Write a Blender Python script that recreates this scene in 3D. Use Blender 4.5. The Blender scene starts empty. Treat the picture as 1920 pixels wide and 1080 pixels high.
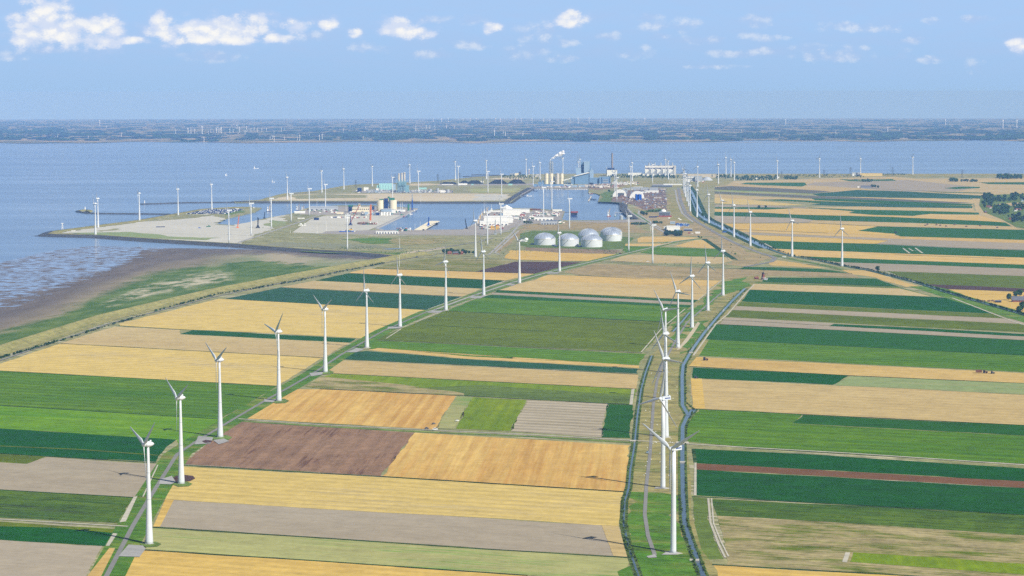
import bpy, bmesh, math, random
from math import sin, cos, pi, radians, sqrt, atan2, tan
from mathutils import Vector, Matrix
from mathutils.geometry import tessellate_polygon
random.seed(7)
S = bpy.context.scene

# ---------------------------------------------------------------- camera
FP = 4600.0          # focal length in photograph pixels (1920 wide)
H = 437.0            # height of the aircraft over the ground
RE = 7.4e6           # earth radius incl. refraction
PITCH = radians(4.577)
ROLL = radians(-0.06)
cam = bpy.data.cameras.new("camera"); cam_o = bpy.data.objects.new("camera", cam)
S.collection.objects.link(cam_o); S.camera = cam_o
cam.sensor_width = 36; cam.lens = FP / 1920 * 36
cam.clip_start = 5; cam.clip_end = 400000
cam_o.location = (0, 0, H)
cam_o.rotation_euler = (Matrix.Rotation(pi / 2 - PITCH, 3, 'X') @ Matrix.Rotation(ROLL, 3, 'Z')).to_euler()

# ---------------------------------------------------------------- sun, exposure
SUN_EL = radians(42); 
sun = bpy.data.lights.new("sun", 'SUN'); sun.energy = 4.8; sun.angle = radians(0.53); sun.color = (1, 0.96, 0.885)
sun_o = bpy.data.objects.new("sun", sun); S.collection.objects.link(sun_o)
sun_o.location = (3000, -3000, 6000); sun_o.rotation_euler = (pi / 2 - SUN_EL, 0, radians(45))
S.view_settings.view_transform = 'Standard'; S.view_settings.look = 'None'
S.view_settings.gamma = 1; S.view_settings.use_curve_mapping = False
S.view_settings.exposure = 0.3
S.cycles.use_denoising = False
S.cycles.max_bounces = 5; S.cycles.volume_bounces = 1; S.cycles.diffuse_bounces = 2
S.cycles.glossy_bounces = 2; S.cycles.transparent_max_bounces = 6; S.cycles.transmission_bounces = 2

# ---------------------------------------------------------------- projection helpers (place things on the round earth)
def unroll(px, py):
    u, v = px - 960, 540 - py
    c, s = cos(ROLL), sin(ROLL)
    return u * c - v * s, u * s + v * c
def raydir(px, py):
    u, v = unroll(px, py)
    return Vector((u / FP, cos(PITCH) + v / FP * sin(PITCH), -sin(PITCH) + v / FP * cos(PITCH)))
def gz(x, y): return -(x * x + y * y) / (2 * RE)
def G(px, py):
    d = raydir(px, py); k = d.x * d.x + d.y * d.y
    q = d.z * d.z - 2 * H * k / RE
    if q < 0: q = 0
    t = (-d.z - sqrt(q)) / (k / RE)
    return (d.x * t, d.y * t)
def GP(px, py, dz=0.0):
    x, y = G(px, py); return Vector((x, y, gz(x, y) + dz))
def zat(p, px, py):
    """height above local ground of a thing at ground point p whose top shows at row py"""
    u, v = unroll(px, py)
    w = p.y * (v * cos(PITCH) - FP * sin(PITCH)) / (FP * cos(PITCH) + v * sin(PITCH))
    return w + H - gz(p.x, p.y)
def mpp(p): return sqrt(p.x ** 2 + p.y ** 2) / FP       # metres per photo pixel there

# ---------------------------------------------------------------- node helpers
def lin(c):
    return tuple(((v / 255) / 12.92 if v / 255 <= .04045 else (((v / 255) + .055) / 1.055) ** 2.4) for v in c)
class NT:
    def __init__(s, t): s.t = t; s.n = t.nodes; s.l = t.links
    def node(s, ty, **k):
        n = s.n.new(ty)
        for a, b in k.items(): setattr(n, a, b)
        return n
    def put(s, sock, v):
        if isinstance(v, bpy.types.NodeSocket): s.l.new(v, sock)
        else: sock.default_value = v
    def math(s, op, a, b=0.0, c=0.0, clamp=False):
        n = s.node('ShaderNodeMath', operation=op, use_clamp=clamp)
        s.put(n.inputs[0], a); s.put(n.inputs[1], b); s.put(n.inputs[2], c); return n.outputs[0]
    def vmath(s, op, a, b=(0, 0, 0)):
        n = s.node('ShaderNodeVectorMath', operation=op); s.put(n.inputs[0], a); s.put(n.inputs[1], b)
        return n.outputs['Value'] if op in ('DOT_PRODUCT', 'LENGTH') else n.outputs[0]
    def noise(s, vec, scale=1.0, detail=3.0, rough=.55):
        n = s.node('ShaderNodeTexNoise'); s.put(n.inputs['Vector'], vec); n.inputs['Scale'].default_value = scale
        n.inputs['Detail'].default_value = detail; n.inputs['Roughness'].default_value = rough; return n.outputs[0]
    def mix(s, f, a, b, mode='MIX'):
        n = s.node('ShaderNodeMix', data_type='RGBA', blend_type=mode)
        s.put(n.inputs[0], f)
        s.put(n.inputs[6], a if isinstance(a, bpy.types.NodeSocket) else tuple(a[:3]) + (1,))
        s.put(n.inputs[7], b if isinstance(b, bpy.types.NodeSocket) else tuple(b[:3]) + (1,)); return n.outputs[2]
    def ramp(s, v, a, b, lo=0.0, hi=1.0, smooth=False):
        n = s.node('ShaderNodeMapRange'); n.clamp = True
        if smooth: n.interpolation_type = 'SMOOTHSTEP'
        s.put(n.inputs[0], v); n.inputs[1].default_value = a; n.inputs[2].default_value = b
        n.inputs[3].default_value = lo; n.inputs[4].default_value = hi; return n.outputs[0]
    def mapping(s, vec, rot=0.0, scale=(1, 1, 1), loc=(0, 0, 0)):
        n = s.node('ShaderNodeMapping'); s.put(n.inputs[0], vec)
        n.inputs['Rotation'].default_value = (0, 0, rot); n.inputs['Scale'].default_value = scale
        n.inputs['Location'].default_value = loc; return n.outputs[0]
MATS = {}
def newmat(name):
    m = bpy.data.materials.new(name); m.use_nodes = True; t = NT(m.node_tree)
    b = m.node_tree.nodes['Principled BSDF']; MATS[name] = m; return m, t, b
def mat(name, col, rough=.7, metal=0.0, var=.12, scale=.2, spec=.3):
    if name in MATS: return MATS[name]
    m, t, b = newmat(name)
    g = t.node('ShaderNodeTexCoord').outputs['Object']
    n = t.noise(g, scale, 4)
    f = t.ramp(n, .3, .7, 1 - var, 1 + var)
    c = t.mix(1.0, lin(col), (1, 1, 1), 'MULTIPLY')
    sc = t.vmath('SCALE', c); sc.node.inputs['Scale'].default_value = 1; t.l.new(f, sc.node.inputs['Scale'])
    t.l.new(sc, b.inputs['Base Color'])
    b.inputs['Roughness'].default_value = rough; b.inputs['Metallic'].default_value = metal
    b.inputs['Specular IOR Level'].default_value = spec
    return m

# world directions of the field rows
def ang(p, q):
    a, b = G(*p), G(*q); return atan2(b[1] - a[1], b[0] - a[0])
ROWS = ang((350, 874), (1168, 922))          # long sides of the fields
COLS = ang((715, 893), (777, 811))           # across them
ALB = 0.78
def field(name, c1, c2, rows='r', streak=.35, wid=14.0, big=180.0, patch=.5, c3=None, c3lo=.6, c3hi=.7, grain=.16, lines=0.0, lw=20.0, spk=0.0):
    """cropland: two tones in drifting patches, streaks along the drill rows, tramlines and grain"""
    if name in MATS: return MATS[name]
    m, t, b = newmat(name)
    P = t.node('ShaderNodeNewGeometry').outputs['Position']
    oi = t.node('ShaderNodeObjectInfo').outputs['Random']
    off = t.node('ShaderNodeCombineXYZ'); t.l.new(t.math('MULTIPLY', oi, 9000.0), off.inputs[0])
    P2 = t.vmath('ADD', P, off.outputs[0])
    a = ROWS if rows == 'r' else COLS
    m1 = t.mapping(P2, -a, (1, 1, 1))
    # patches drift along the rows
    pn = t.noise(t.mapping(m1, 0, (1 / (big * 2.5), 1 / big, 1)), 1.0, 5, .6)
    stn = t.noise(t.mapping(m1, 0, (1 / (wid * 45), 1 / wid, 1)), 1.0, 3, .6)
    st2 = t.noise(t.mapping(m1, 0, (1 / (wid * 9), 1 / (wid * .35), 1)), 1.0, 2, .5)
    gr = t.noise(P, 1 / 9., 4, .75)
    gr2 = t.noise(P, 1 / 34., 5, .7)
    f = t.math('ADD', t.math('MULTIPLY', t.math('SUBTRACT', pn, .5), patch * 4.0), .5)
    f = t.math('ADD', f, t.math('MULTIPLY', t.math('SUBTRACT', stn, .5), streak * 3.2))
    f = t.math('ADD', f, t.math('MULTIPLY', t.math('SUBTRACT', st2, .5), streak * 1.6), clamp=True)
    c = t.mix(f, lin(c1), lin(c2))
    if c3:
        c = t.mix(t.ramp(t.math('ADD', t.math('MULTIPLY', pn, .6), t.math('MULTIPLY', st2, .4)), c3lo, c3hi), c, lin(c3))
    if lines:
        w = t.node('ShaderNodeTexWave'); w.inputs['Distortion'].default_value = .6; w.inputs['Detail'].default_value = 1
        w.bands_direction = 'Y'
        t.l.new(m1, w.inputs[0]); w.inputs['Scale'].default_value = 2 * pi / lw / 20 * 1.0
        wl = t.ramp(w.outputs[1], .25, .75, 1 + lines, 1 - lines)
    gr3 = t.noise(t.mapping(m1, 0, (1 / 70., 1 / 7., 1)), 1.0, 4, .75)
    v = t.math('ADD', t.ramp(gr3, .36, .64, 1 - grain * .8, 1 + grain * .8), t.ramp(gr2, .36, .64, -grain * .9, grain * .9))
    v = t.math('ADD', v, t.ramp(gr, .36, .64, -grain * .9, grain * .9))
    if spk:
        sp = t.noise(t.mapping(m1, 0, (1 / 60., 1 / 9., 1)), 1.0, 2, .5)
        v = t.math('MULTIPLY', v, t.ramp(sp, .62, .72, 1, 1 - spk))
    if lines: v = t.math('MULTIPLY', v, wl)
    v = t.math('MULTIPLY', v, t.ramp(oi, 0, 1, .95 * ALB, 1.05 * ALB))
    sc = t.vmath('SCALE', c); t.l.new(v, sc.node.inputs['Scale'])
    t.l.new(sc, b.inputs['Base Color'])
    b.inputs['Roughness'].default_value = .95; b.inputs['Specular IOR Level'].default_value = .08
    return m
def F(kind):
    K = {
     'wheat':   lambda: field('wheat', (218,188,118), (204,168,94), streak=.35, wid=16, grain=.1, spk=.05),
     'wheat_gold': lambda: field('wheat_gold', (220,188,104), (208,172,88), rows='r', streak=.35, wid=8, grain=.1, lines=.05, lw=24),
     'wheat_cols': lambda: field('wheat_cols', (226,190,110), (202,156,82), rows='c', streak=.6, wid=9, grain=.08, patch=.5, lines=.04, lw=18),
     'stubble': lambda: field('stubble', (206,182,126), (192,166,108), streak=.3, wid=14, grain=.1, lines=.03, lw=28),
     'stubble_pink': lambda: field('stubble_pink', (204,184,132), (190,166,114), streak=.25, wid=18, grain=.1),
     'stubble_line': lambda: field('stubble_line', (212,186,108), (222,194,114), streak=.5, wid=8, grain=.1, c3=(184,168,130), c3lo=.52, c3hi=.66, lines=.05, lw=24),
     'grey':    lambda: field('grey', (176,164,140), (166,152,128), streak=.2, wid=16, grain=.08),
     'grey_dust': lambda: field('grey_dust', (180,168,146), (168,154,130), streak=.15, wid=26, grain=.07),
     'slate': lambda: field('slate', (112,108,92), (98,96,80), grain=.12),
     'rows_grey': lambda: field('rows_grey', (186,174,150), (158,146,118), rows='r', streak=.3, wid=12, grain=.08, lines=.14, lw=26),
     'brown':   lambda: field('brown', (160,128,100), (142,110,84), rows='c', streak=.3, wid=10, grain=.14, lines=.05, lw=22, c3=(112,82,64), c3lo=.56, c3hi=.64, big=60),
     'brown_dark': lambda: field('brown_dark', (96,70,62), (82,60,54), grain=.12),
     'red_soil': lambda: field('red_soil', (136,94,60), (120,84,54), grain=.1, streak=.2),
     'green':   lambda: field('green', (70,114,6), (102,136,10), streak=.4, wid=12, grain=.16, big=140, lines=.1, lw=30),
     'green_bright': lambda: field('green_bright', (84,136,4), (120,160,10), streak=.5, wid=12, grain=.15, big=110),
     'green_dark': lambda: field('green_dark', (18,82,4), (28,92,6), streak=.2, wid=8, grain=.18, patch=.3),
     'green_mid': lambda: field('green_mid', (34,90,6), (48,100,8), streak=.25, wid=9, grain=.16, patch=.3),
     'green_forest': lambda: field('green_forest', (24,80,14), (34,90,18), streak=.25, wid=9, grain=.18, patch=.3),
     'teal':    lambda: field('teal', (38,84,46), (50,94,56), streak=.3, wid=9, grain=.2, patch=.3),
     'olive':   lambda: field('olive', (106,122,10), (90,106,10), streak=.25, wid=10, grain=.18, big=120),
     'olive_grass': lambda: field('olive_grass', (112,132,52), (92,112,44), streak=.25, wid=10, grain=.2),
     'olive_tan': lambda: field('olive_tan', (110,120,40), (136,134,64), streak=.5, wid=9, grain=.2, c3=(176,160,118), c3lo=.5, c3hi=.64, big=90),
     'weedy':   lambda: field('weedy', (92,116,28), (64,96,24), streak=.8, wid=10, grain=.22, c3=(60,66,46), c3lo=.58, c3hi=.64, big=90, spk=.4),
     'patchy':  lambda: field('patchy', (178,164,118), (160,146,96), streak=.5, wid=7, grain=.2, c3=(104,120,24), c3lo=.5, c3hi=.58, big=26),
     'lime':    lambda: field('lime', (134,152,14), (108,136,12), streak=.4, wid=14, grain=.14, rows='c'),
     'pale_green': lambda: field('pale_green', (176,176,112), (164,160,104), streak=.5, wid=12, grain=.1, c3=(126,160,76), c3lo=.52, c3hi=.6),
     'pale_mint': lambda: field('pale_mint', (140,160,100), (156,160,108), streak=.6, wid=10, grain=.12),
     'verge':   lambda: field('verge', (92,124,44), (120,134,66), streak=.2, wid=6, grain=.3, big=40),
     'verge_green': lambda: field('verge_green', (74,120,22), (102,134,36), streak=.2, wid=6, grain=.26, big=40, c3=(140,138,66), c3lo=.53, c3hi=.64),
     'dry_grass': lambda: field('dry_grass', (168,156,100), (150,144,84), streak=.2, wid=14, grain=.22, big=70, c3=(104,124,56), c3lo=.52, c3hi=.66),
     'dyke_grass': lambda: field('dyke_grass', (164,156,98), (148,142,88), streak=.2, wid=14, grain=.18, big=70, c3=(124,132,66), c3lo=.5, c3hi=.66),
     'rough':   lambda: field('rough', (166,158,114), (122,132,76), streak=.5, wid=20, grain=.24, big=90, c3=(192,182,152), c3lo=.54, c3hi=.62),
     'heath':   lambda: field('heath', (178,158,114), (160,142,98), streak=.2, wid=18, grain=.2, big=80, c3=(118,124,74), c3lo=.56, c3hi=.7),
     'sand':    lambda: field('sand', (212,209,196), (198,195,180), streak=.2, wid=40, grain=.07, big=160, c3=(168,170,140), c3lo=.6, c3hi=.72),
     'sand_warm': lambda: field('sand_warm', (214,202,172), (198,182,148), streak=.35, wid=40, grain=.08, big=140),
     'tarmac_yard': lambda: field('tarmac_yard', (176,168,158), (160,154,148), streak=.2, wid=20, grain=.08, big=90),
     'scrap':   lambda: field('scrap', (134,116,104), (168,150,136), streak=.3, wid=24, grain=.3, big=60, c3=(84,80,84), c3lo=.5, c3hi=.56),
     'dirt':    lambda: field('dirt', (160,136,106), (142,122,96), streak=.3, wid=24, grain=.2, big=60),
     'marsh':   lambda: field('marsh', (58,104,34), (88,124,48), streak=.25, wid=30, grain=.22, big=160, c3=(176,168,134), c3lo=.56, c3hi=.64),
     'marsh_grey': lambda: field('marsh_grey', (150,146,118), (132,138,104), streak=.4, wid=40, grain=.12, big=160),
     'mud':     lambda: field('mud', (96,84,74), (112,98,84), streak=.3, wid=40, grain=.16, big=130, c3=(116,118,78), c3lo=.58, c3hi=.7),
     'stone':   lambda: field('stone', (70,72,76), (90,90,92), streak=.3, wid=12, grain=.2, big=60),
     'bank':    lambda: field('bank', (84,108,40), (110,120,58), streak=.3, wid=8, grain=.3, big=30, c3=(48,78,26), c3lo=.5, c3hi=.58),
     'gravel':  lambda: field('gravel', (208,202,184), (190,184,164), streak=.1, wid=12, grain=.1, big=40),
     'asphalt': lambda: field('asphalt', (150,148,142), (138,136,132), streak=.1, wid=12, grain=.06, big=60),
     'concrete': lambda: field('concrete', (182,180,174), (166,164,160), streak=.1, wid=12, grain=.08, big=60),
     'ditch':   lambda: field('ditch', (34,66,26), (52,84,30), streak=.3, wid=8, grain=.35, big=30, c3=(96,110,56), c3lo=.56, c3hi=.64),
    }
    return K[kind]()

def water_mat(name, base, rough, lo=.8, hi=1.2, streak=(1/2600., 1/420.), bump=.0):
    m, t, b = newmat(name)
    P = t.node('ShaderNodeNewGeometry').outputs['Position']
    n = t.noise(t.mapping(P, .12, (streak[0], streak[1], 1)), 1.0, 7, .62)
    n2 = t.noise(t.mapping(P, -.05, (1/120., 1/60., 1)), 1.0, 4, .7)
    v = t.math('MULTIPLY', t.ramp(n, .3, .7, lo, hi), t.ramp(n2, .25, .75, .93, 1.07))
    sc = t.vmath('SCALE', t.mix(0, lin(base), lin(base))); t.l.new(v, sc.node.inputs['Scale'])
    t.l.new(sc, b.inputs['Base Color'])
    b.inputs['Roughness'].default_value = rough; b.inputs['IOR'].default_value = 1.33
    t.l.new(t.ramp(n, .3, .7, rough - .06, rough + .08), b.inputs['Roughness'])
    bp = t.node('ShaderNodeBump'); bp.inputs['Distance'].default_value = .6; bp.inputs['Strength'].default_value = .35
    t.l.new(t.noise(P, 1/9., 3, .6), bp.inputs['Height']); t.l.new(bp.outputs[0], b.inputs['Normal'])
    return m

# ---------------------------------------------------------------- world
W = bpy.data.worlds.new("World"); S.world = W; W.use_nodes = True
wt = NT(W.node_tree); wt.n.clear()
gen = wt.node('ShaderNodeTexCoord').outputs['Generated']
sx = wt.node('ShaderNodeSeparateXYZ'); wt.l.new(gen, sx.inputs[0])
cz = wt.node('ShaderNodeCombineXYZ'); wt.l.new(sx.outputs[0], cz.inputs[0]); wt.l.new(sx.outputs[1], cz.inputs[1])
wt.l.new(wt.math('MAXIMUM', sx.outputs[2], 0.012), cz.inputs[2])
sky = wt.node('ShaderNodeTexSky', sky_type='NISHITA', sun_disc=False)
sky.sun_elevation = SUN_EL; sky.sun_rotation = radians(135); sky.altitude = 400
sky.air_density = 1.2; sky.dust_density = .6; sky.ozone_density = 2.0
wt.l.new(cz.outputs[0], sky.inputs[0])
# --- clouds low over the horizon
AZ = wt.math('ARCTAN2', sx.outputs[0], sx.outputs[1]); EL = wt.math('ARCSINE', sx.outputs[2])
ae = wt.node('ShaderNodeCombineXYZ')
wt.l.new(wt.math('MULTIPLY', AZ, 57.2958), ae.inputs[0]); wt.l.new(wt.math('MULTIPLY', EL, 57.2958), ae.inputs[1])
AE = ae.outputs[0]
def azel(px, py):
    d = raydir(px, py).normalized(); return math.degrees(atan2(d.x, d.y)), math.degrees(math.asin(d.z))
def cloud_group(lst):
    best = None
    for (cx, cy, rx, ry) in lst:
        a, e = azel(cx, cy); a2, e2 = azel(cx + rx, cy - ry)
        d = wt.vmath('SUBTRACT', AE, (a, e, 0)); d = wt.vmath('MULTIPLY', d, (1 / abs(a2 - a), 1 / abs(e2 - e), 0))
        q = wt.vmath('DOT_PRODUCT', d, d)
        best = q if best is None else wt.math('MINIMUM', best, q)
    return best
BRIGHT = [(85,35,55,34),(120,60,70,28),(60,70,45,18),(180,62,50,26),(205,45,22,18),(150,75,110,10),(240,76,40,7),
  (303,48,22,20),(330,62,45,20),(385,58,70,24),(440,52,60,24),(474,48,14,20),(400,76,95,9),(520,72,30,9),(558,50,26,14),(618,48,18,12),(666,61,13,9),
  (750,50,34,18),(745,45,20,12),(780,62,40,11),(922,54,18,10),(1075,38,34,16),(1068,32,12,14),(1908,85,22,12)]
FAINT = [(1138,69,32,10),(1245,66,24,7),(1400,70,30,9),(1430,72,60,8),(1195,98,38,13),(885,35,10,8),(810,35,40,9),(885,36,26,10),(1210,32,34,10),(1295,42,36,14),(1412,38,38,13),(1010,60,50,20),(1250,50,60,14),(580,65,40,14),(1320,74,60,9),
  (1580,50,60,10),(1640,55,60,8),(1690,98,20,11),(1745,40,30,8),(1830,35,34,8),(1715,76,20,8),(1825,122,22,16),(1600,95,40,14),(1560,105,70,12),
  (805,100,40,11),(990,100,50,16),(1060,80,40,9),(390,105,70,12),(90,95,70,8),(20,105,34,10),(685,90,40,12),(1430,95,50,8),(1520,90,50,10),(1375,102,60,8),(1750,112,30,8),(1340,125,60,5),(960,95,26,9),(880,85,40,10),(1040,110,50,8)]
def billow(loc, det):
    vv = wt.node('ShaderNodeTexVoronoi'); vv.feature = 'SMOOTH_F1'; vv.inputs['Smoothness'].default_value = .35
    nz = wt.node('ShaderNodeTexNoise'); nz.inputs['Scale'].default_value = 9; nz.inputs['Detail'].default_value = det
    mp = wt.mapping(AE, 0, (2.2, 3.2, 1), loc); wt.l.new(mp, nz.inputs['Vector'])
    wt.l.new(wt.vmath('ADD', mp, wt.vmath('MULTIPLY', wt.vmath('SUBTRACT', nz.outputs['Color'], (.5, .5, .5)), (.55, .55, 0))), vv.inputs['Vector']); vv.inputs['Scale'].default_value = 1.6
    return wt.math('SUBTRACT', 1.0, vv.outputs['Distance'])
big_ = wt.noise(wt.mapping(AE, 0, (1.5, 2.4, 1)), 1.0, 7, .62)
wn = wt.math('ADD', wt.math('MULTIPLY', big_, .62), wt.math('MULTIPLY', billow((0, 0, 0), 3), .32))
wn2 = wt.math('ADD', wt.math('MULTIPLY', wt.noise(wt.mapping(AE, 0, (1.5, 2.4, 1), (-.06, -.30, 0)), 1.0, 5, .56), .80), .085)
wn3 = wt.noise(wt.mapping(AE, 0, (1.1, 3.8, 1), (5, 3, 0)), 1.0, 4, .6)
def dens(q, k, a, b, off=0.0):
    v = wt.math('SUBTRACT', 1.0 + off, q); v = wt.math('ADD', v, wt.math('MULTIPLY', wt.math('SUBTRACT', wn, .5), k))
    return wt.ramp(v, a, b, 0, 1, True)
qb = cloud_group(BRIGHT); qf = cloud_group(FAINT)
db = dens(qb, 5.2, 0.0, 1.2, .72); df = wt.math('MULTIPLY', dens(qf, 5.0, 0.0, 1.9, .45), .5)
lit = wt.ramp(wt.math('SUBTRACT', wn, wn2), -.12, .14, 0, 1, True)
core = wt.ramp(wt.math('SUBTRACT', 1.0, qb), -.6, .9, .25, 1.0)
SKYK = 0.06
skc = wt.vmath('SCALE', sky.outputs[0]); skc.node.inputs['Scale'].default_value = SKYK
low = wt.mix(wt.ramp(EL, radians(0), radians(1.6), 0, 1), (.292, .450, .675), (.318, .485, .735))   # blue summer haze low down
skc = wt.mix(wt.ramp(EL, radians(2.5), radians(12), 1, 0, True), skc, low)
veil = wt.ramp(wn3, .35, .7, 0, .28)          # thin high veil, everywhere round the horizon
elv = wt.ramp(EL, radians(0.1), radians(1.0), 0, 1); elv2 = wt.ramp(EL, radians(1.6), radians(6), 1, 0)
skc = wt.mix(wt.math('MULTIPLY', wt.math('MULTIPLY', veil, elv), elv2), skc, (.36, .45, .66))
ccol = wt.mix(wt.math('MULTIPLY', wt.math('ADD', wt.math('MULTIPLY', lit, .75), .25), core), (.46, .55, .74), (.80, .785, .75))
skc = wt.mix(df, skc, wt.mix(lit, (.37, .47, .68), (.68, .70, .75)))
halo = wt.ramp(wt.math('ADD', wt.math('SUBTRACT', 1.7, wt.math('MULTIPLY', qb, .55)), wt.math('MULTIPLY', wt.math('SUBTRACT', wn, .5), 5.5)), 0, 2.0, 0, .5, True)
skc = wt.mix(halo, skc, (.42, .52, .73))
skc = wt.mix(wt.math('MULTIPLY', db, .95), skc, ccol)
bg = wt.node('ShaderNodeBackground'); wt.l.new(skc, bg.inputs[0]); bg.inputs[1].default_value = 1.0
wo = wt.node('ShaderNodeOutputWorld'); wt.l.new(bg.outputs[0], wo.inputs[0])

# ---------------------------------------------------------------- object helpers
COL = S.collection
def link(o):
    COL.objects.link(o); return o
def props(o, label=None, cat=None, group=None, kind=None):
    if label: o['label'] = label
    if cat: o['category'] = cat
    if group: o['group'] = group
    if kind: o['kind'] = kind
    return o
class MB:
    """collects simple solids into one mesh"""
    def __init__(s): s.v = []; s.f = []
    def add(s, vs, fs):
        o = len(s.v); s.v += [tuple(v) for v in vs]; s.f += [tuple(i + o for i in f) for f in fs]; return s
    def box(s, c, d, rz=0.0):
        x, y, z = d[0] / 2, d[1] / 2, d[2]
        vs = []
        for dz in (0, z):
            for a, b in ((-x, -y), (x, -y), (x, y), (-x, y)):
                vs.append((c[0] + a * cos(rz) - b * sin(rz), c[1] + a * sin(rz) + b * cos(rz), c[2] + dz))
        return s.add(vs, [(3, 2, 1, 0), (4, 5, 6, 7), (0, 1, 5, 4), (1, 2, 6, 5), (2, 3, 7, 6), (3, 0, 4, 7)])
    def rings(s, c, prof, n=16, cap=True):
        """lathe: prof = [(radius, z)...]"""
        vs = []; fs = []
        for r, z in prof:
            for k in range(n):
                a = 2 * pi * k / n; vs.append((c[0] + r * cos(a), c[1] + r * sin(a), c[2] + z))
        for i in range(len(prof) - 1):
            for k in range(n):
                a = i * n + k; b = i * n + (k + 1) % n; fs.append((a, b, b + n, a + n))
        if cap:
            fs.append(tuple(range(n))[::-1]); fs.append(tuple((len(prof) - 1) * n + k for k in range(n)))
        return s.add(vs, fs)
    def cyl(s, c, r, h, n=16, r2=None): return s.rings(c, [(r, 0), (r if r2 is None else r2, h)], n)
    def tube(s, a, b, r, n=6, r2=None):
        a, b = Vector(a), Vector(b); d = (b - a).normalized()
        u = d.orthogonal().normalized(); w = d.cross(u); vs = []
        for p, rr in ((a, r), (b, r if r2 is None else r2)):
            for k in range(n):
                t = 2 * pi * k / n; vs.append(p + u * rr * cos(t) + w * rr * sin(t))
        return s.add(vs, [(k, (k + 1) % n, n + (k + 1) % n, n + k) for k in range(n)] + [tuple(range(n))[::-1], tuple(range(n, 2 * n))])
    def gable(s, c, d, rise, rz=0.0, axis='x'):
        """box with a pitched roof; ridge along local x or y"""
        x, y, z = d[0] / 2, d[1] / 2, d[2]
        pts = [(-x, -y, 0), (x, -y, 0), (x, y, 0), (-x, y, 0), (-x, -y, z), (x, -y, z), (x, y, z), (-x, y, z)]
        if axis == 'x': pts += [(-x, 0, z + rise), (x, 0, z + rise)]; fs = [(0, 1, 5, 4), (2, 3, 7, 6), (1, 2, 6, 9, 5), (3, 0, 4, 8, 7), (4, 5, 9, 8), (6, 7, 8, 9)]
        else: pts += [(0, -y, z + rise), (0, y, z + rise)]; fs = [(0, 1, 5, 8, 4), (2, 3, 7, 9, 6), (1, 2, 6, 5), (3, 0, 4, 7), (5, 6, 9, 8), (7, 4, 8, 9)]
        vs = [(c[0] + a * cos(rz) - b * sin(rz), c[1] + a * sin(rz) + b * cos(rz), c[2] + q) for a, b, q in pts]
        return s.add(vs, fs)
    def roof(s, c, d, rise, rz=0.0, axis='x', over=.6):
        """only the two sloping roof slabs"""
        x, y = d[0] / 2 + over, d[1] / 2 + over; z = d[2] + .05
        if axis == 'x': lo = [(-x, -y, z), (x, -y, z), (x, y, z), (-x, y, z)]; r = [(-x, 0, z + rise), (x, 0, z + rise)]; fs = [(0, 1, 5, 4), (2, 3, 4, 5), (1, 2, 5), (3, 0, 4), (3, 2, 1, 0)]
        else: lo = [(-x, -y, z), (x, -y, z), (x, y, z), (-x, y, z)]; r = [(0, -y, z + rise), (0, y, z + rise)]; fs = [(1, 2, 5, 4), (3, 0, 4, 5), (0, 1, 4), (2, 3, 5), (3, 2, 1, 0)]
        vs = [(c[0] + a * cos(rz) - b * sin(rz), c[1] + a * sin(rz) + b * cos(rz), c[2] + q) for a, b, q in lo + r]
        return s.add(vs, fs)
    def mesh(s, name, m, smooth=False):
        me = bpy.data.meshes.new(name); me.from_pydata(s.v, [], s.f); me.materials.append(m); me.update()
        if smooth: me.polygons.foreach_set('use_smooth', [True] * len(me.polygons))
        return me
    def build(s, name, m, parent=None, smooth=False):
        o = bpy.data.objects.new(name, s.mesh(name, m, smooth)); link(o)
        if parent: o.parent = parent
        return o
def empty(name, loc, rz=0.0, label=None, cat=None, group=None):
    o = bpy.data.objects.new(name, None); o.location = loc; o.rotation_euler = (0, 0, rz); o.empty_display_size = 5
    link(o); return props(o, label, cat, group)
def copy_tree(src, loc, rz=None, sc=None, label=None, group=None):
    r = src.copy(); link(r); r.location = loc
    if rz is not None: r.rotation_euler = (0, 0, rz)
    if sc is not None: r.scale = sc if hasattr(sc, '__len__') else (sc, sc, sc)
    if label: r['label'] = label
    if group: r['group'] = group
    for ch in list(src.children):
        c = ch.copy(); link(c); c.parent = r
        for g in list(ch.children):
            d = g.copy(); link(d); d.parent = c
    return r

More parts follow.
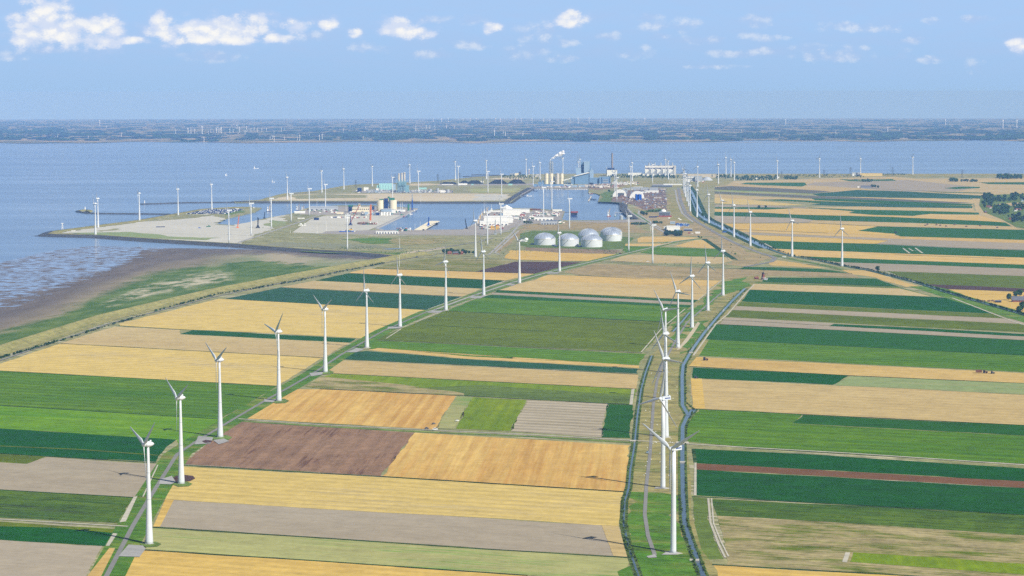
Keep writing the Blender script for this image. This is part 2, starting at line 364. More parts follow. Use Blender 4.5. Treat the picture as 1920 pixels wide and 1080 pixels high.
# ---------------------------------------------------------------- ground sheets that follow the round earth
def sheet(name, pts, m, z=0.0, cell=350.0, kind='structure', world=False, skirt=0.0, label=None, parent=None):
    P = [Vector((p[0], p[1])) if world else Vector(G(*p)) for p in pts]
    P = [p for i, p in enumerate(P) if (p - P[i - 1]).length > .01]
    if name in ('field', 'meadow', 'rough_grass', 'thin_grass', 'bare_ground', 'dry_grass', 'heath', 'sand_flat', 'sandy_marsh') and not world:   # ragged crop edges
        Q = []; amp = 1.3 if name == 'field' else 9.0; rr_ = random.Random(int(P[0].x) * 7 + len(P)); e_ = 0
        for a, b in zip(P, P[1:] + P[:1]):
            d = b - a; L_ = d.length; n = max(1, min(60, int(L_ / (22 if name == 'field' else 30)))); nn = Vector((-d.y, d.x)) / max(L_, .01)
            for i in range(n):
                e_ = e_ * .5 + rr_.gauss(0, amp) * .8
                Q.append(a + d * (i / n) + (nn * e_ if i else Vector((0, 0))))
        P = Q
    tris = tessellate_polygon([[Vector((p.x, p.y, 0)) for p in P]])
    bm = bmesh.new(); vs = [bm.verts.new((p.x, p.y, 0)) for p in P]
    for t in tris:
        try: bm.faces.new([vs[i] for i in t])
        except ValueError: pass
    xs = [p.x for p in P]; ys = [p.y for p in P]
    for ax, lo, hi in ((0, min(xs), max(xs)), (1, min(ys), max(ys))):
        k = math.floor(lo / cell) + 1
        while k * cell < hi:
            co = [0, 0, 0]; no = [0, 0, 0]; co[ax] = k * cell; no[ax] = 1
            bmesh.ops.bisect_plane(bm, geom=bm.verts[:] + bm.edges[:] + bm.faces[:], dist=1e-4, plane_co=co, plane_no=no); k += 1
    for f in bm.faces:
        f.normal_update()
        if f.normal.z < 0: f.normal_flip()
    if skirt:
        be = [e for e in bm.edges if len(e.link_faces) == 1]
        r = bmesh.ops.extrude_edge_only(bm, edges=be)
        nv = {v for v in r['geom'] if isinstance(v, bmesh.types.BMVert)}
        for v in bm.verts: v.co.z = gz(v.co.x, v.co.y) + z - (skirt if v in nv else 0)
    else:
        for v in bm.verts: v.co.z = gz(v.co.x, v.co.y) + z
    me = bpy.data.meshes.new(name); bm.to_mesh(me); bm.free(); me.materials.append(m)
    o = bpy.data.objects.new(name, me); link(o)
    if parent: o.parent = parent
    return props(o, label=label, kind=kind)
def resample(P, step):
    out = [P[0]]
    for a, b in zip(P, P[1:]):
        n = max(1, int((b - a).length / step))
        for i in range(1, n + 1): out.append(a.lerp(b, i / n))
    return out
def offset_line(P, w):
    out = []
    for i, p in enumerate(P):
        a = P[max(0, i - 1)]; b = P[min(len(P) - 1, i + 1)]; d = (b - a).normalized()
        out.append(Vector((p.x - d.y * w, p.y + d.x * w)))
    return out
def strip(name, pts, w, m, z, kind='structure', prof=None, parent=None, world=False, step=60, dash=None):
    """band along a line (photo points), width in metres; prof = [(offset, height)...] for banks"""
    P = [Vector(p) if world else Vector(G(*p)) for p in pts]
    P = resample(P, step)
    if prof is None: prof = [(-w / 2, 0), (w / 2, 0)]
    rows = [(offset_line(P, -o), h) for o, h in prof]
    vs = []; fs = []; n = len(P)
    for R, h in rows:
        for p in R: vs.append((p.x, p.y, gz(p.x, p.y) + z + h))
    for j in range(len(rows) - 1):
        for i in range(n - 1):
            if dash and (i % (dash * 2)) >= dash: continue
            fs.append((j * n + i, (j + 1) * n + i, (j + 1) * n + i + 1, j * n + i + 1))
    me = bpy.data.meshes.new(name); me.from_pydata(vs, [], fs); me.materials.append(m); me.update()
    bm = bmesh.new(); bm.from_mesh(me); bmesh.ops.recalc_face_normals(bm, faces=bm.faces)
    if sum(f.normal.z for f in bm.faces) < 0: bmesh.ops.reverse_faces(bm, faces=bm.faces)
    bm.to_mesh(me); bm.free()
    o = bpy.data.objects.new(name, me); link(o)
    if parent: o.parent = parent
    return props(o, kind=kind)

# ---------------------------------------------------------------- sea: one sheet round the camera out past the horizon
def polar(name, rs, azs, m, z, fz=None, closed=False):
    vs = []; fs = []; n = len(azs)
    for i, r in enumerate(rs):
        for j, a in enumerate(azs):
            rr = r(a) if callable(r) else r
            x, y = rr * sin(a), rr * cos(a); vs.append((x, y, gz(x, y) + z))
    for i in range(len(rs) - 1):
        for j in range(n - 1): fs.append((i * n + j, i * n + j + 1, (i + 1) * n + j + 1, (i + 1) * n + j))
    me = bpy.data.meshes.new(name); me.from_pydata(vs, [], fs); me.materials.append(m); me.update()
    bm = bmesh.new(); bm.from_mesh(me); bmesh.ops.recalc_face_normals(bm, faces=bm.faces)
    if sum(f.normal.z for f in bm.faces) < 0: bmesh.ops.reverse_faces(bm, faces=bm.faces)
    bm.to_mesh(me); bm.free()
    return props(link(bpy.data.objects.new(name, me)), kind='structure')
azs = [radians(a) for a in list(range(-180, -24, 3)) + [x * .5 for x in range(-48, 49)] + list(range(27, 181, 3))]
rs = [100, 600, 1200, 2000] + [2500 + 250 * k for k in range(0, 60)] + [17500 + 500 * k for k in range(1, 30)] + [32000 * 1.035 ** k for k in range(1, 34)]
polar('sea', rs, azs, water_mat('sea_water', (94, 116, 150), .2, .86, 1.12), -3.0)
# ---------------------------------------------------------------- mainland and harbour land
COAST = [(-1500,1500),(-600,850),(-200,715),(0,647),(200,588),(400,545),(546,517),(640,500),(702,491),(735,484),(700,479),(640,474),(560,470),(480,463.5),(428,459.5),(283,451),(179,443.5),(95,441.5),(76,440),(91,434),(164,424.5),(252,413.5),(315,402.5),(372,392.6),(430,389),(470,388.4),(491,389.5),(478,397),(425,409),(402,420),(445,422),(497,409),(545,401),(556,396),(580,389),(633,385),(700,385),(783,390.5),(755,405),(706,428),(722,431.5),(868,430),(894,417),(902,402.6),(918,394.4),(949,390),(992,390),(1059,395.5),(1053,411),(1062,413),(1141,413),(1158,412),(1198,411),(1178,394),(1176,382),(1158,380),(1121,379),(1125,366),(1117,362.5),(1103,362),(1104,354.2),(1000,352.8),(975.5,366),(957,380),(800,380),(493,379.5),(440,379.6),(440,378.4),(493,376),(538,363.5),(591,359.5),(644,350),(668,347),(766,343),(820,340),(862,335.8),(903,332),(945,330),(958,328.4),(1000,326.5),(1113,325.3),(1274,325.6),(1500,325.8),(2100,325.6)]
cw = [G(*p) for p in COAST] + [(9000, 11500), (9000, -4000), (-4000, -4000), (-2500, 0)]
sheet('ground', cw, F('rough'), 0, world=True, skirt=4)
shore = mat('quay_stone', (84, 84, 88), .9)
# low-water flats west of the sea dyke: mud, marsh and shell sand drift into each other with distance from the dyke
WB = [(-400,560),(-200,528),(0,490.5),(94,469),(173,459.5),(267,462),(378,464.3),(480,466),(560,471.5),(640,476),(700,481),(733,485)]
ZL = [[(-900,960),(-200,716),(0,648),(200,589),(400,546),(546,518),(640,501),(702,492),(760,490)],
      [(-900,900),(-200,686),(0,630),(65,606),(140,584),(200,556),(262,520),(330,503),(390,492),(480,490),(600,498),(640,500),(702,491.5),(760,489)],
      [(-900,760),(-200,628),(0,576),(31,572),(94,556),(163,519),(219,503),(272,470),(300,464),(378,465.3),(480,467),(560,472.5),(640,477),(700,482),(760,487)],
      [(-900,600),(-200,528),(0,490.5),(94,469),(173,459.5),(267,462),(378,464.3),(480,466),(560,471.5),(640,476),(700,481),(760,486)]]
def plin(L, x):
    for (x0, y0), (x1, y1) in zip(L, L[1:]):
        if x <= x1: return y0 + (y1 - y0) * (x - x0) / (x1 - x0)
    return L[-1][1]
mw, tw, bw = newmat('tidal_flat')
Pq = tw.node('ShaderNodeNewGeometry').outputs['Position']
at = tw.node('ShaderNodeAttribute', attribute_name='zone'); sp_ = tw.node('ShaderNodeSeparateXYZ'); tw.l.new(at.outputs['Vector'], sp_.inputs[0]); uu = sp_.outputs[0]; xx = sp_.outputs[1]
aw = ang((0, 647), (546, 518))
rm_ = tw.mapping(Pq, -aw, (1, 1, 1))
nb_ = tw.noise(tw.mapping(rm_, 0, (1/600., 1/220., 1)), 1.0, 6, .62); nm_ = tw.noise(tw.mapping(rm_, 0, (1/130., 1/45., 1)), 1.0, 6, .68); nr_ = tw.noise(tw.mapping(Pq, -.2, (1/30., 1/20., 1)), 1.0, 5, .6)
u2 = tw.math('ADD', uu, tw.math('MULTIPLY', tw.math('SUBTRACT', nb_, .5), 1.3)); u2 = tw.math('ADD', u2, tw.math('MULTIPLY', tw.math('SUBTRACT', nm_, .5), .9))
cgreen = tw.mix(tw.ramp(nm_, .4, .6), lin((66,94,26)), lin((98,116,48)))
csand = tw.mix(tw.ramp(nm_, .45, .6), lin((142,138,108)), lin((182,174,148)))
csand = tw.mix(tw.ramp(nr_, .54, .62), csand, lin((100,116,66)))
cmud = tw.mix(tw.ramp(nm_, .35, .65), lin((88,80,76)), lin((112,102,94)))
ctaupe = tw.mix(tw.ramp(nm_, .4, .62), lin((118,108,88)), lin((146,134,108)))
sband = tw.math('MULTIPLY', tw.ramp(tw.math('ABSOLUTE', tw.math('SUBTRACT', tw.math('ADD', uu, tw.math('MULTIPLY', tw.math('SUBTRACT', nb_, .5), .8)), .48)), .12, .26, 1, 0), tw.ramp(tw.math('ABSOLUTE', tw.math('SUBTRACT', xx, .52)), .17, .22, 1, 0))
sband = tw.math('MULTIPLY', sband, tw.ramp(nm_, .44, .54))
c_ = tw.mix(sband, cgreen, csand)
c_ = tw.mix(tw.ramp(u2, .82, 1.2), c_, ctaupe)
c_ = tw.mix(tw.ramp(u2, 1.15, 1.7), c_, cmud)
farw = tw.ramp(xx, .62, .8)
c_ = tw.mix(tw.math('MULTIPLY', farw, tw.math('MULTIPLY', tw.ramp(u2, .9, 1.0), tw.ramp(u2, 1.5, 1.75, 1, 0))), c_, tw.mix(tw.ramp(nb_, .42, .56), lin((158,148,122)), lin((124,132,92))))
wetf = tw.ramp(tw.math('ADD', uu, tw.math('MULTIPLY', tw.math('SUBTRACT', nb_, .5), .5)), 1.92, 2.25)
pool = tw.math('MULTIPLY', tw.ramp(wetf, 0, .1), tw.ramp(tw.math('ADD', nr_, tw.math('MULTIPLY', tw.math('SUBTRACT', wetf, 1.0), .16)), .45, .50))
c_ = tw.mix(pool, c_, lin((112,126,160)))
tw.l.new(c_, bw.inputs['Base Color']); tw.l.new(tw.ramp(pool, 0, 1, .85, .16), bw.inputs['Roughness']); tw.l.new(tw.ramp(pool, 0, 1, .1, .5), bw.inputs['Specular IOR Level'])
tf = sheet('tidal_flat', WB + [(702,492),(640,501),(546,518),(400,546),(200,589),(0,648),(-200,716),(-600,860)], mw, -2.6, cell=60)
za = tf.data.attributes.new('zone', 'FLOAT_VECTOR', 'POINT')
for v_ in tf.data.vertices:
    q = v_.co; dx, dy, dz_ = q.x, q.y, q.z - H
    fw2 = dy * cos(PITCH) - dz_ * sin(PITCH); X_ = 960 + FP * dx / fw2; Y_ = 540 - FP * (dy * sin(PITCH) + dz_ * cos(PITCH)) / fw2
    ys = [plin(L, X_) for L in ZL]; zz = 3.0
    for k in range(3):
        if Y_ >= ys[k + 1]: zz = k + max(0, min(1, (ys[k] - Y_) / max(.3, ys[k] - ys[k + 1]))); break
    za.data[v_.index].vector = (zz, X_ / 600, 0)
strip('shore_path', [(-300,762),(-200,722),(0,652),(200,591.5),(400,546.5),(546,518.5)], 5, F('gravel'), -1.7)

# sea wall: stone revetment with a grass crest round the west harbour land
SW = [(735,484),(700,479),(640,474),(560,470),(480,463.5),(428,459.5),(283,451),(179,443.5),(95,441.5),(78,440)]
strip('revetment', SW, 0, F('stone'), 0, prof=[(34, .5), (24, 3.0), (6, 2.4), (-16, -2), (-38, -3.3)])
strip('revetment_crest', SW, 0, F('dyke_grass'), 0, prof=[(62, .3), (46, 2.4), (34, 2.6), (23, 3.3)])
NW = [(78,440),(91,434.3),(164,424.8),(252,413.7),(315,402.7),(372,392.8),(430,389.2),(470,388.7)]
strip('revetment', NW, 0, F('stone'), 0, prof=[(20, 3.0), (4, 1.6), (-16, -3.3)])
strip('revetment_crest', NW, 0, F('dyke_grass'), 0, prof=[(52, .4), (36, 2.6), (19, 3.2)])
strip('revetment', [(440,379.2),(493,379.6),(800,380.2),(956,380.2),(976,366.2),(1000,353)], 0, F('stone'), 0, prof=[(-26, 3.6), (-14, 2), (14, -3.3)])
strip('revetment', [(440,378.6),(493,376),(538,363.5),(591,359.5),(644,350),(668,347),(766,343),(820,340),(862,335.8),(903,332),(945,330)], 0, F('dyke_grass'), 0, prof=[(-40, -3.3), (-10, 2.2), (20, .5)])
strip('revetment', [(1198,411.3),(1179,394),(1177,382),(1158,380),(1121,379)], 0, F('stone'), 0, prof=[(-34, 3), (-12, 2.5), (10, -3.3)])

# the sea dyke: grass bank with an asphalt toe and tracks
DK = [(-700,905),(-300,752),(0,660),(200,597),(400,549.5),(546,521),(650,502),(712,491),(755,483.5),(800,477.5)]
strip('dyke', DK, 0, F('dyke_grass'), 0, prof=[(-44, -2.5), (-30, 1.0), (-13, 8.2), (-9, 8.4), (8, 2.4), (26, .5)][::-1])
strip('dyke_toe_road', DK, 0, F('asphalt'), 0, prof=[(-52, -2.2), (-43, -1.9)][::-1] if False else [(-36, -1.2), (-29.5, 1.4)])
strip('dyke_road', [(-700,938),(-300,776),(0,676.5),(200,608.5),(400,557.3),(546,527.5),(650,506.5),(712,495),(760,486),(800,479.5),(860,471)], 4.2, F('asphalt'), .9)

def wf(kind, pts, z=.15, name='field'): return sheet(name, pts, F(kind), z)
# ---------------------------------------------------------------- fields west of the turbine road
wf('grey_dust', [(-300,1000),(0,1012.5),(192,1024),(162,1080),(125,1160),(-300,1160)])
wf('green_dark', [(-300,974),(0,987),(100,989.5),(217,1000),(200,1024),(192,1024),(0,1012.5),(-300,1000)])
wf('olive', [(-300,964),(0,978),(222,992),(217,1000),(100,989.5),(0,987),(-300,974)])
wf('weedy', [(-300,905),(0,918.5),(250,933),(222,981),(0,970.5),(-300,956)])
wf('grey', [(-300,855),(0,867),(50,870),(88,857.5),(297,870.5),(268,932),(250,932.5),(0,918.5),(-300,905)])
wf('olive', [(-300,838),(0,850.5),(86,856),(50,870),(0,867),(-300,855)])
wf('green_dark', [(-300,790),(0,803.5),(331,824.5),(312,838),(297,855),(292,866),(0,850.5),(-300,838)])
strip('grass_strip', [(-300,824),(0,836.5),(150,843),(296,854)], 6, F('olive'), .3)
wf('green_bright', [(-300,746),(0,760.5),(415,786.5),(370,820),(335,833),(331,824.5),(0,803.5),(-300,790)])
wf('green', [(-300,681),(0,695.5),(520,724),(415,786),(0,760),(-300,746)])
wf('stubble_line', [(-60,700),(0,682),(112,644.5),(605,671.3),(525,721.5),(518,724),(0,695.5),(-90,691)])
wf('stubble_pink', [(113,643.5),(215,612.5),(338,618.5),(338,627),(655,643),(605,670.5)])
wf('green_forest', [(337,626.3),(362,619),(400,620.5),(667,635),(655,642.5),(500,634.5)])
wf('stubble_line', [(222,607),(410,560.3),(520,566),(798,581),(700,628),(678,634.3),(400,619.5),(342,618),(225,611)])
wf('teal', [(423,560),(525,539.3),(650,546),(867,557),(803,580),(798,581),(600,570)])
wf('stubble_pink', [(527,538.5),(587,526.5),(650,529),(800,537),(903,541.5),(867,556.3),(650,545.5)])
wf('green_forest', [(592,526),(652,512.6),(800,520),(947,526.5),(905,541),(800,536.5)])
wf('wheat', [(660,509.5),(692,504),(800,506.8),(1003,513.5),(947,526),(800,519),(655,512)])
wf('olive_tan', [(702,502.5),(740,494),(817,483.5),(967,490),(892,509),(800,506),(700,503.5)])
wf('brown_dark', [(892,509.3),(967,490.5),(1040,491),(1101,492.3),(1024,511),(1003,513)])
wf('wheat_gold', [(945,484),(957,469.3),(1050,471.5),(1159,477),(1118,489.5),(1040,489),(965,487.3)])
# between the turbine road and the dyke canal
wf('heath', [(1057,510),(1113,494.3),(1300,500.8),(1340,503.6),(1597,512.6),(1614,521),(1440,517),(1351,524.5),(1184,521),(1080,515)])
wf('wheat', [(1026,515.5),(1080,517),(1352,525.3),(1337,537),(1180,533),(1000,526)])
wf('stubble', [(1000,525.5),(1180,532.5),(1337,536.5),(1309,562.5),(1180,557),(936,543.8),(975,532)])
wf('green_mid', [(932,544.3),(1180,556),(1309,563),(1302,567.5),(1180,561),(926,548.5)])
wf('grey', [(922,548.5),(1180,560.5),(1302,567.5),(1299,571.5),(1180,566),(924,552.3)])
wf('green', [(906,555),(924,553),(1180,566.5),(1297,572.5),(1262,603.5),(1180,599.8),(838,582.5)])
wf('green_mid', [(906,555),(924,553),(1180,566.5),(1297,572.5),(1293,576.5),(1180,571),(900,558)], z=.3)
wf('olive', [(836,583),(1180,600.8),(1260,604.5),(1204,660.5),(700,636.5)])
strip('ditch', [(808,610),(1027,621.5)], 5, F('ditch'), .3)
wf('green', [(702,638),(1212,664),(1198,684.5),(870,668),(712,652),(697,655),(680,650)])
wf('wheat', [(690,656),(706,652.5),(1198,685.7),(1198,690.3),(870,672.5)])
wf('teal', [(655,662),(686,658),(870,673),(1196,691.5),(1196,700.5),(870,684),(644,674)])
wf('stubble', [(637,675.5),(1196,702.5),(1193,729),(870,713),(606,699)])
wf('lime', [(626,700.5),(870,713.6),(1193,730),(1186,757),(870,741.5),(740,730),(606,706)])
wf('olive_grass', [(740,730),(900,722),(1189,742),(1186,758.5),(870,742.5),(690,727)], z=.3)
wf('patchy', [(603,706),(760,722),(870,738),(870,742),(600,728.7),(572,725)], z=.32)
wf('wheat_cols', [(541,729.5),(600,730),(855,742.5),(815,805.5),(600,793),(463,785)])
wf('pale_green', [(857,742.7),(885,744.3),(853,803.5),(816,803)])
wf('lime', [(886,744.5),(987,750),(957,808),(855,804)])
wf('rows_grey', [(988,750),(1139,757.4),(1127,820),(958,808.5)])
wf('green_mid', [(1140,757.6),(1187,760),(1182,821.5),(1128,820)])
wf('brown', [(450,789),(777,811.3),(715,892.8),(500,880),(347,870.5),(366,850),(420,812)])
wf('wheat_cols', [(778,811.5),(1181,835.3),(1172,921.5),(716,893)])
wf('stubble_line', [(345,875),(500,883.5),(715,895),(1168,923),(1160,986.5),(900,970.5),(600,954.5),(310,936),(318,905)])
wf('grey_dust', [(309,936.5),(600,955),(900,971),(1160,987),(1176,1044.5),(900,1028),(600,1007.5),(287,987)])
wf('pale_green', [(276,990),(600,1010),(900,1030),(1176,1047),(1188,1110),(1195,1180),(1100,1089),(990,1078.5),(600,1052),(273,1030)])
wf('wheat_gold', [(262,1032),(600,1053),(990,1080),(1100,1091),(1190,1180),(190,1180),(232,1060)])
wf('stubble', [(1128,985.5),(1160,987),(1176,1044.5),(1150,1043)], .3, 'headland')
wf('wheat_gold', [(310,936.5),(326,938),(300,988),(287,988)], .3, 'headland')
# ---------------------------------------------------------------- fields east of the canal
wf('wheat_gold', [(1335,1060),(1660,1078),(1850,1089),(1900,1200),(1350,1200)])
wf('patchy', [(1345,967),(1600,982),(1920,1004),(2250,1024),(2250,1220),(1850,1088),(1660,1076.5),(1362,1061),(1356,1010)])
wf('weedy', [(1333,936),(1600,948),(1920,966),(2250,984),(2250,1024),(1920,1003.5),(1600,981.5),(1345,967)])
wf('lime', [(1600,1036),(1760,1046),(1920,1058),(2250,1075),(2250,1110),(1920,1078),(1760,1066),(1594,1054)], z=.3)
wf('gravel', [(1579,1054),(1585,1036.5),(1594,1036.5),(1588,1055)], z=.34, name='bare_patch')
wf('olive_grass', [(1298,932),(1326,935),(1330,980),(1345,1020),(1357,1048),(1318,1050),(1300,985)])
strip('farm_track', [(1328,935),(1332,980),(1347,1020),(1360,1046)], 2.2, F('gravel'), .4)
strip('farm_track', [(1334,935),(1338,982),(1352,1016),(1366,1044)], 1.5, F('gravel'), .4)
wf('green_forest', [(1305,880.5),(1600,897),(1920,915.3),(2250,934),(2250,983),(1920,965),(1600,946.5),(1305,929)])
wf('red_soil', [(1304,869),(1600,885),(1920,902.8),(2250,921),(2250,934),(1920,915),(1600,896.5),(1305,880)])
wf('green_dark', [(1302,841.5),(1500,851),(1920,878.5),(2250,897),(2250,921),(1920,902.5),(1600,884.5),(1304,868.5)])
wf('green', [(1310,767),(1400,770.5),(1505,777.5),(1485,794),(1920,817.5),(2250,836),(2250,886),(1920,870),(1600,850),(1395,838),(1290,828),(1284,812),(1290,792)])
wf('green_mid', [(1506,778),(1700,788),(1920,798),(2250,816),(2250,835),(1920,817),(1486,793.6)])
wf('stubble', [(1295,709.5),(1570,723.5),(1740,731),(1920,740.5),(2250,756),(2250,814),(1920,797),(1505,776.5),(1300,766)])
wf('green_dark', [(1300,689),(1592,704),(1562,721.5),(1298,708.5)])
wf('pale_mint', [(1596,705.5),(1920,719),(2250,735),(2250,755),(1920,740),(1740,730.5),(1566,722.5)])
wf('wheat', [(1306,669.5),(1600,684),(1920,700),(2250,716),(2250,734),(1920,718.5),(1596,704),(1292,686.5)])
wf('green', [(1340,608.5),(1600,621),(1920,638.3),(2250,655),(2250,713),(1920,697.5),(1600,682),(1310,667)])
wf('green_mid', [(1340,608.5),(1600,621),(1920,638.3),(2250,655),(2250,683),(1920,666),(1600,650),(1322,636)], z=.28)
wf('grey', [(1352,595.5),(1400,597),(1562,606.5),(1920,625.5),(2250,643),(2250,654),(1920,638),(1600,620.5),(1342,607.5)])
wf('green_dark', [(1554,611.5),(1564,607.5),(1740,616),(1920,626.5),(2250,643),(2250,648),(1920,631),(1740,621)], z=.3)
strip('ditch', [(1352,600),(1400,602),(1556,611)], 4, F('ditch'), .3)
wf('olive', [(1370,581.5),(1400,582),(1700,598),(1920,608),(2250,625),(2250,640),(1920,623),(1562,605),(1356,594)])
wf('grey', [(1378,574),(1400,575.3),(1650,586.5),(1897,598),(1985,608),(1920,607.5),(1700,597),(1371,581)])
wf('olive', [(1388,565.8),(1400,566.5),(1640,578.5),(1864,588.5),(1893,597.5),(1650,586),(1379,573.5)])
wf('green_dark', [(1404,543.2),(1560,549),(1763,557.2),(1779,558.8),(1860,588),(1640,578),(1400,566),(1389,565)])
wf('stubble_pink', [(1412,532),(1550,536),(1687,541),(1745,555.8),(1560,548.5),(1401,542.8)])
wf('olive_grass', [(1421,528.7),(1550,533),(1684,537.5),(1712,546),(1750,556),(1687,540.7),(1550,535.7),(1413,531.6)], z=.17)
wf('green_mid', [(1440,520.5),(1560,521),(1642,522.3),(1684,537),(1560,532.5),(1424,528.4)])
wf('wheat', [(1576,505.5),(1600,507),(1625,507),(1722,536.5),(1699,538.2),(1660,527),(1640,520),(1597,514)])
wf('green_mid', [(1393,500.3),(1450,501),(1540,504.5),(1592,511.6),(1500,509),(1385,504.6)])
wf('wheat', [(1440,491.5),(1458,488.2),(1500,493.5),(1550,503),(1500,500.5),(1446,498)])
c8 = lambda L: [(1340 + x / 3.3103, 280 + y / 3.3103) for x, y in L]
E8 = [  # fields north-east of the drain, far to near
 ('stubble_pink', [(20,200),(1100,168),(1250,182),(1920,178),(2600,180),(2600,520),(1920,500),(1850,478),(1700,452),(1625,400),(1600,300),(300,250),(0,240)], .1),
 ('stubble', [(150,208),(540,200),(1100,172),(1190,186),(700,196),(560,206)], .2),
 ('green_mid', [(770,185),(1100,184),(1130,195),(900,199),(830,197)], .2),
 ('green_mid', [(160,215),(200,206),(560,206),(570,222),(540,231),(300,225)], .2),
 ('stubble', [(60,226),(200,218),(560,232),(900,240),(1040,258),(700,259),(400,243)], .2),
 ('grey', [(560,222),(620,206),(1200,190),(1640,235),(1500,262),(1100,262),(900,241)], .18),
 ('green_mid', [(1640,205),(1920,204),(2600,206),(2600,220),(1920,219),(1700,216)], .2),
 ('stubble', [(1500,190),(1920,186),(2600,187),(2600,205),(1920,204),(1600,205)], .2),
 ('green_mid', [(1420,241),(1520,232),(1650,233),(1640,241),(1500,247)], .25),
 ('green_mid', [(1300,262),(1700,270),(1700,275),(1400,268)], .25),
 ('slate', [(0,234),(100,228),(600,251),(720,262),(600,274),(320,262),(0,250)], .2),
 ('pale_green', [(0,250),(320,262),(600,275),(620,282),(300,274),(0,260)], .2),
 ('slate', [(0,262),(60,265),(620,290),(1100,308),(1600,332),(1500,336),(650,306),(330,290),(0,274)], .22),
 ('teal', [(600,276),(760,264),(880,252),(1200,262),(1700,290),(1690,306),(1400,304),(1100,301),(650,290)], .24),
 ('stubble', [(700,294),(1200,300),(1650,314),(1600,336),(1200,322),(640,302)], .2),
 ('stubble', [(0,278),(200,290),(330,296),(650,310),(1500,338),(1605,345),(1605,365),(1100,352),(600,332),(270,312),(0,320)], .19),
 ('green_mid', [(600,304),(900,312),(1500,337),(1600,342),(1590,350),(1200,340),(620,316)], .25),
 ('green_mid', [(265,313),(420,310),(620,320),(1600,352),(1600,363),(1050,356),(640,334),(560,328)], .25),
 ('teal', [(590,345),(700,330),(1000,335),(1290,350),(1600,362),(1600,366),(1100,360),(800,352)], .27),
 ('stubble_line', [(0,300),(200,312),(560,346),(300,350),(0,335)], .21),
 ('grey', [(0,344),(250,345),(560,360),(560,366),(250,358),(0,356)], .25),
 ('green_mid', [(0,360),(250,360),(470,362),(500,366),(330,374),(0,368)], .26),
 ('stubble', [(500,360),(800,358),(1050,350),(1290,352),(1600,364),(1625,393),(1290,385),(860,375),(600,364)], .2),
 ('green_mid', [(560,360),(860,374),(1250,381),(1640,393),(1640,404),(1340,401),(1290,404),(1230,413),(1000,408),(830,396),(870,386)], .28),
 ('wheat', [(0,370),(450,364),(860,380),(830,396),(1230,414),(1340,401),(1640,410),(1800,453),(1300,436),(700,414),(0,388)], .2),
 ('green_mid', [(0,388),(300,393),(500,405),(1100,420),(1700,447),(1800,454),(1846,478),(1200,456),(620,440),(500,426),(0,412)], .26),
 ('grey', [(0,412),(500,428),(620,437),(572,455),(300,457),(60,459),(0,447)], .22),
 ('stubble', [(622,438),(1200,456),(1850,479),(1902,500),(1400,488),(1010,477),(560,456)], .22),
 ('green_mid', [(1010,480),(1400,488),(1920,500),(2600,520),(2600,590),(1920,562),(1500,550),(1150,541),(1120,525),(890,506)], .24),
 ('wheat_gold', [(60,461),(600,459),(1010,479),(885,506),(1130,521),(1115,535),(700,520),(140,497)], .2),
 ('wheat', [(140,498),(700,521),(1170,537),(1920,563),(2600,591),(2600,610),(1920,583),(1150,556),(700,537),(170,512)], .21),
 ('grey', [(172,514),(600,534),(1150,556),(1080,566),(600,545),(200,528)], .22),
 ('wheat_gold', [(205,530),(600,546),(1078,567),(1000,586),(600,577),(250,563)], .21),
 ('grey', [(1080,566),(1160,556),(1920,583),(2600,610),(2600,652),(1920,624),(1500,610),(1000,587)], .22),
 ('green_mid', [(262,565),(600,577),(1000,588),(1500,611),(1920,626),(2600,653),(2600,700),(1920,672),(1200,648),(350,616)], .23),
 ('wheat', [(352,617),(1200,649),(1920,673),(2600,700),(2600,745),(1920,716),(1200,690),(500,662),(420,642)], .21),
 ('green_mid', [(520,663),(1200,691),(1920,717),(2600,746),(2600,768),(1920,741),(1200,714),(770,701)], .22),
 ('grey', [(745,700),(1200,715),(1920,742),(2600,769),(2600,815),(1920,787),(1400,768),(970,752),(850,727)], .23),
 ('olive', [(1050,757),(1400,769),(1920,788),(2600,816),(2600,890),(1920,863),(1600,848),(1290,836),(1160,792)], .2),
 ('brown_dark', [(1300,838),(1600,849),(1920,865),(2600,890),(2600,910),(1920,885),(1650,874),(1440,868)], .24),
 ('wheat_gold', [(1450,870),(1650,875),(1920,887),(2600,912),(2600,1120),(2000,1040),(1850,990),(1700,950),(1580,915)], .2),
]
for k, L, z in E8: wf(k, c8(L), z)
strip('drain_bank_grass', c8([(1300,850),(1450,895),(1620,950),(1760,990),(1920,1042),(2150,1110)]), 70, F('verge_green'), .17)
# thin dark ditches between far strips
for L in ([(0,250),(320,262),(600,275)], [(60,459),(572,456),(1010,478),(1902,501)], [(560,360),(250,345),(0,344)], [(1000,586),(1500,611),(1920,625)], [(700,520),(140,497)],[(900,241),(1400,262)],[(1120,655),(1500,668),(1800,678)],[(620,440),(1200,456)]):
    strip('ditch', c8(L), 9, F('ditch'), .4)
strip('grass_edge', c8([(1000,588),(1500,612),(1920,627)]), 7, F('gravel'), .4)
strip('farm_track', c8([(1170,615),(1210,645)]), 5, F('gravel'), .4); strip('farm_track', c8([(1245,612),(1290,645)]), 5, F('gravel'), .4)
strip('farm_track', c8([(1205,616),(1232,632),(1250,630)]), 4, F('gravel'), .4); strip('farm_track', c8([(310,585),(355,608)]), 5, F('gravel'), .4)
strip('farm_track', c8([(1060,758),(1160,795),(1250,825)]), 3, F('gravel'), .4)

wf('wheat_gold', [(1295,709.5),(1316,710.5),(1322,766.5),(1300,766)], .3, 'headland'); wf('wheat_gold', [(1306,669.5),(1322,670.3),(1312,687.5),(1292,686.5)], .3, 'headland')

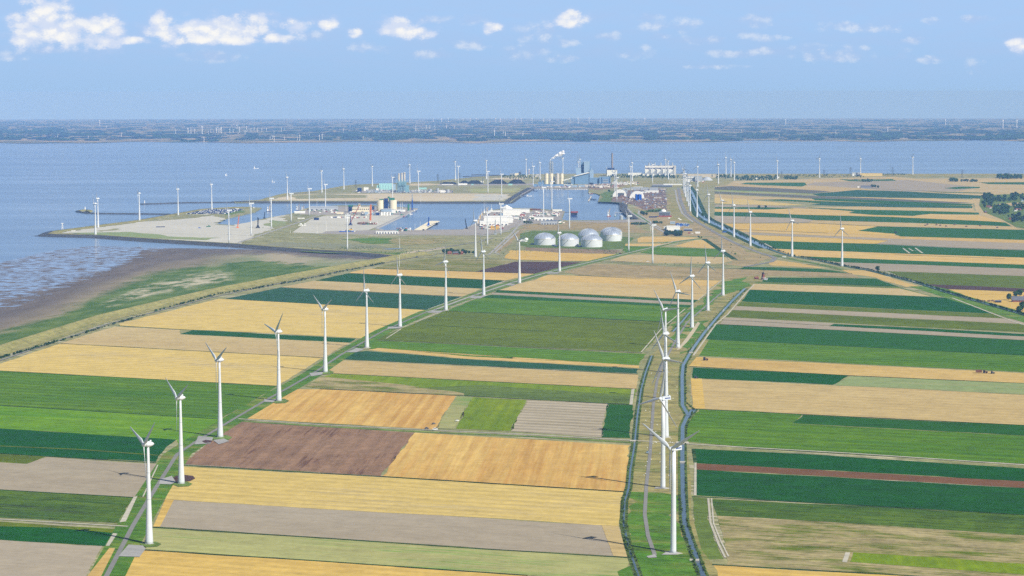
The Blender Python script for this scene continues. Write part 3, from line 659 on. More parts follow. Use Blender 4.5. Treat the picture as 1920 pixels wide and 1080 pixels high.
# ---------------------------------------------------------------- ditches along the field edges
D = lambda L, w=4.5: strip('ditch', L, w, F('ditch'), .34)
for L in ([(-300,746),(0,760.3),(415,786.3)], [(-300,681),(0,695.5),(518,724)], [(113,644.2),(605,671)], [(222,611),(338,618),(362,619)],
          [(423,560.5),(600,570.5),(798,581.2)], [(527,538.8),(867,556.6)], [(-300,838),(0,850.6),(292,868)], [(655,512.3),(800,519.5),(947,526.3)],
          [(700,504),(800,506.4),(1003,513.3)], [(926,544),(1180,556),(1309,562.8)], [(836,582.8),(1180,600.4),(1260,604.2)],
          [(700,637.3),(1204,662)], [(645,674),(870,684.5),(1196,702)], [(606,699.5),(870,713.2),(1193,729.7)], [(600,729.4),(870,742.3),(1186,759.3)],
          [(457,786.5),(600,795),(815,808)], [(347,872.5),(500,881.8),(715,894),(1170,922.5)], [(282,988.5),(600,1009),(900,1029.3),(1176,1046)],
          [(716,893.5),(1170,922.2)], [(1080,516),(1184,522),(1351,526)], [(1040,491),(1118,490.5),(1340,502),(1597,512.8)], [(1322,636),(1600,650),(1920,666.5),(2250,683)],
          [(1395,840),(1600,851.5),(1920,872)], [(1298,931),(1600,947),(1920,965.5),(2250,984)], [(1298,767),(1505,777.3),(1920,797.6),(2250,815)],
          [(1292,687.3),(1596,704.6),(1920,719)], [(1335,1059),(1660,1077.3),(1850,1088.5)], [(1440,520.5),(1560,533),(1684,537.3)], [(1342,607.8),(1600,620.8),(1920,638.3)], [(1304,868.7),(1300,842)],
          [(-300,905),(0,918.7),(250,933)], [(262,1031),(600,1052.4),(990,1079.4)], [(780,484),(817,483),(945,486),(1040,490)]):
    D(L, 5.5 if L[0][1] < 620 else 4.0)
D([(-300,790),(-200,795)], 2)

# ---------------------------------------------------------------- turbine road, farm tracks, hardstands
ROAD = [(150,1160),(200,1080),(250,985),(280,935),(305,895),(332,852),(370,827),(440,785),(505,747),(545,725),(585,702),(640,665),(720,620),(800,585),(813,582),(880,557),(955,532),(1026,511),(1105,492),(1178,474.5),(1226,463),(1263,453),(1309,447)]
ROADV = [(150,1170)] + ROAD[1:]
strip('road_verge', ROADV, 34, F('verge_green'), .22)
strip('road_verge', [(800,585),(813,582),(880,557),(955,532),(1026,511),(1105,492),(1178,474.5),(1226,463)], 36, F('verge'), .26)
strip('road', ROAD[:14], 4.8, F('asphalt'), .5)
strip('road', ROAD[13:], 6.5, F('concrete'), .5)
strip('farm_track', [(-300,960),(0,974),(240,987.5)], 4, F('gravel'), .45)
strip('farm_track', [(447,785.5),(600,796.5),(815,807),(1000,815.5),(1220,828)], 5, F('gravel'), .45)
strip('farm_track', [(1220,828),(1270,831.5),(1395,839),(1600,850.5),(1920,872),(2250,891)], 5, F('gravel'), .45)
strip('grass_strip', [(455,790),(600,799.5),(815,811),(1000,819),(1200,831)], 12, F('verge'), .3)
strip('farm_track', [(930,549.5),(880,563.5),(845,576)], 2.5, F('gravel'), .45)
strip('farm_track', [(826,585),(780,604)], 2.2, F('gravel'), .45); strip('farm_track', [(752,617),(724,635)], 2.2, F('gravel'), .45)
strip('farm_track', [(947,527),(912,539),(905,542)], 5, F('gravel'), .45); strip('farm_track', [(867,557),(803,580)], 2.5, F('gravel'), .45)
strip('farm_track', [(296,872),(268,932)], 1.5, F('gravel'), .45); strip('farm_track', [(330,871),(450,877)], 1.5, F('gravel'), .45)
wf('gravel', [(250,933),(258,930),(236,978),(224,980)], .36, 'bare_strip'); wf('gravel', [(212,1000),(220,1001),(205,1024),(198,1024)], .36, 'bare_strip')
wf('wheat', [(205,1028),(216,1028),(190,1080),(162,1130),(140,1130),(164,1080)], .3, 'bare_strip')
wf('gravel', [(1302,868),(1306,868),(1306,929),(1301,929)], .36, 'bare_strip')
wf('gravel', [(1184,730),(1190,729),(1186,759),(1180,759)], .36, 'bare_strip')
for L in ([(241,1022),(268,1024),(273,1030),(262,1045),(222,1044)], [(300,900),(322,893),(330,905),(320,909),(298,908)], [(372,818),(400,821),(395,832),(365,834)],
          [(400,826),(420,823),(430,828),(410,834)], [(495,749),(520,749),(512,755),(496,754)], [(580,700),(606,698),(604,703),(584,706)],
          [(668,653),(684,655),(668,661),(650,661)], [(728,613),(756,613),(750,616),(726,617)], [(812,583),(833,583),(824,587),(800,587)],
          [(885,556),(912,555),(900,560),(880,559.5)], [(953,532),(968,533),(962,536),(945,535)], [(1030,511),(1050,511),(1045,513.5),(1024,513.5)],
          [(1250,1036),(1272,1036),(1268,1041),(1240,1041)], [(1230,914),(1248,914),(1248,917),(1226,917)], [(1212,1044),(1228,1040),(1232,1046),(1216,1047)]):
    wf('concrete', L, .62, 'hardstand')
wf('brown_dark', [(322,898),(330,893),(345,891),(362,893),(366,898),(356,903),(330,904)], .6, 'soil_patch'); wf('brown_dark', [(378,828),(386,825.5),(398,827),(396,830.5),(384,831.5)], .66, 'soil_patch')
for x_, y_, w_ in [(280,1022,30),(340,909,28),(413,822,30),(523,753,26),(610,699,22)]:
    wf('verge', [(x_ - w_ * .6, y_), (x_ - w_ * .3, y_ - w_ * .16), (x_ + w_ * .4, y_ - w_ * .18), (x_ + w_ * .75, y_ - w_ * .04), (x_ + w_ * .5, y_ + w_ * .12), (x_ - w_ * .2, y_ + w_ * .16)], .58, 'mown_grass')
# ---------------------------------------------------------------- dyke strip and canals in the middle right
MID = [(1185,1180),(1180,1060),(1171,980),(1178,915),(1188,840),(1191,780),(1200,730),(1208,690),(1218,667),(1235,655),(1262,604),(1309,563),(1337,538),(1353,526),(1400,518),(1425,516),(1430,528),(1412,533),(1395,560),(1360,595),(1340,620),(1312,665),(1296,690),(1292,730),(1296,770),(1286,800),(1286,830),(1296,900),(1296,960),(1315,1030),(1345,1070),(1360,1180)]
wf('dry_grass', MID, .16, 'dyke_meadow')
wf('verge_green', [(1178,922),(1240,924),(1275,930),(1276,985),(1300,1050),(1330,1180),(1190,1180),(1184,1060),(1174,980)], .22, 'meadow')
wf('verge_green', [(1240,652),(1262,612),(1300,578),(1340,548),(1353,528),(1400,520),(1380,545),(1345,560),(1300,600),(1265,650)], .22, 'meadow')
wf('verge_green', [(1300,604),(1330,600),(1300,650),(1275,664),(1284,640)], .24, 'meadow')
wf('sand_warm', [(1308,604),(1313,606),(1303,622),(1290,640),(1275,655),(1268,658),(1288,632),(1298,618)], .4, 'soil_bank')
wmat = water_mat('canal_water', (62, 78, 92), .12, .9, 1.1); wmat.node_tree.nodes['Principled BSDF'].inputs['Specular IOR Level'].default_value = .4
def canal(L, w, reeds=True, bank=2):
    strip('canal_bank', L, w + 2 * bank + 2, F('bank'), .30)
    strip('canal', L, w, wmat, .40)
canal([(1397,541),(1375,562),(1345,595),(1320,625),(1297,657),(1281,685),(1279,705),(1279.5,760),(1290,778),(1280,800),(1279.5,830),(1279.5,880),(1281,935),(1283,980),(1292,1010),(1305,1045),(1314,1070),(1328,1100),(1345,1170)], 4.8)
canal([(1300,768),(1290,783)], 7, bank=2)
canal([(1222,667),(1210,700),(1202,730),(1195,780),(1191,820),(1189,840),(1182,880),(1179,915),(1171,940),(1169,980),(1178,1025),(1190,1060),(1200,1090),(1215,1160)], 2.2, bank=2)
canal([(1293,586),(1278,604),(1262,622)], 3.0, bank=3)
strip('road', [(1353,549),(1319,578),(1288,605),(1266,640),(1242,685),(1232,715),(1225,760),(1221,820),(1219,850),(1212,910),(1209,965),(1215,1005),(1228,1042)], 4.0, F('asphalt'), .5)
strip('farm_track', [(1309,563),(1353,526)], 2, F('gravel'), .45); strip('farm_track', [(1202,661),(1240,617),(1285,579)], 2.4, F('gravel'), .45)
strip('farm_track', [(1257,604),(1290,605),(1330,607)], 2, F('gravel'), .45); strip('farm_track', [(1415,533),(1400,548),(1364,590),(1342,608),(1300,667)], 3, F('gravel'), .45)
strip('farm_track', [(1779,558.5),(1786,559),(1820,572),(1862,588.5),(1900,603),(1960,622)], 4, F('gravel'), .45)
strip('farm_track', [(1758,558.5),(1779,558.5)], 4, F('gravel'), .45)
# big drain with its double line, along the right-hand turbine row
DR = [(1288,350),(1296,362),(1304,382),(1312,402),(1325,412),(1345,421.5),(1370,433),(1400,447.5),(1418,456),(1440,466),(1465,475),(1488,481),(1533,488.5),(1582,499),(1630,507.5),(1678,519.5),(1727,532.5),(1772,547.5),(1823,562.5),(1869,575.5),(1920,590.5),(2050,628)]
strip('canal_bank', DR[:10], 54, F('ditch'), .30); strip('canal', DR[:10], 21, wmat, .42)
strip('canal_bank', DR[9:], 16, F('ditch'), .32); strip('canal', DR[9:], 3.5, wmat, .42)
strip('bank_verge', [(1450,478),(1488,487),(1533,495),(1582,506)], 22, F('verge'), .2)
# ---------------------------------------------------------------- harbour ground
pf = lambda k, L, z=.2, name='yard': wf(k, L, z, name)
pf('sand', [(112,437),(165,429),(255,417.5),(335,406),(395,401),(420,410),(402,421.5),(445,423.5),(520,411),(505,430),(474,446),(446,458),(400,455),(300,448),(200,440.5)], name='sand_flat')
pf('pale_mint', [(128,436.5),(181,436),(241,435),(302,440),(330,444),(415,446),(385,450.5),(300,447.5),(247,446.5),(179,440)], .3, 'thin_grass')
pf('rough', [(181,433),(225,428),(228,431),(190,434.5)], .32, 'thin_grass'); pf('rough', [(260,416),(345,404),(400,402),(372,408),(300,414)], .32, 'thin_grass')
pf('verge', [(415,398),(455,393),(462,397),(425,404)], .3, 'thin_grass')
pf('sand', [(548,436),(583,411),(609,404.5),(705,402),(762,395),(752,404),(713,422),(690,432),(600,438)], name='port_apron')
pf('tarmac_yard', [(600,439),(612,433.5),(700,431.5),(868,431),(893,418),(903,404),(918,396),(950,391.5),(990,391.5),(1000,400),(955,431),(905,441),(700,440)], .26, 'port_apron')
pf('tarmac_yard', [(560,400),(580,391),(640,387),(700,387),(780,391.5),(752,404),(700,401.5),(610,403),(575,410)], .24, 'port_apron')
pf('sand', [(440,424),(497,410),(545,402),(555,406),(510,426),(480,438),(445,455),(420,452)], .24, 'sand_flat')
pf('pale_mint', [(492,420),(512,413),(543,417),(540,423),(505,427)], .34, 'thin_grass')
pf('rough', [(520,407),(560,402),(610,403),(560,418),(545,416)], .3, 'thin_grass')
pf('rough', [(450,456),(503,441),(620,438.5),(720,440),(830,441),(832,447),(700,448.5),(560,448)], .3, 'rough_grass')
pf('verge_green', [(640,449),(700,445),(780,450),(820,455),(700,457.5)], .34, 'rough_grass')
pf('marsh_grey', [(480,460),(520,454),(620,456),(705,459),(735,465),(620,466),(540,463)], .32, 'bare_ground')
pf('verge', [(560,471),(640,470),(735,474),(800,470),(780,480),(700,478)], .33, 'rough_grass')
pf('sand_warm', [(750,476),(780,470),(840,462),(842,465),(795,473),(760,479)], .35, 'bare_ground')
pf('patchy', [(735,448),(832,446),(835,456),(760,460),(730,455)], .36, 'bare_ground')
strip('pond', [(722,467.5),(738,466.5),(752,466)], 30, wmat, .5)
strip('road', [(440,459),(452,453),(501,437),(562,416.5),(600,403),(623,394.5),(640,390)], 9, F('concrete'), .5)
strip('road', [(780,473),(840,462.5),(900,453),(926,446)], 9, F('asphalt'), .5)
strip('port_road', [(700,442),(800,442),(905,442.5),(955,433)], 14, F('concrete'), .5)
strip('road', [(916,478),(957.5,440),(972,424),(985,411),(999,398)], 7, F('concrete'), .5)
strip('road', [(937,477.5),(927.5,474),(960,444),(973,432.5)], 6, F('concrete'), .5)
pf('heath', [(925,470),(968,432),(985,421),(1060,415),(1145,414),(1180,414),(1218,437),(1150,437),(1100,431),(985,431),(945,470),(935,476)], .22, 'heath')
pf('tarmac_yard', [(958,428),(990,400),(1002,393),(1058,396.5),(1052,411),(1060,414),(985,421)], .28, 'port_apron')
pf('rough', [(960,455),(985,432),(1100,432),(1220,438),(1242,446),(1150,445),(1130,466),(1180,470),(1178,474),(1110,476),(960,468),(935,478),(940,470)], .24, 'tank_park')
pf('olive_grass', [(975,438),(1000,433),(1090,434),(1130,440),(1190,446),(1168,466),(1130,470),(1000,466),(975,460)], .27, 'tank_park')
pf('dirt', [(985,464),(1130,468),(1165,470),(1150,476),(1050,474),(985,469)], .3, 'tank_park')
pf('wheat', [(1195,447),(1205,444),(1250,443.5),(1316,446),(1262,453),(1196,455)], .26)
pf('wheat', [(1173,457),(1240,457),(1262,455),(1232,462),(1172,461)], .28)
pf('wheat', [(1262,462),(1305,450),(1326,450.5),(1345,466),(1300,464.5)], .28)
pf('green', [(1171,462),(1230,462.5),(1205,468.5),(1176,474),(1168,470)], .3)
pf('green', [(1200,474),(1232,463.5),(1300,465.5),(1347,467),(1374,482),(1290,481),(1240,478)], .3)
pf('stubble_pink', [(1143,489),(1172,477.5),(1240,478.5),(1374,483),(1380,487),(1350,495),(1225,493.5)], .26)
pf('heath', [(1318,446),(1330,444),(1360,452),(1405,468),(1448,483),(1420,495),(1395,500),(1350,496),(1384,487),(1350,466)], .26, 'heath')
pf('rough', [(1142,490.5),(1225,494.5),(1350,497),(1395,500.5),(1390,503),(1300,502),(1180,497)], .3, 'rough_grass')
strip('ditch_bank', [(1320,448),(1345,465),(1378,487)], 16, F('ditch'), .32)
pf('heath', [(1220,440),(1218,425),(1200,400),(1190,390),(1250,370),(1262,356),(1285,356),(1300,390),(1320,415),(1355,441),(1400,470),(1330,443),(1250,443)], .2, 'heath')
pf('dry_grass', [(1252,400),(1256,358),(1268,356),(1276,385),(1285,402),(1300,420),(1255,412)], .3, 'dry_grass')
pf('dry_grass', [(1276,358),(1290,357),(1302,385),(1312,410),(1350,432),(1420,462),(1450,478),(1440,481),(1390,462),(1345,438),(1302,414),(1285,390)], .28, 'dry_grass')
pf('tarmac_yard', [(1060,415),(1141,413.6),(1160,412.5),(1198,411.8),(1215,416),(1130,418)], .26, 'quay')
strip('road', [(1272,352),(1276,376),(1286,400.6),(1308.5,417),(1345,438.5),(1380,456.7),(1417,471.7),(1443,480),(1453,484),(1447,491),(1417,496.7),(1395,500.5)], 13, F('asphalt'), .55)
strip('road', [(1266,356),(1270,378),(1279,400),(1300,417)], 7, F('concrete'), .5)
strip('road', [(1172,386),(1184,399),(1217.5,420),(1246,436),(1250,441)], 8, F('concrete'), .5)
strip('road', [(1199,395),(1197,402),(1224,419),(1240,429)], 7, F('concrete'), .5)
strip('farm_track', [(1453,483.5),(1470,483),(1478,484.5)], 5, F('gravel'), .5)
pf('verge_green', [(1186,399),(1190,398),(1218,417),(1214,420)], .34, 'bank_grass')
pf('verge', [(1121,364),(1145,358),(1152,362),(1150,378),(1160,380),(1124,378.5),(1128,368)], .26, 'rough_grass')
pf('scrap', [(1145,378),(1155,362),(1200,355),(1245,352),(1250,370),(1251,395),(1215,397),(1196,388),(1180,381)], .3, 'scrapyard_ground')
pf('dirt', [(1215,384),(1240,382),(1250,396),(1230,399),(1212,395)], .34, 'scrapyard_ground')
pf('verge', [(1213,393),(1238,391),(1243,397),(1215,398)], .38, 'rough_grass')
pf('sand_warm', [(503,375.5),(545,366),(600,363.6),(800,362.8),(925,363),(956,364.5),(945,376),(800,377.5)], .24, 'sand_flat')
pf('sand', [(885,376),(900,364),(950,365),(944,376.5)], .3, 'sand_flat')
pf('rough', [(500,377.5),(800,377.5),(945,376.3),(965,366),(974,366.5),(957,378.5),(800,379),(500,379)], .28, 'bank_grass')
pf('rough', [(540,367),(600,364),(690,366),(684,371),(560,373)], .3, 'rough_grass')
pf('rough', [(600,361),(650,352),(700,350),(740,347),(800,345),(975,347),(985,352),(960,362),(700,362)], .22, 'rough_grass')
pf('pale_green', [(880,354),(975,353),(966,361),(885,361.5)], .3, 'dry_grass')
pf('tarmac_yard', [(660,358),(740,357),(800,356),(850,357),(850,361.8),(680,361.8)], .28, 'plant_yard')
pf('sand_warm', [(766,344.5),(800,344),(830,345.5),(800,348),(768,348)], .3, 'bare_ground')
pf('tarmac_yard', [(820,346.5),(985,344.6),(998,343.5),(1000,347),(900,347.8),(820,348)], .3, 'plant_yard')
pf('sand_warm', [(903,336),(950,333),(990,333),(985,337),(950,337)], .3, 'bare_ground')
pf('tarmac_yard', [(972,365.5),(998,347),(1103,346.5),(1103,353.6),(1002,352.3),(980,365)], .3, 'plant_yard')
pf('dry_grass', [(1160,338),(1270,338),(1275,350),(1200,352),(1160,356),(1150,350)], .22, 'dry_grass')
pf('dirt', [(1100,346),(1160,341),(1180,345),(1160,352),(1120,356),(1105,354)], .28, 'plant_yard')
pf('sand_warm', [(1268,326.5),(1355,326.5),(1370,333),(1330,333),(1290,331)], .26, 'bare_ground')
pf('dry_grass', [(1290,350),(1330,336),(1375,338),(1370,345),(1320,352)], .26, 'dry_grass')
pf('dry_grass', [(1380,327),(1610,326.5),(2000,326.5),(2000,330),(1610,332),(1500,334),(1400,332)], .26, 'dry_grass')
pf('tarmac_yard', [(1226,345),(1262,345),(1261,351),(1222,351)], .34, 'plant_yard')
strip('quay_wall', [(1001,353),(1060,354.4),(1103,354.2)], 0, F('concrete'), 0, prof=[(-6, .4), (0, .9), (1.5, -3)])
strip('quay_wall', [(783,391),(755,405),(706,428),(722,432)], 0, F('concrete'), 0, prof=[(10, .4), (0, .9), (-1.5, -3)])
strip('quay_wall', [(722,431.7),(868,430.5),(894,417.5),(902,403)], 0, F('concrete'), 0, prof=[(6, .4), (0, .9), (-1.5, -3)])
# breakwaters in the water north-west
bwp = [(-9, -2.9), (-4, 1), (4, 1), (9, -2.9)]
strip('breakwater', [(148,396.6),(165,399),(200,399.8),(300,400.6),(318,401.2)], 0, F('stone'), 0, prof=bwp)
strip('breakwater', [(147,395.8),(158,393.6),(168,394.6),(163,397)], 0, F('dyke_grass'), 0, prof=[(-14, -2.9), (-6, 2), (6, 2), (14, -2.9)])
strip('breakwater', [(264,382),(290,381.3),(350,379.3),(440,378.8)], 0, F('stone'), 0, prof=bwp)
strip('breakwater', [(884,327.4),(900,327.3),(940,328.6),(958,329)], 0, F('stone'), 0, prof=bwp)
strip('breakwater', [(869,330.4),(885,331),(905,330.5),(945,330)], 0, F('stone'), 0, prof=[(-7, -2.9), (0, .5), (7, -2.9)])
strip('breakwater', [(676,346),(700,345.2),(715,345)], 0, F('stone'), 0, prof=bwp)
strip('breakwater', [(536,364.5),(560,362.4),(590,362)], 0, F('stone'), 0, prof=bwp)

# ---------------------------------------------------------------- far shore
def shore_r(a):
    px = 960 + FP * tan(a); 
    pxs = [(-3000, 269), (0, 267.6), (480, 266.5), (960, 266), (1440, 264.6), (1560, 263.6), (1920, 264.2), (5000, 262)]
    px = max(-2999, min(4999, px))
    for (x0, y0), (x1, y1) in zip(pxs, pxs[1:]):
        if x0 <= px <= x1: y = y0 + (y1 - y0) * (px - x0) / (x1 - x0); break
    g = G(px, y + 1.2 * sin(px / 61.) + .6 * sin(px / 23.)); return sqrt(g[0] ** 2 + g[1] ** 2)
fa = [radians(x * .2) for x in range(-120, 121)]
fr = [(lambda a, k=k: shore_r(a) * (1 + .012 * k)) for k in range(0, 25)] + [(lambda a, k=k: shore_r(a) * 1.3 * 1.04 ** k) for k in range(1, 34)]
m, t, b = newmat('far_land')
P = t.node('ShaderNodeNewGeometry').outputs['Position']
vo = t.node('ShaderNodeTexVoronoi'); vo.feature = 'F1'
t.l.new(t.mapping(P, ROWS * .3, (1 / 1500., 1 / 1800., 1)), vo.inputs['Vector'])
sc_ = t.node('ShaderNodeSeparateColor'); t.l.new(vo.outputs['Color'], sc_.inputs[0])
nf = t.noise(t.mapping(P, 0, (1 / 7000., 1 / 5000., 1)), 1.0, 4, .6)
k1 = t.ramp(t.math('ADD', sc_.outputs[0], t.math('SUBTRACT', nf, .5)), .50, .54)
cfar = t.mix(k1, t.mix(sc_.outputs[1], lin((80,106,62)), lin((48,76,42))), t.mix(sc_.outputs[1], lin((206,178,132)), lin((168,150,112))))
nd = t.noise(t.mapping(P, 0, (1 / 420., 1 / 900., 1)), 1.0, 5, .7)
cfar = t.mix(t.ramp(nd, .53, .58), cfar, lin((40,62,36)))
t.l.new(t.mix(1, cfar, (.8, .8, .8), 'MULTIPLY'), b.inputs['Base Color']); b.inputs['Roughness'].default_value = 1; b.inputs['Specular IOR Level'].default_value = 0
polar('far_shore', fr, fa, m, -.5)
strip('mud_bank', [(480,267.2),(700,267.6),(900,268.6),(1000,269.2),(1300,267.4),(1450,266),(1560,264.6),(1700,264.2)], 90, F('sand_warm'), -1.6, step=300)

# ---------------------------------------------------------------- haze
hb = MB().box((0, 0, -760), (190000, 190000, 760 + H + 8))
m, t, b = newmat('haze_air'); m.node_tree.nodes.remove(b)
v = t.node('ShaderNodeVolumePrincipled'); v.inputs['Color'].default_value = (.245, .475, .96, 1); v.inputs['Absorption Color'].default_value = (.40, .29, .0, 1); v.inputs['Density'].default_value = 2.8e-5; v.inputs['Anisotropy'].default_value = -.15
t.l.new(v.outputs[0], m.node_tree.nodes['Material Output'].inputs['Volume'])
props(hb.build('haze', m), kind='stuff')
# ================================================================ wind turbines
white = mat('white_paint', (205, 209, 212), .45, var=.03, scale=.3, spec=.4)
blade_white = mat('box_blade_paint', (226, 228, 230), .5, var=.04, scale=.3)  # slightly lighter even white for the blades of the box turbines
bladem = mat('blade_paint', (204, 209, 212), .5, var=.03)
grn = mat('tower_green_ring', (190, 204, 196), .6)
M_flange = mat('flange_grey', (150, 156, 162), .6)
def blade_mesh(L):
    """twisted tapering blade, root at origin, tip up +Z, chord mostly along X"""
    vs = []; fs = []; st = [(0, 1.1, 1.1, 0), (.04, 1.1, 1.1, 0), (.10, 2.3, .9, 22), (.2, 3.3, .62, 16), (.4, 2.5, .42, 9), (.65, 1.75, .28, 4), (.88, 1.15, .16, 1), (.98, .7, .09, 0), (1, .15, .04, 0)]
    n = 8
    for f, c, th, tw in st:
        tw = radians(tw + 6)
        for k in range(n):
            a = 2 * pi * k / n; x = c * .62 * cos(a) + (c * .18 if f > .05 else 0); y = th * .62 * sin(a)
            vs.append((x * cos(tw) - y * sin(tw), x * sin(tw) + y * cos(tw), f * L))
    for i in range(len(st) - 1):
        for k in range(n): fs.append((i * n + k, i * n + (k + 1) % n, (i + 1) * n + (k + 1) % n, (i + 1) * n + k))
    fs.append(tuple(range(n))[::-1]); fs.append(tuple((len(st) - 1) * n + k for k in range(n)))
    mb = MB(); mb.v = vs; mb.f = fs; return mb
def lathe_y(prof, n=14, cz=0):
    """solid of revolution about the Y axis"""
    mb = MB(); vs = []; fs = []
    for r, y in prof:
        for k in range(n):
            a = 2 * pi * k / n; vs.append((r * cos(a), y, cz + r * sin(a)))
    for i in range(len(prof) - 1):
        for k in range(n): fs.append((i * n + k, (i + 1) * n + k, (i + 1) * n + (k + 1) % n, i * n + (k + 1) % n))
    fs.append(tuple(range(n))); fs.append(tuple((len(prof) - 1) * n + k for k in range(n))[::-1])
    return mb.add(vs, fs)
HUBH = 98.0
TW = {}
def parts(kind):
    if kind in TW: return TW[kind]
    if kind == 'egg':
        tower = MB().rings((0, 0, 0), [(3.9, -.5), (3.75, 3), (3.15, 16), (2.45, 38), (1.85, 62), (1.38, 84), (1.1, 95.5)], 20).mesh('tower', white, True)
        nac = lathe_y([(.3, -3.2), (2.3, -2.6), (2.95, -1), (2.9, 1), (2.2, 3.6), (1.1, 5.6), (.2, 6.3)])
        nac.box((0, 2.5, 2.4), (1.2, 1.6, 1.5)); nac = nac.mesh('nacelle', white, True)
        hub = lathe_y([(.2, -6.6), (1.5, -6.1), (2.3, -5), (2.5, -3.3)]).mesh('hub', white, True)
        bl = blade_mesh(39).mesh('blade', bladem, True); ho = -4.6; ex = []
        ex = [('door', MB().box((0, -4.2, 1.5), (1.4, .5, 2.6)).mesh('door', mat('door_grey', (90, 96, 100)))),
              ('flange', MB().rings((0, 0, 44), [(2.36, 0), (2.34, .35)], 20).mesh('flange', M_flange)), ('flange', MB().rings((0, 0, 70), [(1.74, 0), (1.73, .3)], 20).mesh('flange', M_flange)),
              ('base_ring', MB().rings((0, 0, 0), [(6.5, -.4), (6.5, .35), (4.2, .5)], 20).mesh('base_ring', mat('plinth', (170, 166, 154), .9)))]
    else:
        tower = MB().rings((0, 0, 0), [(2.25, -.5), (2.1, 12), (1.85, 45), (1.5, 75), (1.25, 95.6)], 16).mesh('tower', white, True)
        nac = MB().box((0, 3.4, -1.9), (3.8, 11.5, 3.9)); nac.box((0, -2.9, -1.5), (3.0, 1.6, 3.0)); nac.box((0, 8.0, 2.0), (2.6, 1.4, .9))
        nac = nac.mesh('nacelle', white)
        hub = lathe_y([(.2, -6.4), (1.2, -6.0), (1.7, -5), (1.8, -3.6)], 12).mesh('hub', white, True)
        bl = blade_mesh(38).mesh('blade', blade_white, True); ho = -4.8; ex = [('base_ring', MB().rings((0, 0, 0), [(5, -.4), (5, .35), (2.6, .5)], 16).mesh('base_ring', mat('plinth', (170, 166, 154), .9)))]
    if kind == 'wide':
        tower = MB().rings((0, 0, 0), [(2.9, -.5), (2.75, 3), (2.5, 30), (2.2, 65), (1.85, 95.6)], 18).mesh('tower', white, True)
        bl = blade_mesh(41).mesh('blade', white, True)
        ex = [('blue_stripe', MB().box((0, 4.5, -.5 + HUBH), (3.9, 7.5, 1.1)).mesh('blue_stripe', mat('stripe_blue', (30, 60, 130), .5))), ('base_ring', MB().box((0, 0, -.2), (16, 9, .6)).mesh('base_ring', mat('plinth', (190, 186, 174), .9)))]
    TW[kind] = (tower, nac, hub, bl, ho, ex); return TW[kind]
NT_ = [0]
def turbine(px, pb, ph, phase, kind, label, group, yaw=60, hidden=None):
    tower, nac, hub, bl, ho, ex = parts(kind)
    p = GP(px, pb, .1); h = zat(p, px, ph); k = h / HUBH
    if kind == 'box' and not (.6 < k < 1.2): pass
    r = empty('wind_turbine', p, -radians(yaw), label, 'wind turbine', group); r.scale = (k, k, k)
    def ch(n, me, par, loc=(0, 0, 0), rot=(0, 0, 0)):
        o = bpy.data.objects.new(n, me); link(o); o.parent = par; o.location = loc; o.rotation_euler = rot; return o
    ch('tower', tower, r); ch('nacelle', nac, r, (0, 0, HUBH))
    hb_ = ch('hub', hub, r, (0, 0, HUBH))
    for q in range(3): ch('blade', bl, r, (0, ho, HUBH), (0, radians(phase + 120 * q), 0))
    if pb > 500:
        for n, me in ex: ch(n, me, r)
    return r
ORD = ['nearest', 'second', 'third', 'fourth', 'fifth', 'sixth', 'seventh', 'eighth', 'ninth', 'tenth', 'eleventh', 'twelfth']
gA = 'wind turbines in the row beside the farm road'
A = [(280,1020,833,50,'beside a grey parking pad at the bottom'),(340,907,746,61,'dark earth heap at its foot'),(413,820,675,60,'standing at the corner of the brown ploughed field'),
     (523,752,622,42,'standing at the left tip of the striped golden field'),(610,698,580,62,'standing at the left tip of a tan stubble strip'),(688,652,545,-3,'one blade pointing straight up'),
     (750,613,516,-5,'standing at the top left corner of the olive field'),(836,582,491,15,'standing at the corner of the big green block'),(907,554,472,-8,'standing at the right end of the dark green strip'),
     (974,531,451,72,'standing just below the dark brown triangular field'),(1049,509,437,2,'seen in front of the white domed tanks')]
for i, (x, b, h, f, d) in enumerate(A):
    turbine(x, b, h, f, 'egg', f'{ORD[i]} white turbine by the farm road, {d}'.replace('standing ', ''), gA, 60)
gB = 'wind turbines in the row on the canal dyke'
B = [(1262.5,1037,841,60,46),(1243,915,747,14,54),(1248.5,820,673,-28,52),(1248.5,748,626,-12,56),(1247.5,698,581,-38,54),(1271,652,547,-26,56),(1297.5,614.5,518,4,56),(1327,582.5,493,-8,60),(1355.5,554,471,0,62)]
for i, (x, b, h, f, yw) in enumerate(B):
    r = turbine(x, b, h, f, 'wide' if i < 2 else 'egg', f'white turbine left of the main canal, {ORD[i]} from the front of that row', gB, yw)
gC = 'wind turbines in the curving row beside the wide drain'
C_ = [(1578.7,499.7,429,-6),(1485,481.7,414,-20),(1406.7,461.7,398,-15),(1376,445,385,-10),(1354,431.7,376,-25),(1328.8,418.7,365,-8),(1306.8,407.5,356.5,-4),
      (1293.9,396.9,348,20),(1291,387,341,-5),(1287.8,378,333,30),(1285,370,326,-10),(1282.9,362.8,322.7,15),(1281.3,357,318,88)]
ORD += ['thirteenth']
for i, (x, b, h, f) in enumerate(C_):
    turbine(x, b, h, f, 'egg', f'white turbine beside the wide drain, {ORD[i]} of its row counted from the near end', gC, 62)
gD = 'wind turbines round the harbour'
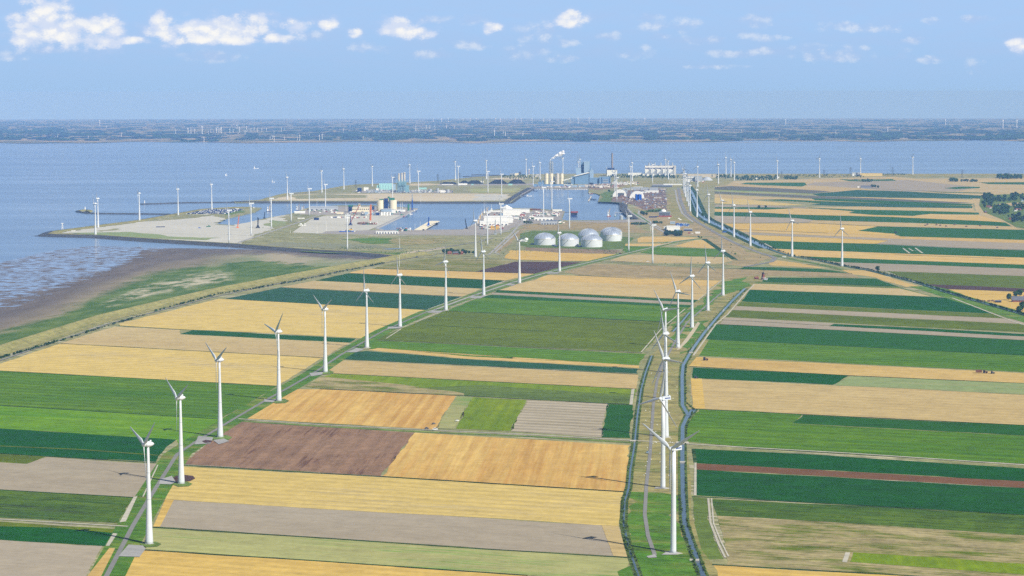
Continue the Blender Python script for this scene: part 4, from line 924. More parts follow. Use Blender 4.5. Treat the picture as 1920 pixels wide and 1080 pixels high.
P_ = [ # x, base, hub, phase, kind, yaw, description
 (179,440.5,382,-30,'egg',70,'near the sand spit edge, lower of the overlapping pair'),(184,427,372.5,-5,'egg',68,'behind on the sand spit, right of the overlapping pair'),
 (261.5,414.6,362.5,180,'egg',75,'alone on the seaward dyke of the sand spit'),(334,403.8,355,-4,'egg',70,'on the seaward dyke left of the parked car lot'),(397,393.3,346,0,'egg',72,'behind the lot full of parked cars'),
 (429.4,456.5,394.4,-3,'box',74,'on the stone sea wall at the near edge of the sand flat'),(471,442,381.5,-4,'box',80,'beside the harbour track on bare sand, left of its row'),(508.9,428.7,372,-2,'box',80,'standing in the pale green patch of the harbour'),
 (546,416.5,363,-15,'box',80,'beside the small white storage sheds'),(580,405,354,-12,'box',80,'just left of the long grey warehouse'),(610.3,393.7,346,-10,'box',76,'behind the long grey warehouse'),
 (538.8,374.7,332.6,-5,'egg',65,'on the tip of the northern sand bank, nearest the open water'),(603.4,361.5,321,-70,'egg',66,'on the grassy shore of the northern bank'),(644.7,355.6,317,-3,'egg',62,'on the grassy shore left of the turquoise power station'),
 (698,349.7,312.4,-55,'egg',70,'on the shore just behind the small white plant building'),(768.3,344.2,309.3,-5,'egg',62,'on the shore just right of the triple chimneys'),(784.6,362.6,321,-3,'box',80,'in front of the pipework right of the turquoise power station'),
 (736,374,332.5,-35,'box',84,'rising behind the twin cream silos'),(853.9,338.8,303.5,-85,'egg',68,'on the shore behind the first coal heap'),(859.2,350.4,312,-8,'box',80,'in front of the first coal heap beside a long white shed'),
 (911.9,335.8,301.5,-40,'egg',82,'on the shore behind the middle coal heap'),(914.8,362.9,321.6,-4,'box',80,'at the dry field below the coal heaps'),(940.5,370,326.7,-4,'box',80,'on bare sand near the tip of the northern quay'),
 (986.5,331.5,299,0,'egg',66,'behind the last coal heap close to the red and white mast'),(999.6,350.2,312,-3,'box',60,'at the root of the power station quay'),(1012.6,345,305.4,-3,'egg',62,'left of the concrete silos of the coal plant'),
 (1055.4,334,297,-80,'egg',70,'behind the row of concrete silos'),(1084.6,336,304,-3,'egg',64,'behind the blue boiler house, left one of two'),(1087.3,332,299,0,'egg',64,'behind the blue boiler house, right one of two'),
 (1151.7,360.6,326.8,-30,'box',60,'left one of three close together by the biomass heaps'),(1154.2,358.5,324,40,'box',60,'middle one of three close together by the biomass heaps'),(1156.4,376.8,333,-20,'box',60,'front one of three close together in front of the brown heap'),
 (1182.6,350.8,312.8,-20,'box',76,'in front of the long white hall, left of the gas power station'),(1185.5,340,305.5,0,'egg',66,'behind the long white hall, left of the gas power station'),(1223.4,345.5,308.6,180,'box',78,'in front of the gas power station with five chimneys'),
 (1253,336.5,302.4,-60,'egg',66,'in front of the right end of the gas power station'),(1247.7,331,299.3,0,'egg',66,'close behind the gas power station'),(1308,351,312.8,10,'egg',62,'in front of the grey switchgear halls'),
 (1346.8,345,308.6,-3,'egg',64,'between the switchgear halls and the coastal wood'),(1361,327.5,295.6,0,'egg',66,'at the left end of the coastal wood, by the water'),(1370.4,332.5,299.5,-8,'egg',60,'rising out of the coastal wood, middle of three'),
 (1376.9,339,304.8,-5,'egg',64,'at the front of the coastal wood, right of three'),(1457.4,336.6,302,-10,'egg',70,'at the right end of the coastal wood'),(1536.4,333.8,298,30,'egg',70,'on the coast halfway along the right shore'),
 (1613.4,330.2,298,-4,'egg',66,'beside the yellow coastal building'),(1711.3,327.8,295,170,'egg',78,'the last one on the right hand coast'),
 (891.5,482,414,-6,'egg',62,'by the clump of farmhouses, left of the twin roads'),(914,460.6,398,-4,'box',78,'on the grass left of the twin harbour roads'),(939,441,382.5,-4,'box',78,'beside the yellow steel frames on the fish quay'),
 (1019,411.5,351.7,-8,'box',84,'with a fat white tower beside the long white cabin on the quay'),(1034.6,394.6,340.5,180,'box',84,'on the far edge of the quay behind the storage yard'),(1067.6,430,372.6,-4,'box',80,'on dry grass by the dock, left of the moored red barge'),
 (1178.8,471.9,405,180,'box',82,'on the grass right of the domed tanks'),(1223.6,494.2,422,180,'box',82,'between two stubble fields right of the domed tanks'),(651.3,469.5,403.7,-118,'box',84,'alone in the rough grass behind the sea dyke')]
for x, b, h, f, k, yw, d in P_:
    turbine(x, b, h, f, k, f'white turbine {d}', gD, yw)
# far-shore machines: a few pixels tall, one small mesh each
FARM = MB().rings((0, 0, 0), [(3.4, 0), (2.2, 90)], 6); FARM.box((0, 1, 88), (5, 10, 5))
for q in range(3):
    a = radians(20 + 120 * q); FARM.tube((0, -4, 90), (36 * sin(a), -4, 90 + 36 * cos(a)), 1.6, 4, .6)
FARME = FARM.mesh('far_turbine', mat('white_paint_far', (240, 242, 242), .6, var=0))
FT = [(187,236,226),(199.5,240,235),(108,260,254),(165.5,260,255),(228,256,250),(329.5,252,244),(352.5,252,241),(358,250,240),(365,250,242),(379,251,237),(395.5,250,243),(390.5,253,246),(401,250,245),(405.5,251,240),(409,248,239),(412.5,248,241),(415,251,239),(431,250,242),(437.5,250,243),(444.5,242,234),(449,249,239),(459.5,253,245),(462.5,247,238),(470.5,247,240),(476.5,246,239),(382.5,266,258),
 (483,247,240),(491,248,241),(499.5,247,240),(513.5,251,245),(527.5,247,240),(533,247,241),(506.5,263,256),(510.5,262,255),(514,265,255),(533.5,263,256),(558,263,256),(562,264,254),(581,257,251),(599,263,254),(604,262,252),(643.5,248,241),(656.5,240,235),(686,244,237),(714.5,244,238),(729,240,234),(779.5,245,236),(799,243,236),(806,242,235),(815.5,243,236),(837,242,235),(852,242,236),(681,262,255),(798.5,253,247),(927,255,244),(944,252,246),(947.5,255,247),
 (812,229,222),(828,229,222),(840.5,229,222),(868.5,229,222),(881.5,229,222),(893,230,222),(909.5,229,222),(929.5,230,222),(938.5,229,222),(966,230,222),(977.5,230,222),(997.5,230,222),(1019.5,230,222),(1031,230,223),(1068.5,230,222),(1084,231,221),(1104.5,231,221),(1125,230,222),(1194,230,221),(1209,230,222),(968.5,248,244),(980.5,255,247),(1149.5,234,229),(1265.5,232,227),(1297.5,258,252),(1390,250,244),(1245.7,252,247),
 (1473,234,224),(1567,251,245),(1664.5,248,239),(1686.5,247,242),(1773,235,224),(1880.5,240,223),(1906.5,240,224),(1685,235,229),(1461,257,253)]
FT.sort()
def ordn(n): return f"{n}{'th' if 10 <= n % 100 <= 20 else {1:'st',2:'nd',3:'rd'}.get(n % 10,'th')}"
for i, (x, b, h) in enumerate(FT):
    p = GP(x, b, -1); hh = max(30, min(110, zat(p, x, h))); o = link(bpy.data.objects.new('wind_turbine', FARME))
    o.location = p; k = hh / 90; o.scale = (k * 1.25, k * 1.25, k); o.rotation_euler = (0, 0, -radians(50 + 30 * random.random()))
    where = 'on the hazy horizon' if b < 236 else ('near the far shore' if b > 252 else 'inland of the far shore')
    props(o, f'tiny white turbine {where}, {ordn(i + 1)} from left across the water', 'wind turbine', 'wind turbines beyond the water')
# ================================================================ trees and reeds
def leafmat(name, c1, c2):
    m, t, b = newmat(name)
    P = t.node('ShaderNodeTexCoord').outputs['Object']; oi = t.node('ShaderNodeObjectInfo').outputs['Random']
    n = t.noise(P, 3.0, 3)
    c = t.mix(t.ramp(n, .3, .7), lin(c1), lin(c2)); sc = t.vmath('SCALE', c); t.l.new(t.ramp(oi, 0, 1, .75, 1.25), sc.node.inputs['Scale'])
    t.l.new(sc, b.inputs['Base Color']); b.inputs['Roughness'].default_value = .8; b.inputs['Specular IOR Level'].default_value = .1
    return m
leaf = leafmat('leaves', (34, 62, 22), (54, 86, 32)); leaf2 = leafmat('leaves_pale', (68, 96, 34), (100, 122, 52))
bark = mat('bark', (84, 70, 56), .9)
def crown_arrays(seed, n=420, wide=.46, leafsize=.10, tall=1.0):
    """leaf clumps through several overlapping lobes; unit height with the crown from .18 to 1"""
    R = random.Random(seed); lobes = []
    for k in range(6):
        a = R.random() * 2 * pi; r = R.random() * wide * .55
        lobes.append((r * cos(a), r * sin(a), .38 + .42 * R.random(), .16 + .14 * R.random()))
    lobes.append((0, 0, .8, .19)); vs = []; fs = []
    for i in range(n):
        lx, ly, lz, lr = R.choice(lobes); d = Vector((R.gauss(0, 1), R.gauss(0, 1), R.gauss(0, .9))).normalized()
        rr = lr * (.55 + .5 * R.random()); c = Vector((lx, ly, lz)) + d * rr; c.x *= 1.15; c.z *= tall
        nn = (d + Vector((R.gauss(0, .5), R.gauss(0, .5), R.gauss(0, .5) + .2))).normalized(); u = nn.orthogonal().normalized(); w = nn.cross(u); s = leafsize * (.6 + .9 * R.random())
        o = len(vs); vs += [c + u * s, c + w * s * .8, c - u * s * .9, c - w * s]; fs.append((o, o + 1, o + 2, o + 3))
    return vs, fs
def trunk_mb(h=.5):
    mb = MB().tube((0, 0, -.02), (.01, .01, h), .035, 6, .018)
    for a in (0, 2.1, 4.2): mb.tube((0.01, 0.01, h * .7), (.17 * cos(a), .17 * sin(a), h * 1.25), .016, 5, .006)
    return mb
TREES = []
for sd in range(4):
    vs, fs = crown_arrays(sd + 3); mb = MB(); mb.add(vs, fs); TREES.append((mb.mesh('crown', leaf), trunk_mb().mesh('trunk', bark)))
vs, fs = crown_arrays(31); mb = MB(); mb.add(vs, fs); BUSH = mb.mesh('crown', leaf2)
tree_n = [0]
def tree(px, py, h, label, group, w=1.0, bush=False, z=0):
    tree_n[0] += 1; cm, tm = TREES[tree_n[0] % 4]
    if bush: cm = BUSH
    r = empty('bush' if bush else 'tree', GP(px, py, z - (.12 * h if bush else 0)), random.random() * 6, label, 'bush' if bush else 'tree', group); r.scale = (h * w, h * w, h)
    for n, me in (('crown', cm), ('trunk', tm)):
        o = link(bpy.data.objects.new(n, me)); o.parent = r
    return r
def mass(name, pts, m, label, cat, n=60, leafs=.1, plain=True, wide=.42):
    """one object of many leafy crowns: pts = [(px, py, height, width factor)]"""
    V = []; Fc = []
    base = [crown_arrays(50 + k, n, wide, leafs) for k in range(4)]
    for i, (px, py, h, w) in enumerate(pts):
        p = GP(px, py, -.1 * h); vs, fs = base[i % 4]; a = random.random() * 6; ca, sa = cos(a), sin(a); o = len(V)
        V += [(p.x + (v[0] * ca - v[1] * sa) * h * w, p.y + (v[0] * sa + v[1] * ca) * h * w, p.z + v[2] * h) for v in vs]; Fc += [tuple(q + o for q in f) for f in fs]
    me = bpy.data.meshes.new(name); me.from_pydata(V, [], Fc); me.materials.append(m); me.update()
    return props(link(bpy.data.objects.new(name, me)), label, cat, kind='stuff')
U = random.uniform
def scatter(x0, x1, y0, y1, n, h0, h1, w0=1, w1=1.4):
    return sorted([(U(x0, x1), U(y0, y1), U(h0, h1), U(w0, w1)) for _ in range(n)], key=lambda q: q[1])
def along(L, n, h0, h1, jit=.6, w0=1.2, w1=2.2):
    out = []
    for _ in range(n):
        k = random.random() * (len(L) - 1); i = int(k); f = k - i
        out.append((L[i][0] + (L[i + 1][0] - L[i][0]) * f + U(-jit, jit), L[i][1] + (L[i + 1][1] - L[i][1]) * f + U(-jit, jit) * .3, U(h0, h1), U(w0, w1)))
    return out
# reeds and scrub along water
CL = [(1392,541),(1369,562),(1339,595),(1314,625),(1291,657),(1275,685),(1273,705),(1273,760),(1273,830),(1273,880),(1275,935),(1277,980),(1286,1010),(1298,1045),(1310,1078)]
CR = [(1403,541),(1382,562),(1351,595),(1326,625),(1303,657),(1287,685),(1285,705),(1286,755),(1301,768),(1292,788),(1287,805),(1286,830),(1285,880),(1287,935),(1289,980),(1299,1010),(1312,1045),(1324,1078)]
LL = [(1219,667),(1207,700),(1199,730),(1191,780),(1187,820),(1178,880),(1175,915),(1167,940),(1165,980),(1174,1025),(1186,1060),(1195,1085)]
LR = [(1226,667),(1214,700),(1206,730),(1199,780),(1195,820),(1187,880),(1184,915),(1176,940),(1175,980),(1183,1025),(1196,1060),(1206,1085)]
mass('reeds', along(CL[10:], 110, 1.4, 3.0, 1.2) + along(CL[:4], 40, 1, 2, 1.2) + along(CR, 330, 1.4, 2.8, .9) + along(LL, 200, 1.0, 2.2, 1.4) + along(LR, 170, 1.0, 2.0, 1.4) + along([(1168,930),(1167,960),(1172,1000),(1184,1045)], 60, 1.5, 2.6, 3),
     leaf2, 'green reeds and scrub lining both canals', 'reeds', 14, .22)
mass('hedge', along([(-200,741),(0,672),(60,655),(112,640),(215,608),(330,573),(410,552),(480,541),(560,527),(650,508),(720,494)], 420, 2, 5, 2.0), leaf, 'dark hedge along the inner foot of the sea dyke', 'hedge', 16, .2)
mass('hedge', along([(1345,419),(1370,431),(1400,445.5),(1440,464),(1488,479.5),(1533,487),(1582,498),(1630,506),(1678,518),(1727,531),(1772,546),(1823,561),(1869,574),(1920,589),(2000,612)], 520, 2, 4.5, .8), leaf,
     'dark hedge following the long drain on the right', 'hedge', 14, .2)
mass('hedge', along([(1292,357),(1300,375),(1308,395),(1318,405),(1345,418)], 120, 3, 6, .5), leaf, 'dark reeds on the far bank of the wide drain', 'hedge', 14, .2)
mass('scrub', scatter(560,840,466,472,50,1.5,4) + scatter(690,800,472,479,60,2,4) + scatter(636,700,463,468,40,2,4) + scatter(1350,1430,455,490,22,1.5,4) + scatter(1240,1420,493,499,50,1.5,3) + scatter(1165,1180,462,472,20,2,4)
     + scatter(900,955,450,478,40,2,4.5) + scatter(470,560,420,440,20,1,3) + scatter(1130,1160,470,476,20,2,4) + scatter(960,1120,468,474,60,1.5,3), leaf2, 'scattered low scrub on the rough ground inside the sea dyke', 'scrub', 14, .2)
mass('woodland', scatter(1378,1455,331,339,170,7,13) + scatter(1335,1378,329,335,60,6,12) + scatter(1455,1620,328,333,130,4,9) + scatter(1470,1495,333,337,50,9,14) + scatter(1655,1700,326,329,40,4,8),
     leaf, 'dark green wood of low trees along the coast right of the switchgear halls', 'woodland', 26, .17)
mass('hedge', scatter(940,1012,329,336,90,5,10) + scatter(1140,1268,329.5,334,160,5,11) + scatter(1215,1272,331,335,60,6,10), leaf, 'dark belt of trees in front of the gas power station', 'hedge', 24, .18)
mass('grove', scatter(1247,1278,437,443,60,9,13,1.1,1.5), leaf, 'dense dark grove in front of the white barns', 'grove', 34, .16)
mass('grove', scatter(1616,1636,339.5,341.5,22,10,15) , leaf, 'small rounded grove alone in the far right fields', 'grove', 34, .16)
mass('grove', scatter(1800,1834,339,341.5,34,9,13) , leaf, 'long low grove beside a big round one near the far right shore', 'grove', 34, .16)
mass('grove', scatter(1781,1794,339.5,341,16,16,22) , leaf, 'big round grove near the far right shore', 'grove', 34, .16)
mass('grove', scatter(1870,1915,332,336,60,16,24) , leaf, 'broad dark grove close to the right edge by the shore', 'grove', 34, .16)
GRP = 'trees of the village at the right edge'
vill = scatter(1843,1866,366,390,22,14,21) + scatter(1862,1905,372,379,20,12,18) + scatter(1895,1955,367,376,22,13,20) + scatter(1862,1892,388,402,26,12,18) + scatter(1898,1960,382,394,20,12,18) + scatter(1898,1965,404,418,26,13,19) + scatter(1888,1898,404,409,3,8,10)
for nm_, L_, d_ in (('grove', scatter(1843,1862,366,388,44,12,19) , 'dark village grove at its left end'), ('grove', scatter(1862,1905,372,379,40,11,16), 'dark village grove at the back'), ('grove', scatter(1862,1892,388,402,56,11,18), 'dark village grove in the middle'),
     ('grove', scatter(1898,1965,382,394,60,10,16), 'dark village grove right of the middle'), ('grove', scatter(1898,1965,404,418,70,11,17), 'dark village grove nearest the camera'), ('grove', scatter(1895,1955,366,376,50,11,18), 'dark village grove farthest right')): mass(nm_, L_, leaf, d_ + ' beside the right edge', 'grove', 60, .13)
for px, py, h, d in [(1850,376,24,'tallest at the left end of the village'),(1872,374.5,21,'pointed one at the back of the village'),(1884,374,22,'slender one at the back of the village'),(1901,372,23,'highest one at the back right of the village'),(1846,390,15,'lone one in front of the village left end'),(1876,403,20,'tall one at the near side of the village middle'),(1891,407.5,9,'small one between the village groves')]:
    tree(px, py, h, f'dark tree, {d}', 'single trees standing out of the village', .9)
wf('olive_grass', [(1840,366),(1960,362),(2300,362),(2300,480),(1960,436),(1905,426),(1880,412),(1845,398),(1836,385),(1838,372)], .4, 'village_green')
wf('stubble_pink', [(1862,384),(1900,380),(1960,381),(1960,386),(1890,386)], .5)
for i, (px, py, h, d) in enumerate([(1423,391.5,13,'left one of the pair'),(1436,390.5,11,'right one of the pair'),(1645,508.5,13,None),(1652,509,4,None)][:3]):
    tree(px, py, h, f'round dark tree in the far strip fields, {d}' if d else 'single round tree beside the long drain hedge', None, 1.2)
tree(1430, 392.5, 8, 'low shrub between two round trees in the strip fields', None, 1.4, True)
for px, py, h, d in [(1891.5,563,14,'left of the grey farmhouse roof'),(1912,556,15,'behind the grey farmhouse roof'),(1904,557,12,'just left behind the farmhouse roof'),(1918,584,20,'largest, in front of the farmyard'),(1910,586,13,'smaller one in front of the farmyard')]:
    tree(px, py, h, f'dark farmyard tree at the right edge, {d}', 'trees round the farm at the right edge', 1.1)
for i, (px, py) in enumerate([(832,475),(836,477),(839.5,474.5),(846,474),(852,475.5),(858,475),(862,477.5),(868,475.5),(873,477),(880,476),(888,477)]):
    tree(px, py, U(8, 13), f'tree round the farm by the harbour roads, {ordn(i + 1)} from the left', 'trees round the farm by the harbour roads', 1.2)
for px, py, h, d in [(1203,402,14,'left of the dark clump by the office block'),(1207,404,13,'front of the dark clump by the office block'),(1212,404,11,'right of the dark clump by the office block'),(1142,360.5,12,'alone on the dock bank beside the biomass heaps'),(1319,432,5,None),(1379,478,7,None)][:4]:
    tree(px, py, h, f'dark tree {d}', None, 1.2)
tree(1378.5, 477.5, 6, 'single dark bush on the dry ground inside the road bend', None, 1.5, True)
mass('hedge', scatter(1213,1240,395,398,40,4,7) + scatter(1224,1242,417,419.5,40,4,8) + scatter(1184,1213,420,422,60,4,8) + scatter(1308,1316,444,447,8,3,6) + scatter(980,1000,416,420,30,3,7), leaf, 'dark hedges round the office block and dock road', 'hedge', 20, .2)
mass('scrub', scatter(560,630,402,414,12,1,2), leaf2, 'a few bushes by the warehouses', 'scrub', 10, .2)
# far-shore woods
wp = []
for (x0, x1, y0, y1, n) in [(0,40,258,262,60),(80,142,262,264,90),(160,185,263,264,30),(115,200,251,254,90),(290,368,255,259,160),(340,405,264,265.5,40),(395,407,265,266,16),(462,480,253,257,40),(0,75,247,250,120),(60,120,242,250,140),
   (640,810,250,259,420),(700,755,261,263.5,70),(860,910,262,265,90),(820,880,245,251,130),(905,955,257,260,60),(960,1010,257,262,150),(1020,1070,251,255,130),(1034,1056,261,263,50),(1085,1155,258.5,261.5,150),(1130,1153,255,259,60),(1070,1105,263.5,265,30),
   (1205,1235,254,257,60),(1211,1228,258,263,60),(1251,1290,259,262,90),(1308,1360,256,260,110),(1335,1388,261,263.5,60),(1195,1230,246,252,90),(1385,1440,250,260,90),(1300,1340,249,251,40),(1440,1475,254,257,50),(1477,1540,256,258.5,110),(1505,1543,261,263,50),(1540,1605,254,257,110),
   (1635,1690,250,259,260),(1710,1740,251,254,60),(1600,1650,247,250,70),(1750,1850,257,260,140),(1850,1925,253,261,200),(1800,1920,248,251,110),(1730,1770,245,247,60),(1560,1620,239,243,90),(1690,1800,236,239,80)]:
    wp += [(U(x0, x1), U(y0, y1), U(11, 19), U(2.2, 5)) for _ in range(n)]
for _ in range(1500):
    y = 224.5 + 38 * random.random() ** 1.1; x = U(-60, 1980); k = random.randint(3, 12)
    wp += [(x + j * U(2.5, 4), y + U(-.1, .1), U(9, 15), U(3, 7)) for j in range(k)]
mass('far_woodland', sorted(wp, key=lambda q: q[1]), leaf, 'hazy dark hedgerows and woods on the flat land beyond the water', 'woodland', 7, .35)
# ================================================================ buildings and harbour things
M_ = dict(
 wh=mat('white_sheet', (232, 232, 226), .5, var=.05, scale=.08), cream=mat('cream_concrete', (226, 216, 186), .8, var=.05), gr=mat('grey_sheet', (168, 174, 180), .5, var=.08, scale=.06),
 dg=mat('dark_grey', (84, 90, 98), .6), alu=mat('dome_aluminium', (164, 174, 190), .42, .3, var=.1), teal=mat('turquoise_sheet', (160, 208, 204), .5, var=.05), tealp=mat('turquoise_pipework', (120, 160, 172), .5),
 bl=mat('blue_sheet', (112, 144, 176), .5, var=.06, scale=.05), bl2=mat('pale_blue_sheet', (150, 172, 190), .5, var=.06, scale=.05), nav=mat('navy_steel', (22, 44, 96), .5), cob=mat('cobalt_steel', (24, 84, 176), .4),
 gn=mat('green_sheet', (40, 110, 78), .6), red=mat('red_steel', (150, 66, 58), .5), org=mat('orange_steel', (214, 120, 50), .5), yel=mat('yellow_steel', (226, 178, 30), .5),
 brk=mat('red_brick', (132, 74, 56), .9), tile=mat('grey_tiles', (96, 98, 108), .8), rt=mat('red_tiles', (128, 82, 68), .8), con=mat('pale_concrete', (196, 190, 178), .85, var=.06), coal=mat('coal', (26, 27, 32), .9, var=.3), 
 mud=mat('wood_chips', (104, 78, 62), 1, var=.25), sand=mat('yellow_sheet', (216, 192, 122), .7), glass=mat('dark_glass', (40, 54, 70), .2, spec=.5), hull=mat('dark_hull', (36, 40, 52), .5), blk=mat('black_rubber', (24, 24, 26), .9),
 rust=mat('rusty_scrap', (110, 74, 58), .9, var=.4), steel=mat('galvanised_steel', (176, 184, 190), .5, .3))
class Site:
    """frame of reference: x to the right, y away, z up, in metres at the ground point under (px, py)"""
    def __init__(s, px, py, rot=0.0, dz=.3):
        s.p = GP(px, py, dz); s.px, s.py = px, py; s.m = mpp(s.p); s.rz = -atan2(s.p.x, s.p.y) + rot
    def h(s, py): return max(1.0, zat(s.p, s.px, py))
    def root(s, name, label, cat, group=None): return empty(name, s.p, s.rz, label, cat, group)
def px_box(x0, x1, yb, yt, rot=0.0):
    s = Site((x0 + x1) / 2, yb, rot); return s, (x1 - x0) * s.m, s.h(yt)
def shed(name, x0, x1, yb, yt, dep, wall, roof, label, cat='building', rise=None, axis='x', rot=0.0, group=None, doors=0, doorm='dg', win=0):
    s, w, h = px_box(x0, x1, yb, yt, rot); r = s.root(name, label, cat, group)
    rise = rise if rise is not None else min(3.5, h * .25); hw = max(1.5, h - rise)
    MB().gable((0, dep / 2, -.3), (w, dep, hw + .3), rise, 0, axis).build('wall', M_[wall], r)
    MB().roof((0, dep / 2, -.3), (w, dep, hw + .3), rise, 0, axis).build('roof', M_[roof], r)
    for i in range(doors):
        x = -w / 2 + w * (i + .5) / doors; MB().box((x, -.12, -.2), (min(6, w / doors * .5), .3, min(4.5, hw * .8))).build('door', M_[doorm], r)
    for i in range(win):
        x = -w / 2 + w * (i + .5) / win; MB().box((x, -.1, hw * .45), (w / win * .55, .3, max(1.2, hw * .25))).build('window', M_['glass'], r)
    return r
def tanks(lst, label, name='storage_tank', body='wh', top='gr', group=None, dome=.12, cat='tank'):
    for x0, x1, yb, yt, d in lst:
        s, w, h = px_box(x0, x1, yb, yt); r = s.root(name, label.replace('#', d), cat, group); R_ = w / 2; hw = h - R_ * dome
        MB().rings((0, R_, -.3), [(R_, 0), (R_, hw)], 24).build('wall', M_[body], r)
        MB().rings((0, R_, hw - .3), [(R_ * 1.01, 0), (R_ * .8, R_ * dome * .45), (R_ * .4, R_ * dome * .85), (.2, R_ * dome)], 24).build('roof', M_[top], r)
# --- six white tanks with ribbed aluminium domes
gT = 'white domed oil tanks'
for cx, hwid, yb, yw, yd, d in [(1146,20.5,448.5,436.5,424.5,'rearmost behind the right one'),(1103.5,20,455,443,426,'half hidden in the second row'),(1021.5,20.3,460,448.7,434.6,'leftmost of the front row'),
     (1065.6,20,462.3,449.6,436,'second in the front row'),(1147.5,17.6,452.7,441.3,428.5,'rightmost, beside the purple scrub'),(1109.3,20.3,464,451,438,'nearest and lowest in the picture')]:
    s = Site(cx, yb, 0, .2); R_ = hwid * s.m; hw = s.h(yw); r = s.root('oil_tank', f'white tank with a metal dome, {d} of the six', 'tank', gT)
    hd = (yw - yd) * s.m * .76
    MB().rings((0, R_, 0), [(R_, 0), (R_, hw * .33), (R_ * 1.001, hw * .34), (R_, hw * .66), (R_, hw)], 56).build('wall', white, r, False)
    MB().rings((0, R_, hw), [(R_ * 1.015, -.4), (R_ * 1.015, .5)], 56).build('rim', M_['cream'], r)
    prof = [(R_ * sin(a), hd * (cos(a) - cos(1.25)) / (1 - cos(1.25))) for a in [1.25 - 1.25 * k / 9 for k in range(9)]]
    sc = R_ / prof[0][0]; prof = [(a * sc, b) for a, b in prof] + [(.5, hd)]
    MB().rings((0, R_, hw + .5), prof, 40).build('dome', M_['alu'], r)
    rb = MB()
    for k in range(20):
        a = 2 * pi * k / 20
        for (r0, z0), (r1, z1) in zip(prof, prof[1:]): rb.tube((r0 * cos(a), R_ + r0 * sin(a), hw + .8 + z0), (r1 * cos(a), R_ + r1 * sin(a), hw + .8 + z1), .45, 4)
    props(rb.build('dome_ribs', M_['gr'], r), kind='stuff')
    st = MB()
    for k in range(14):
        a = -2.2 + k * .045; st.box((R_ * 1.03 * cos(a), R_ + R_ * 1.03 * sin(a), hw * k / 14), (1.4, 1.4, .5), a)
    st.build('stair', M_['gr'], r)
for x, y, d in ((998,458.5,'left of the leftmost tank'),(1038,461,'between the first and second tank'),(1042,462.5,'in front of the gap between tanks'),(1087,463,'between the second tank and the nearest one')):
    s = Site(x, y); r = s.root('pump_shed', f'low dark pump shed {d}', 'shed', 'pump sheds between the domed tanks')
    MB().box((0, 0, 0), (9, 8, 3)).build('wall', M_['nav'], r); MB().box((0, 0, 3), (9.6, 8.6, .4)).build('roof', M_['gr'], r)
# pylon cabin right of tank 1 (white round-top building)
s = Site(985.5, 453.5); r = s.root('control_building', 'small white building with a domed roof behind the field turbine', 'building')
MB().box((-6, 4, 0), (22, 9, 6)).build('wall', M_['wh'], r); MB().rings((2, 4, 5), [(6, 0), (6, 3), (4.5, 5.5), (.3, 6.6)], 16).build('dome', M_['wh'], r); MB().box((-8, -.8, 1.5), (12, .5, 1.6)).build('window', M_['glass'], r)
# --- twin cream silos with green tops
s = Site(725, 396.5); mm = s.m; top = s.h(375.5); r = s.root('twin_silo', 'two huge cream round silos joined by a dark blue tower with green caps', 'silo')
for sx_, rr, hh in ((-11.8, 6.9, top), (11.8, 7.2, top)):
    MB().rings((sx_ * mm, rr * mm, -.3), [(rr * mm, 0), (rr * mm, hh)], 28).build('silo', M_['cream'], r)
MB().box((-1.0 * mm, 5 * mm, 0), (7.4 * mm, 7 * mm, s.h(372.3))).build('lift_tower', M_['nav'], r)
MB().box((-9.5 * mm, 7 * mm, top - .3), (8 * mm, 5 * mm, 1.9 * mm)).build('cap', M_['gn'], r); MB().box((9.5 * mm, 7 * mm, top - .3), (11 * mm, 6 * mm, 4.2 * mm)).build('cap', M_['gn'], r)
MB().box((4 * mm, 7 * mm, top + 3.5 * mm), (4 * mm, 4 * mm, 3 * mm)).build('cap', M_['gn'], r)
MB().box((11 * mm, -.3 * mm, 2 * mm), (3 * mm, .4, 2 * mm)).build('window', M_['dg'], r)
tanks([(713,717.5,404,397.8,'leftmost'),(718,722.5,404,397.6,'second'),(723.5,728,404,397.6,'third'),(729.5,733,404,398,'rightmost')], 'short white silver tank in front of the twin silos, # of four', group='small tanks before the twin silos')
shed('loading_house', 715, 735, 397, 391.5, 25, 'bl2', 'gr', 'pale blue loading house at the foot of the twin silos')
shed('mill_hall', 660.5, 692.5, 397.5, 388.2, 40, 'cream', 'con', 'long cream mill hall with a row of small windows left of the twin silos', win=9, rise=1)
s = Site(657.5, 397.5); r = s.root('silo_tower', 'blue round silo beneath a green box roof at the left end of the cream hall', 'silo')
MB().rings((1.2 * mm, 3 * mm, 0), [(2.7 * mm, 0), (2.7 * mm, s.h(388.2))], 16).build('wall', M_['nav'], r); MB().box((0, 5 * mm, 0), (8.6 * mm, 5 * mm, s.h(387))).build('tower', M_['nav'], r); MB().box((0, 4 * mm, s.h(387.4)), (9 * mm, 6 * mm, 2.4 * mm)).build('cap', M_['gn'], r)
s = Site(673, 390); r = s.root('painted_silo', 'round white silo with a green and yellow painted band behind the cream hall', 'silo')
MB().rings((0, 3 * mm, 0), [(3 * mm, 0), (3 * mm, s.h(382.5))], 18).build('wall', M_['wh'], r); MB().rings((0, 3 * mm, s.h(384.8)), [(3.05 * mm, 0), (3.05 * mm, 1.6 * mm)], 18).build('band', M_['gn'], r); MB().rings((0, 3 * mm, s.h(386)), [(3.04 * mm, 0), (3.04 * mm, .8 * mm)], 18).build('band', M_['yel'], r)
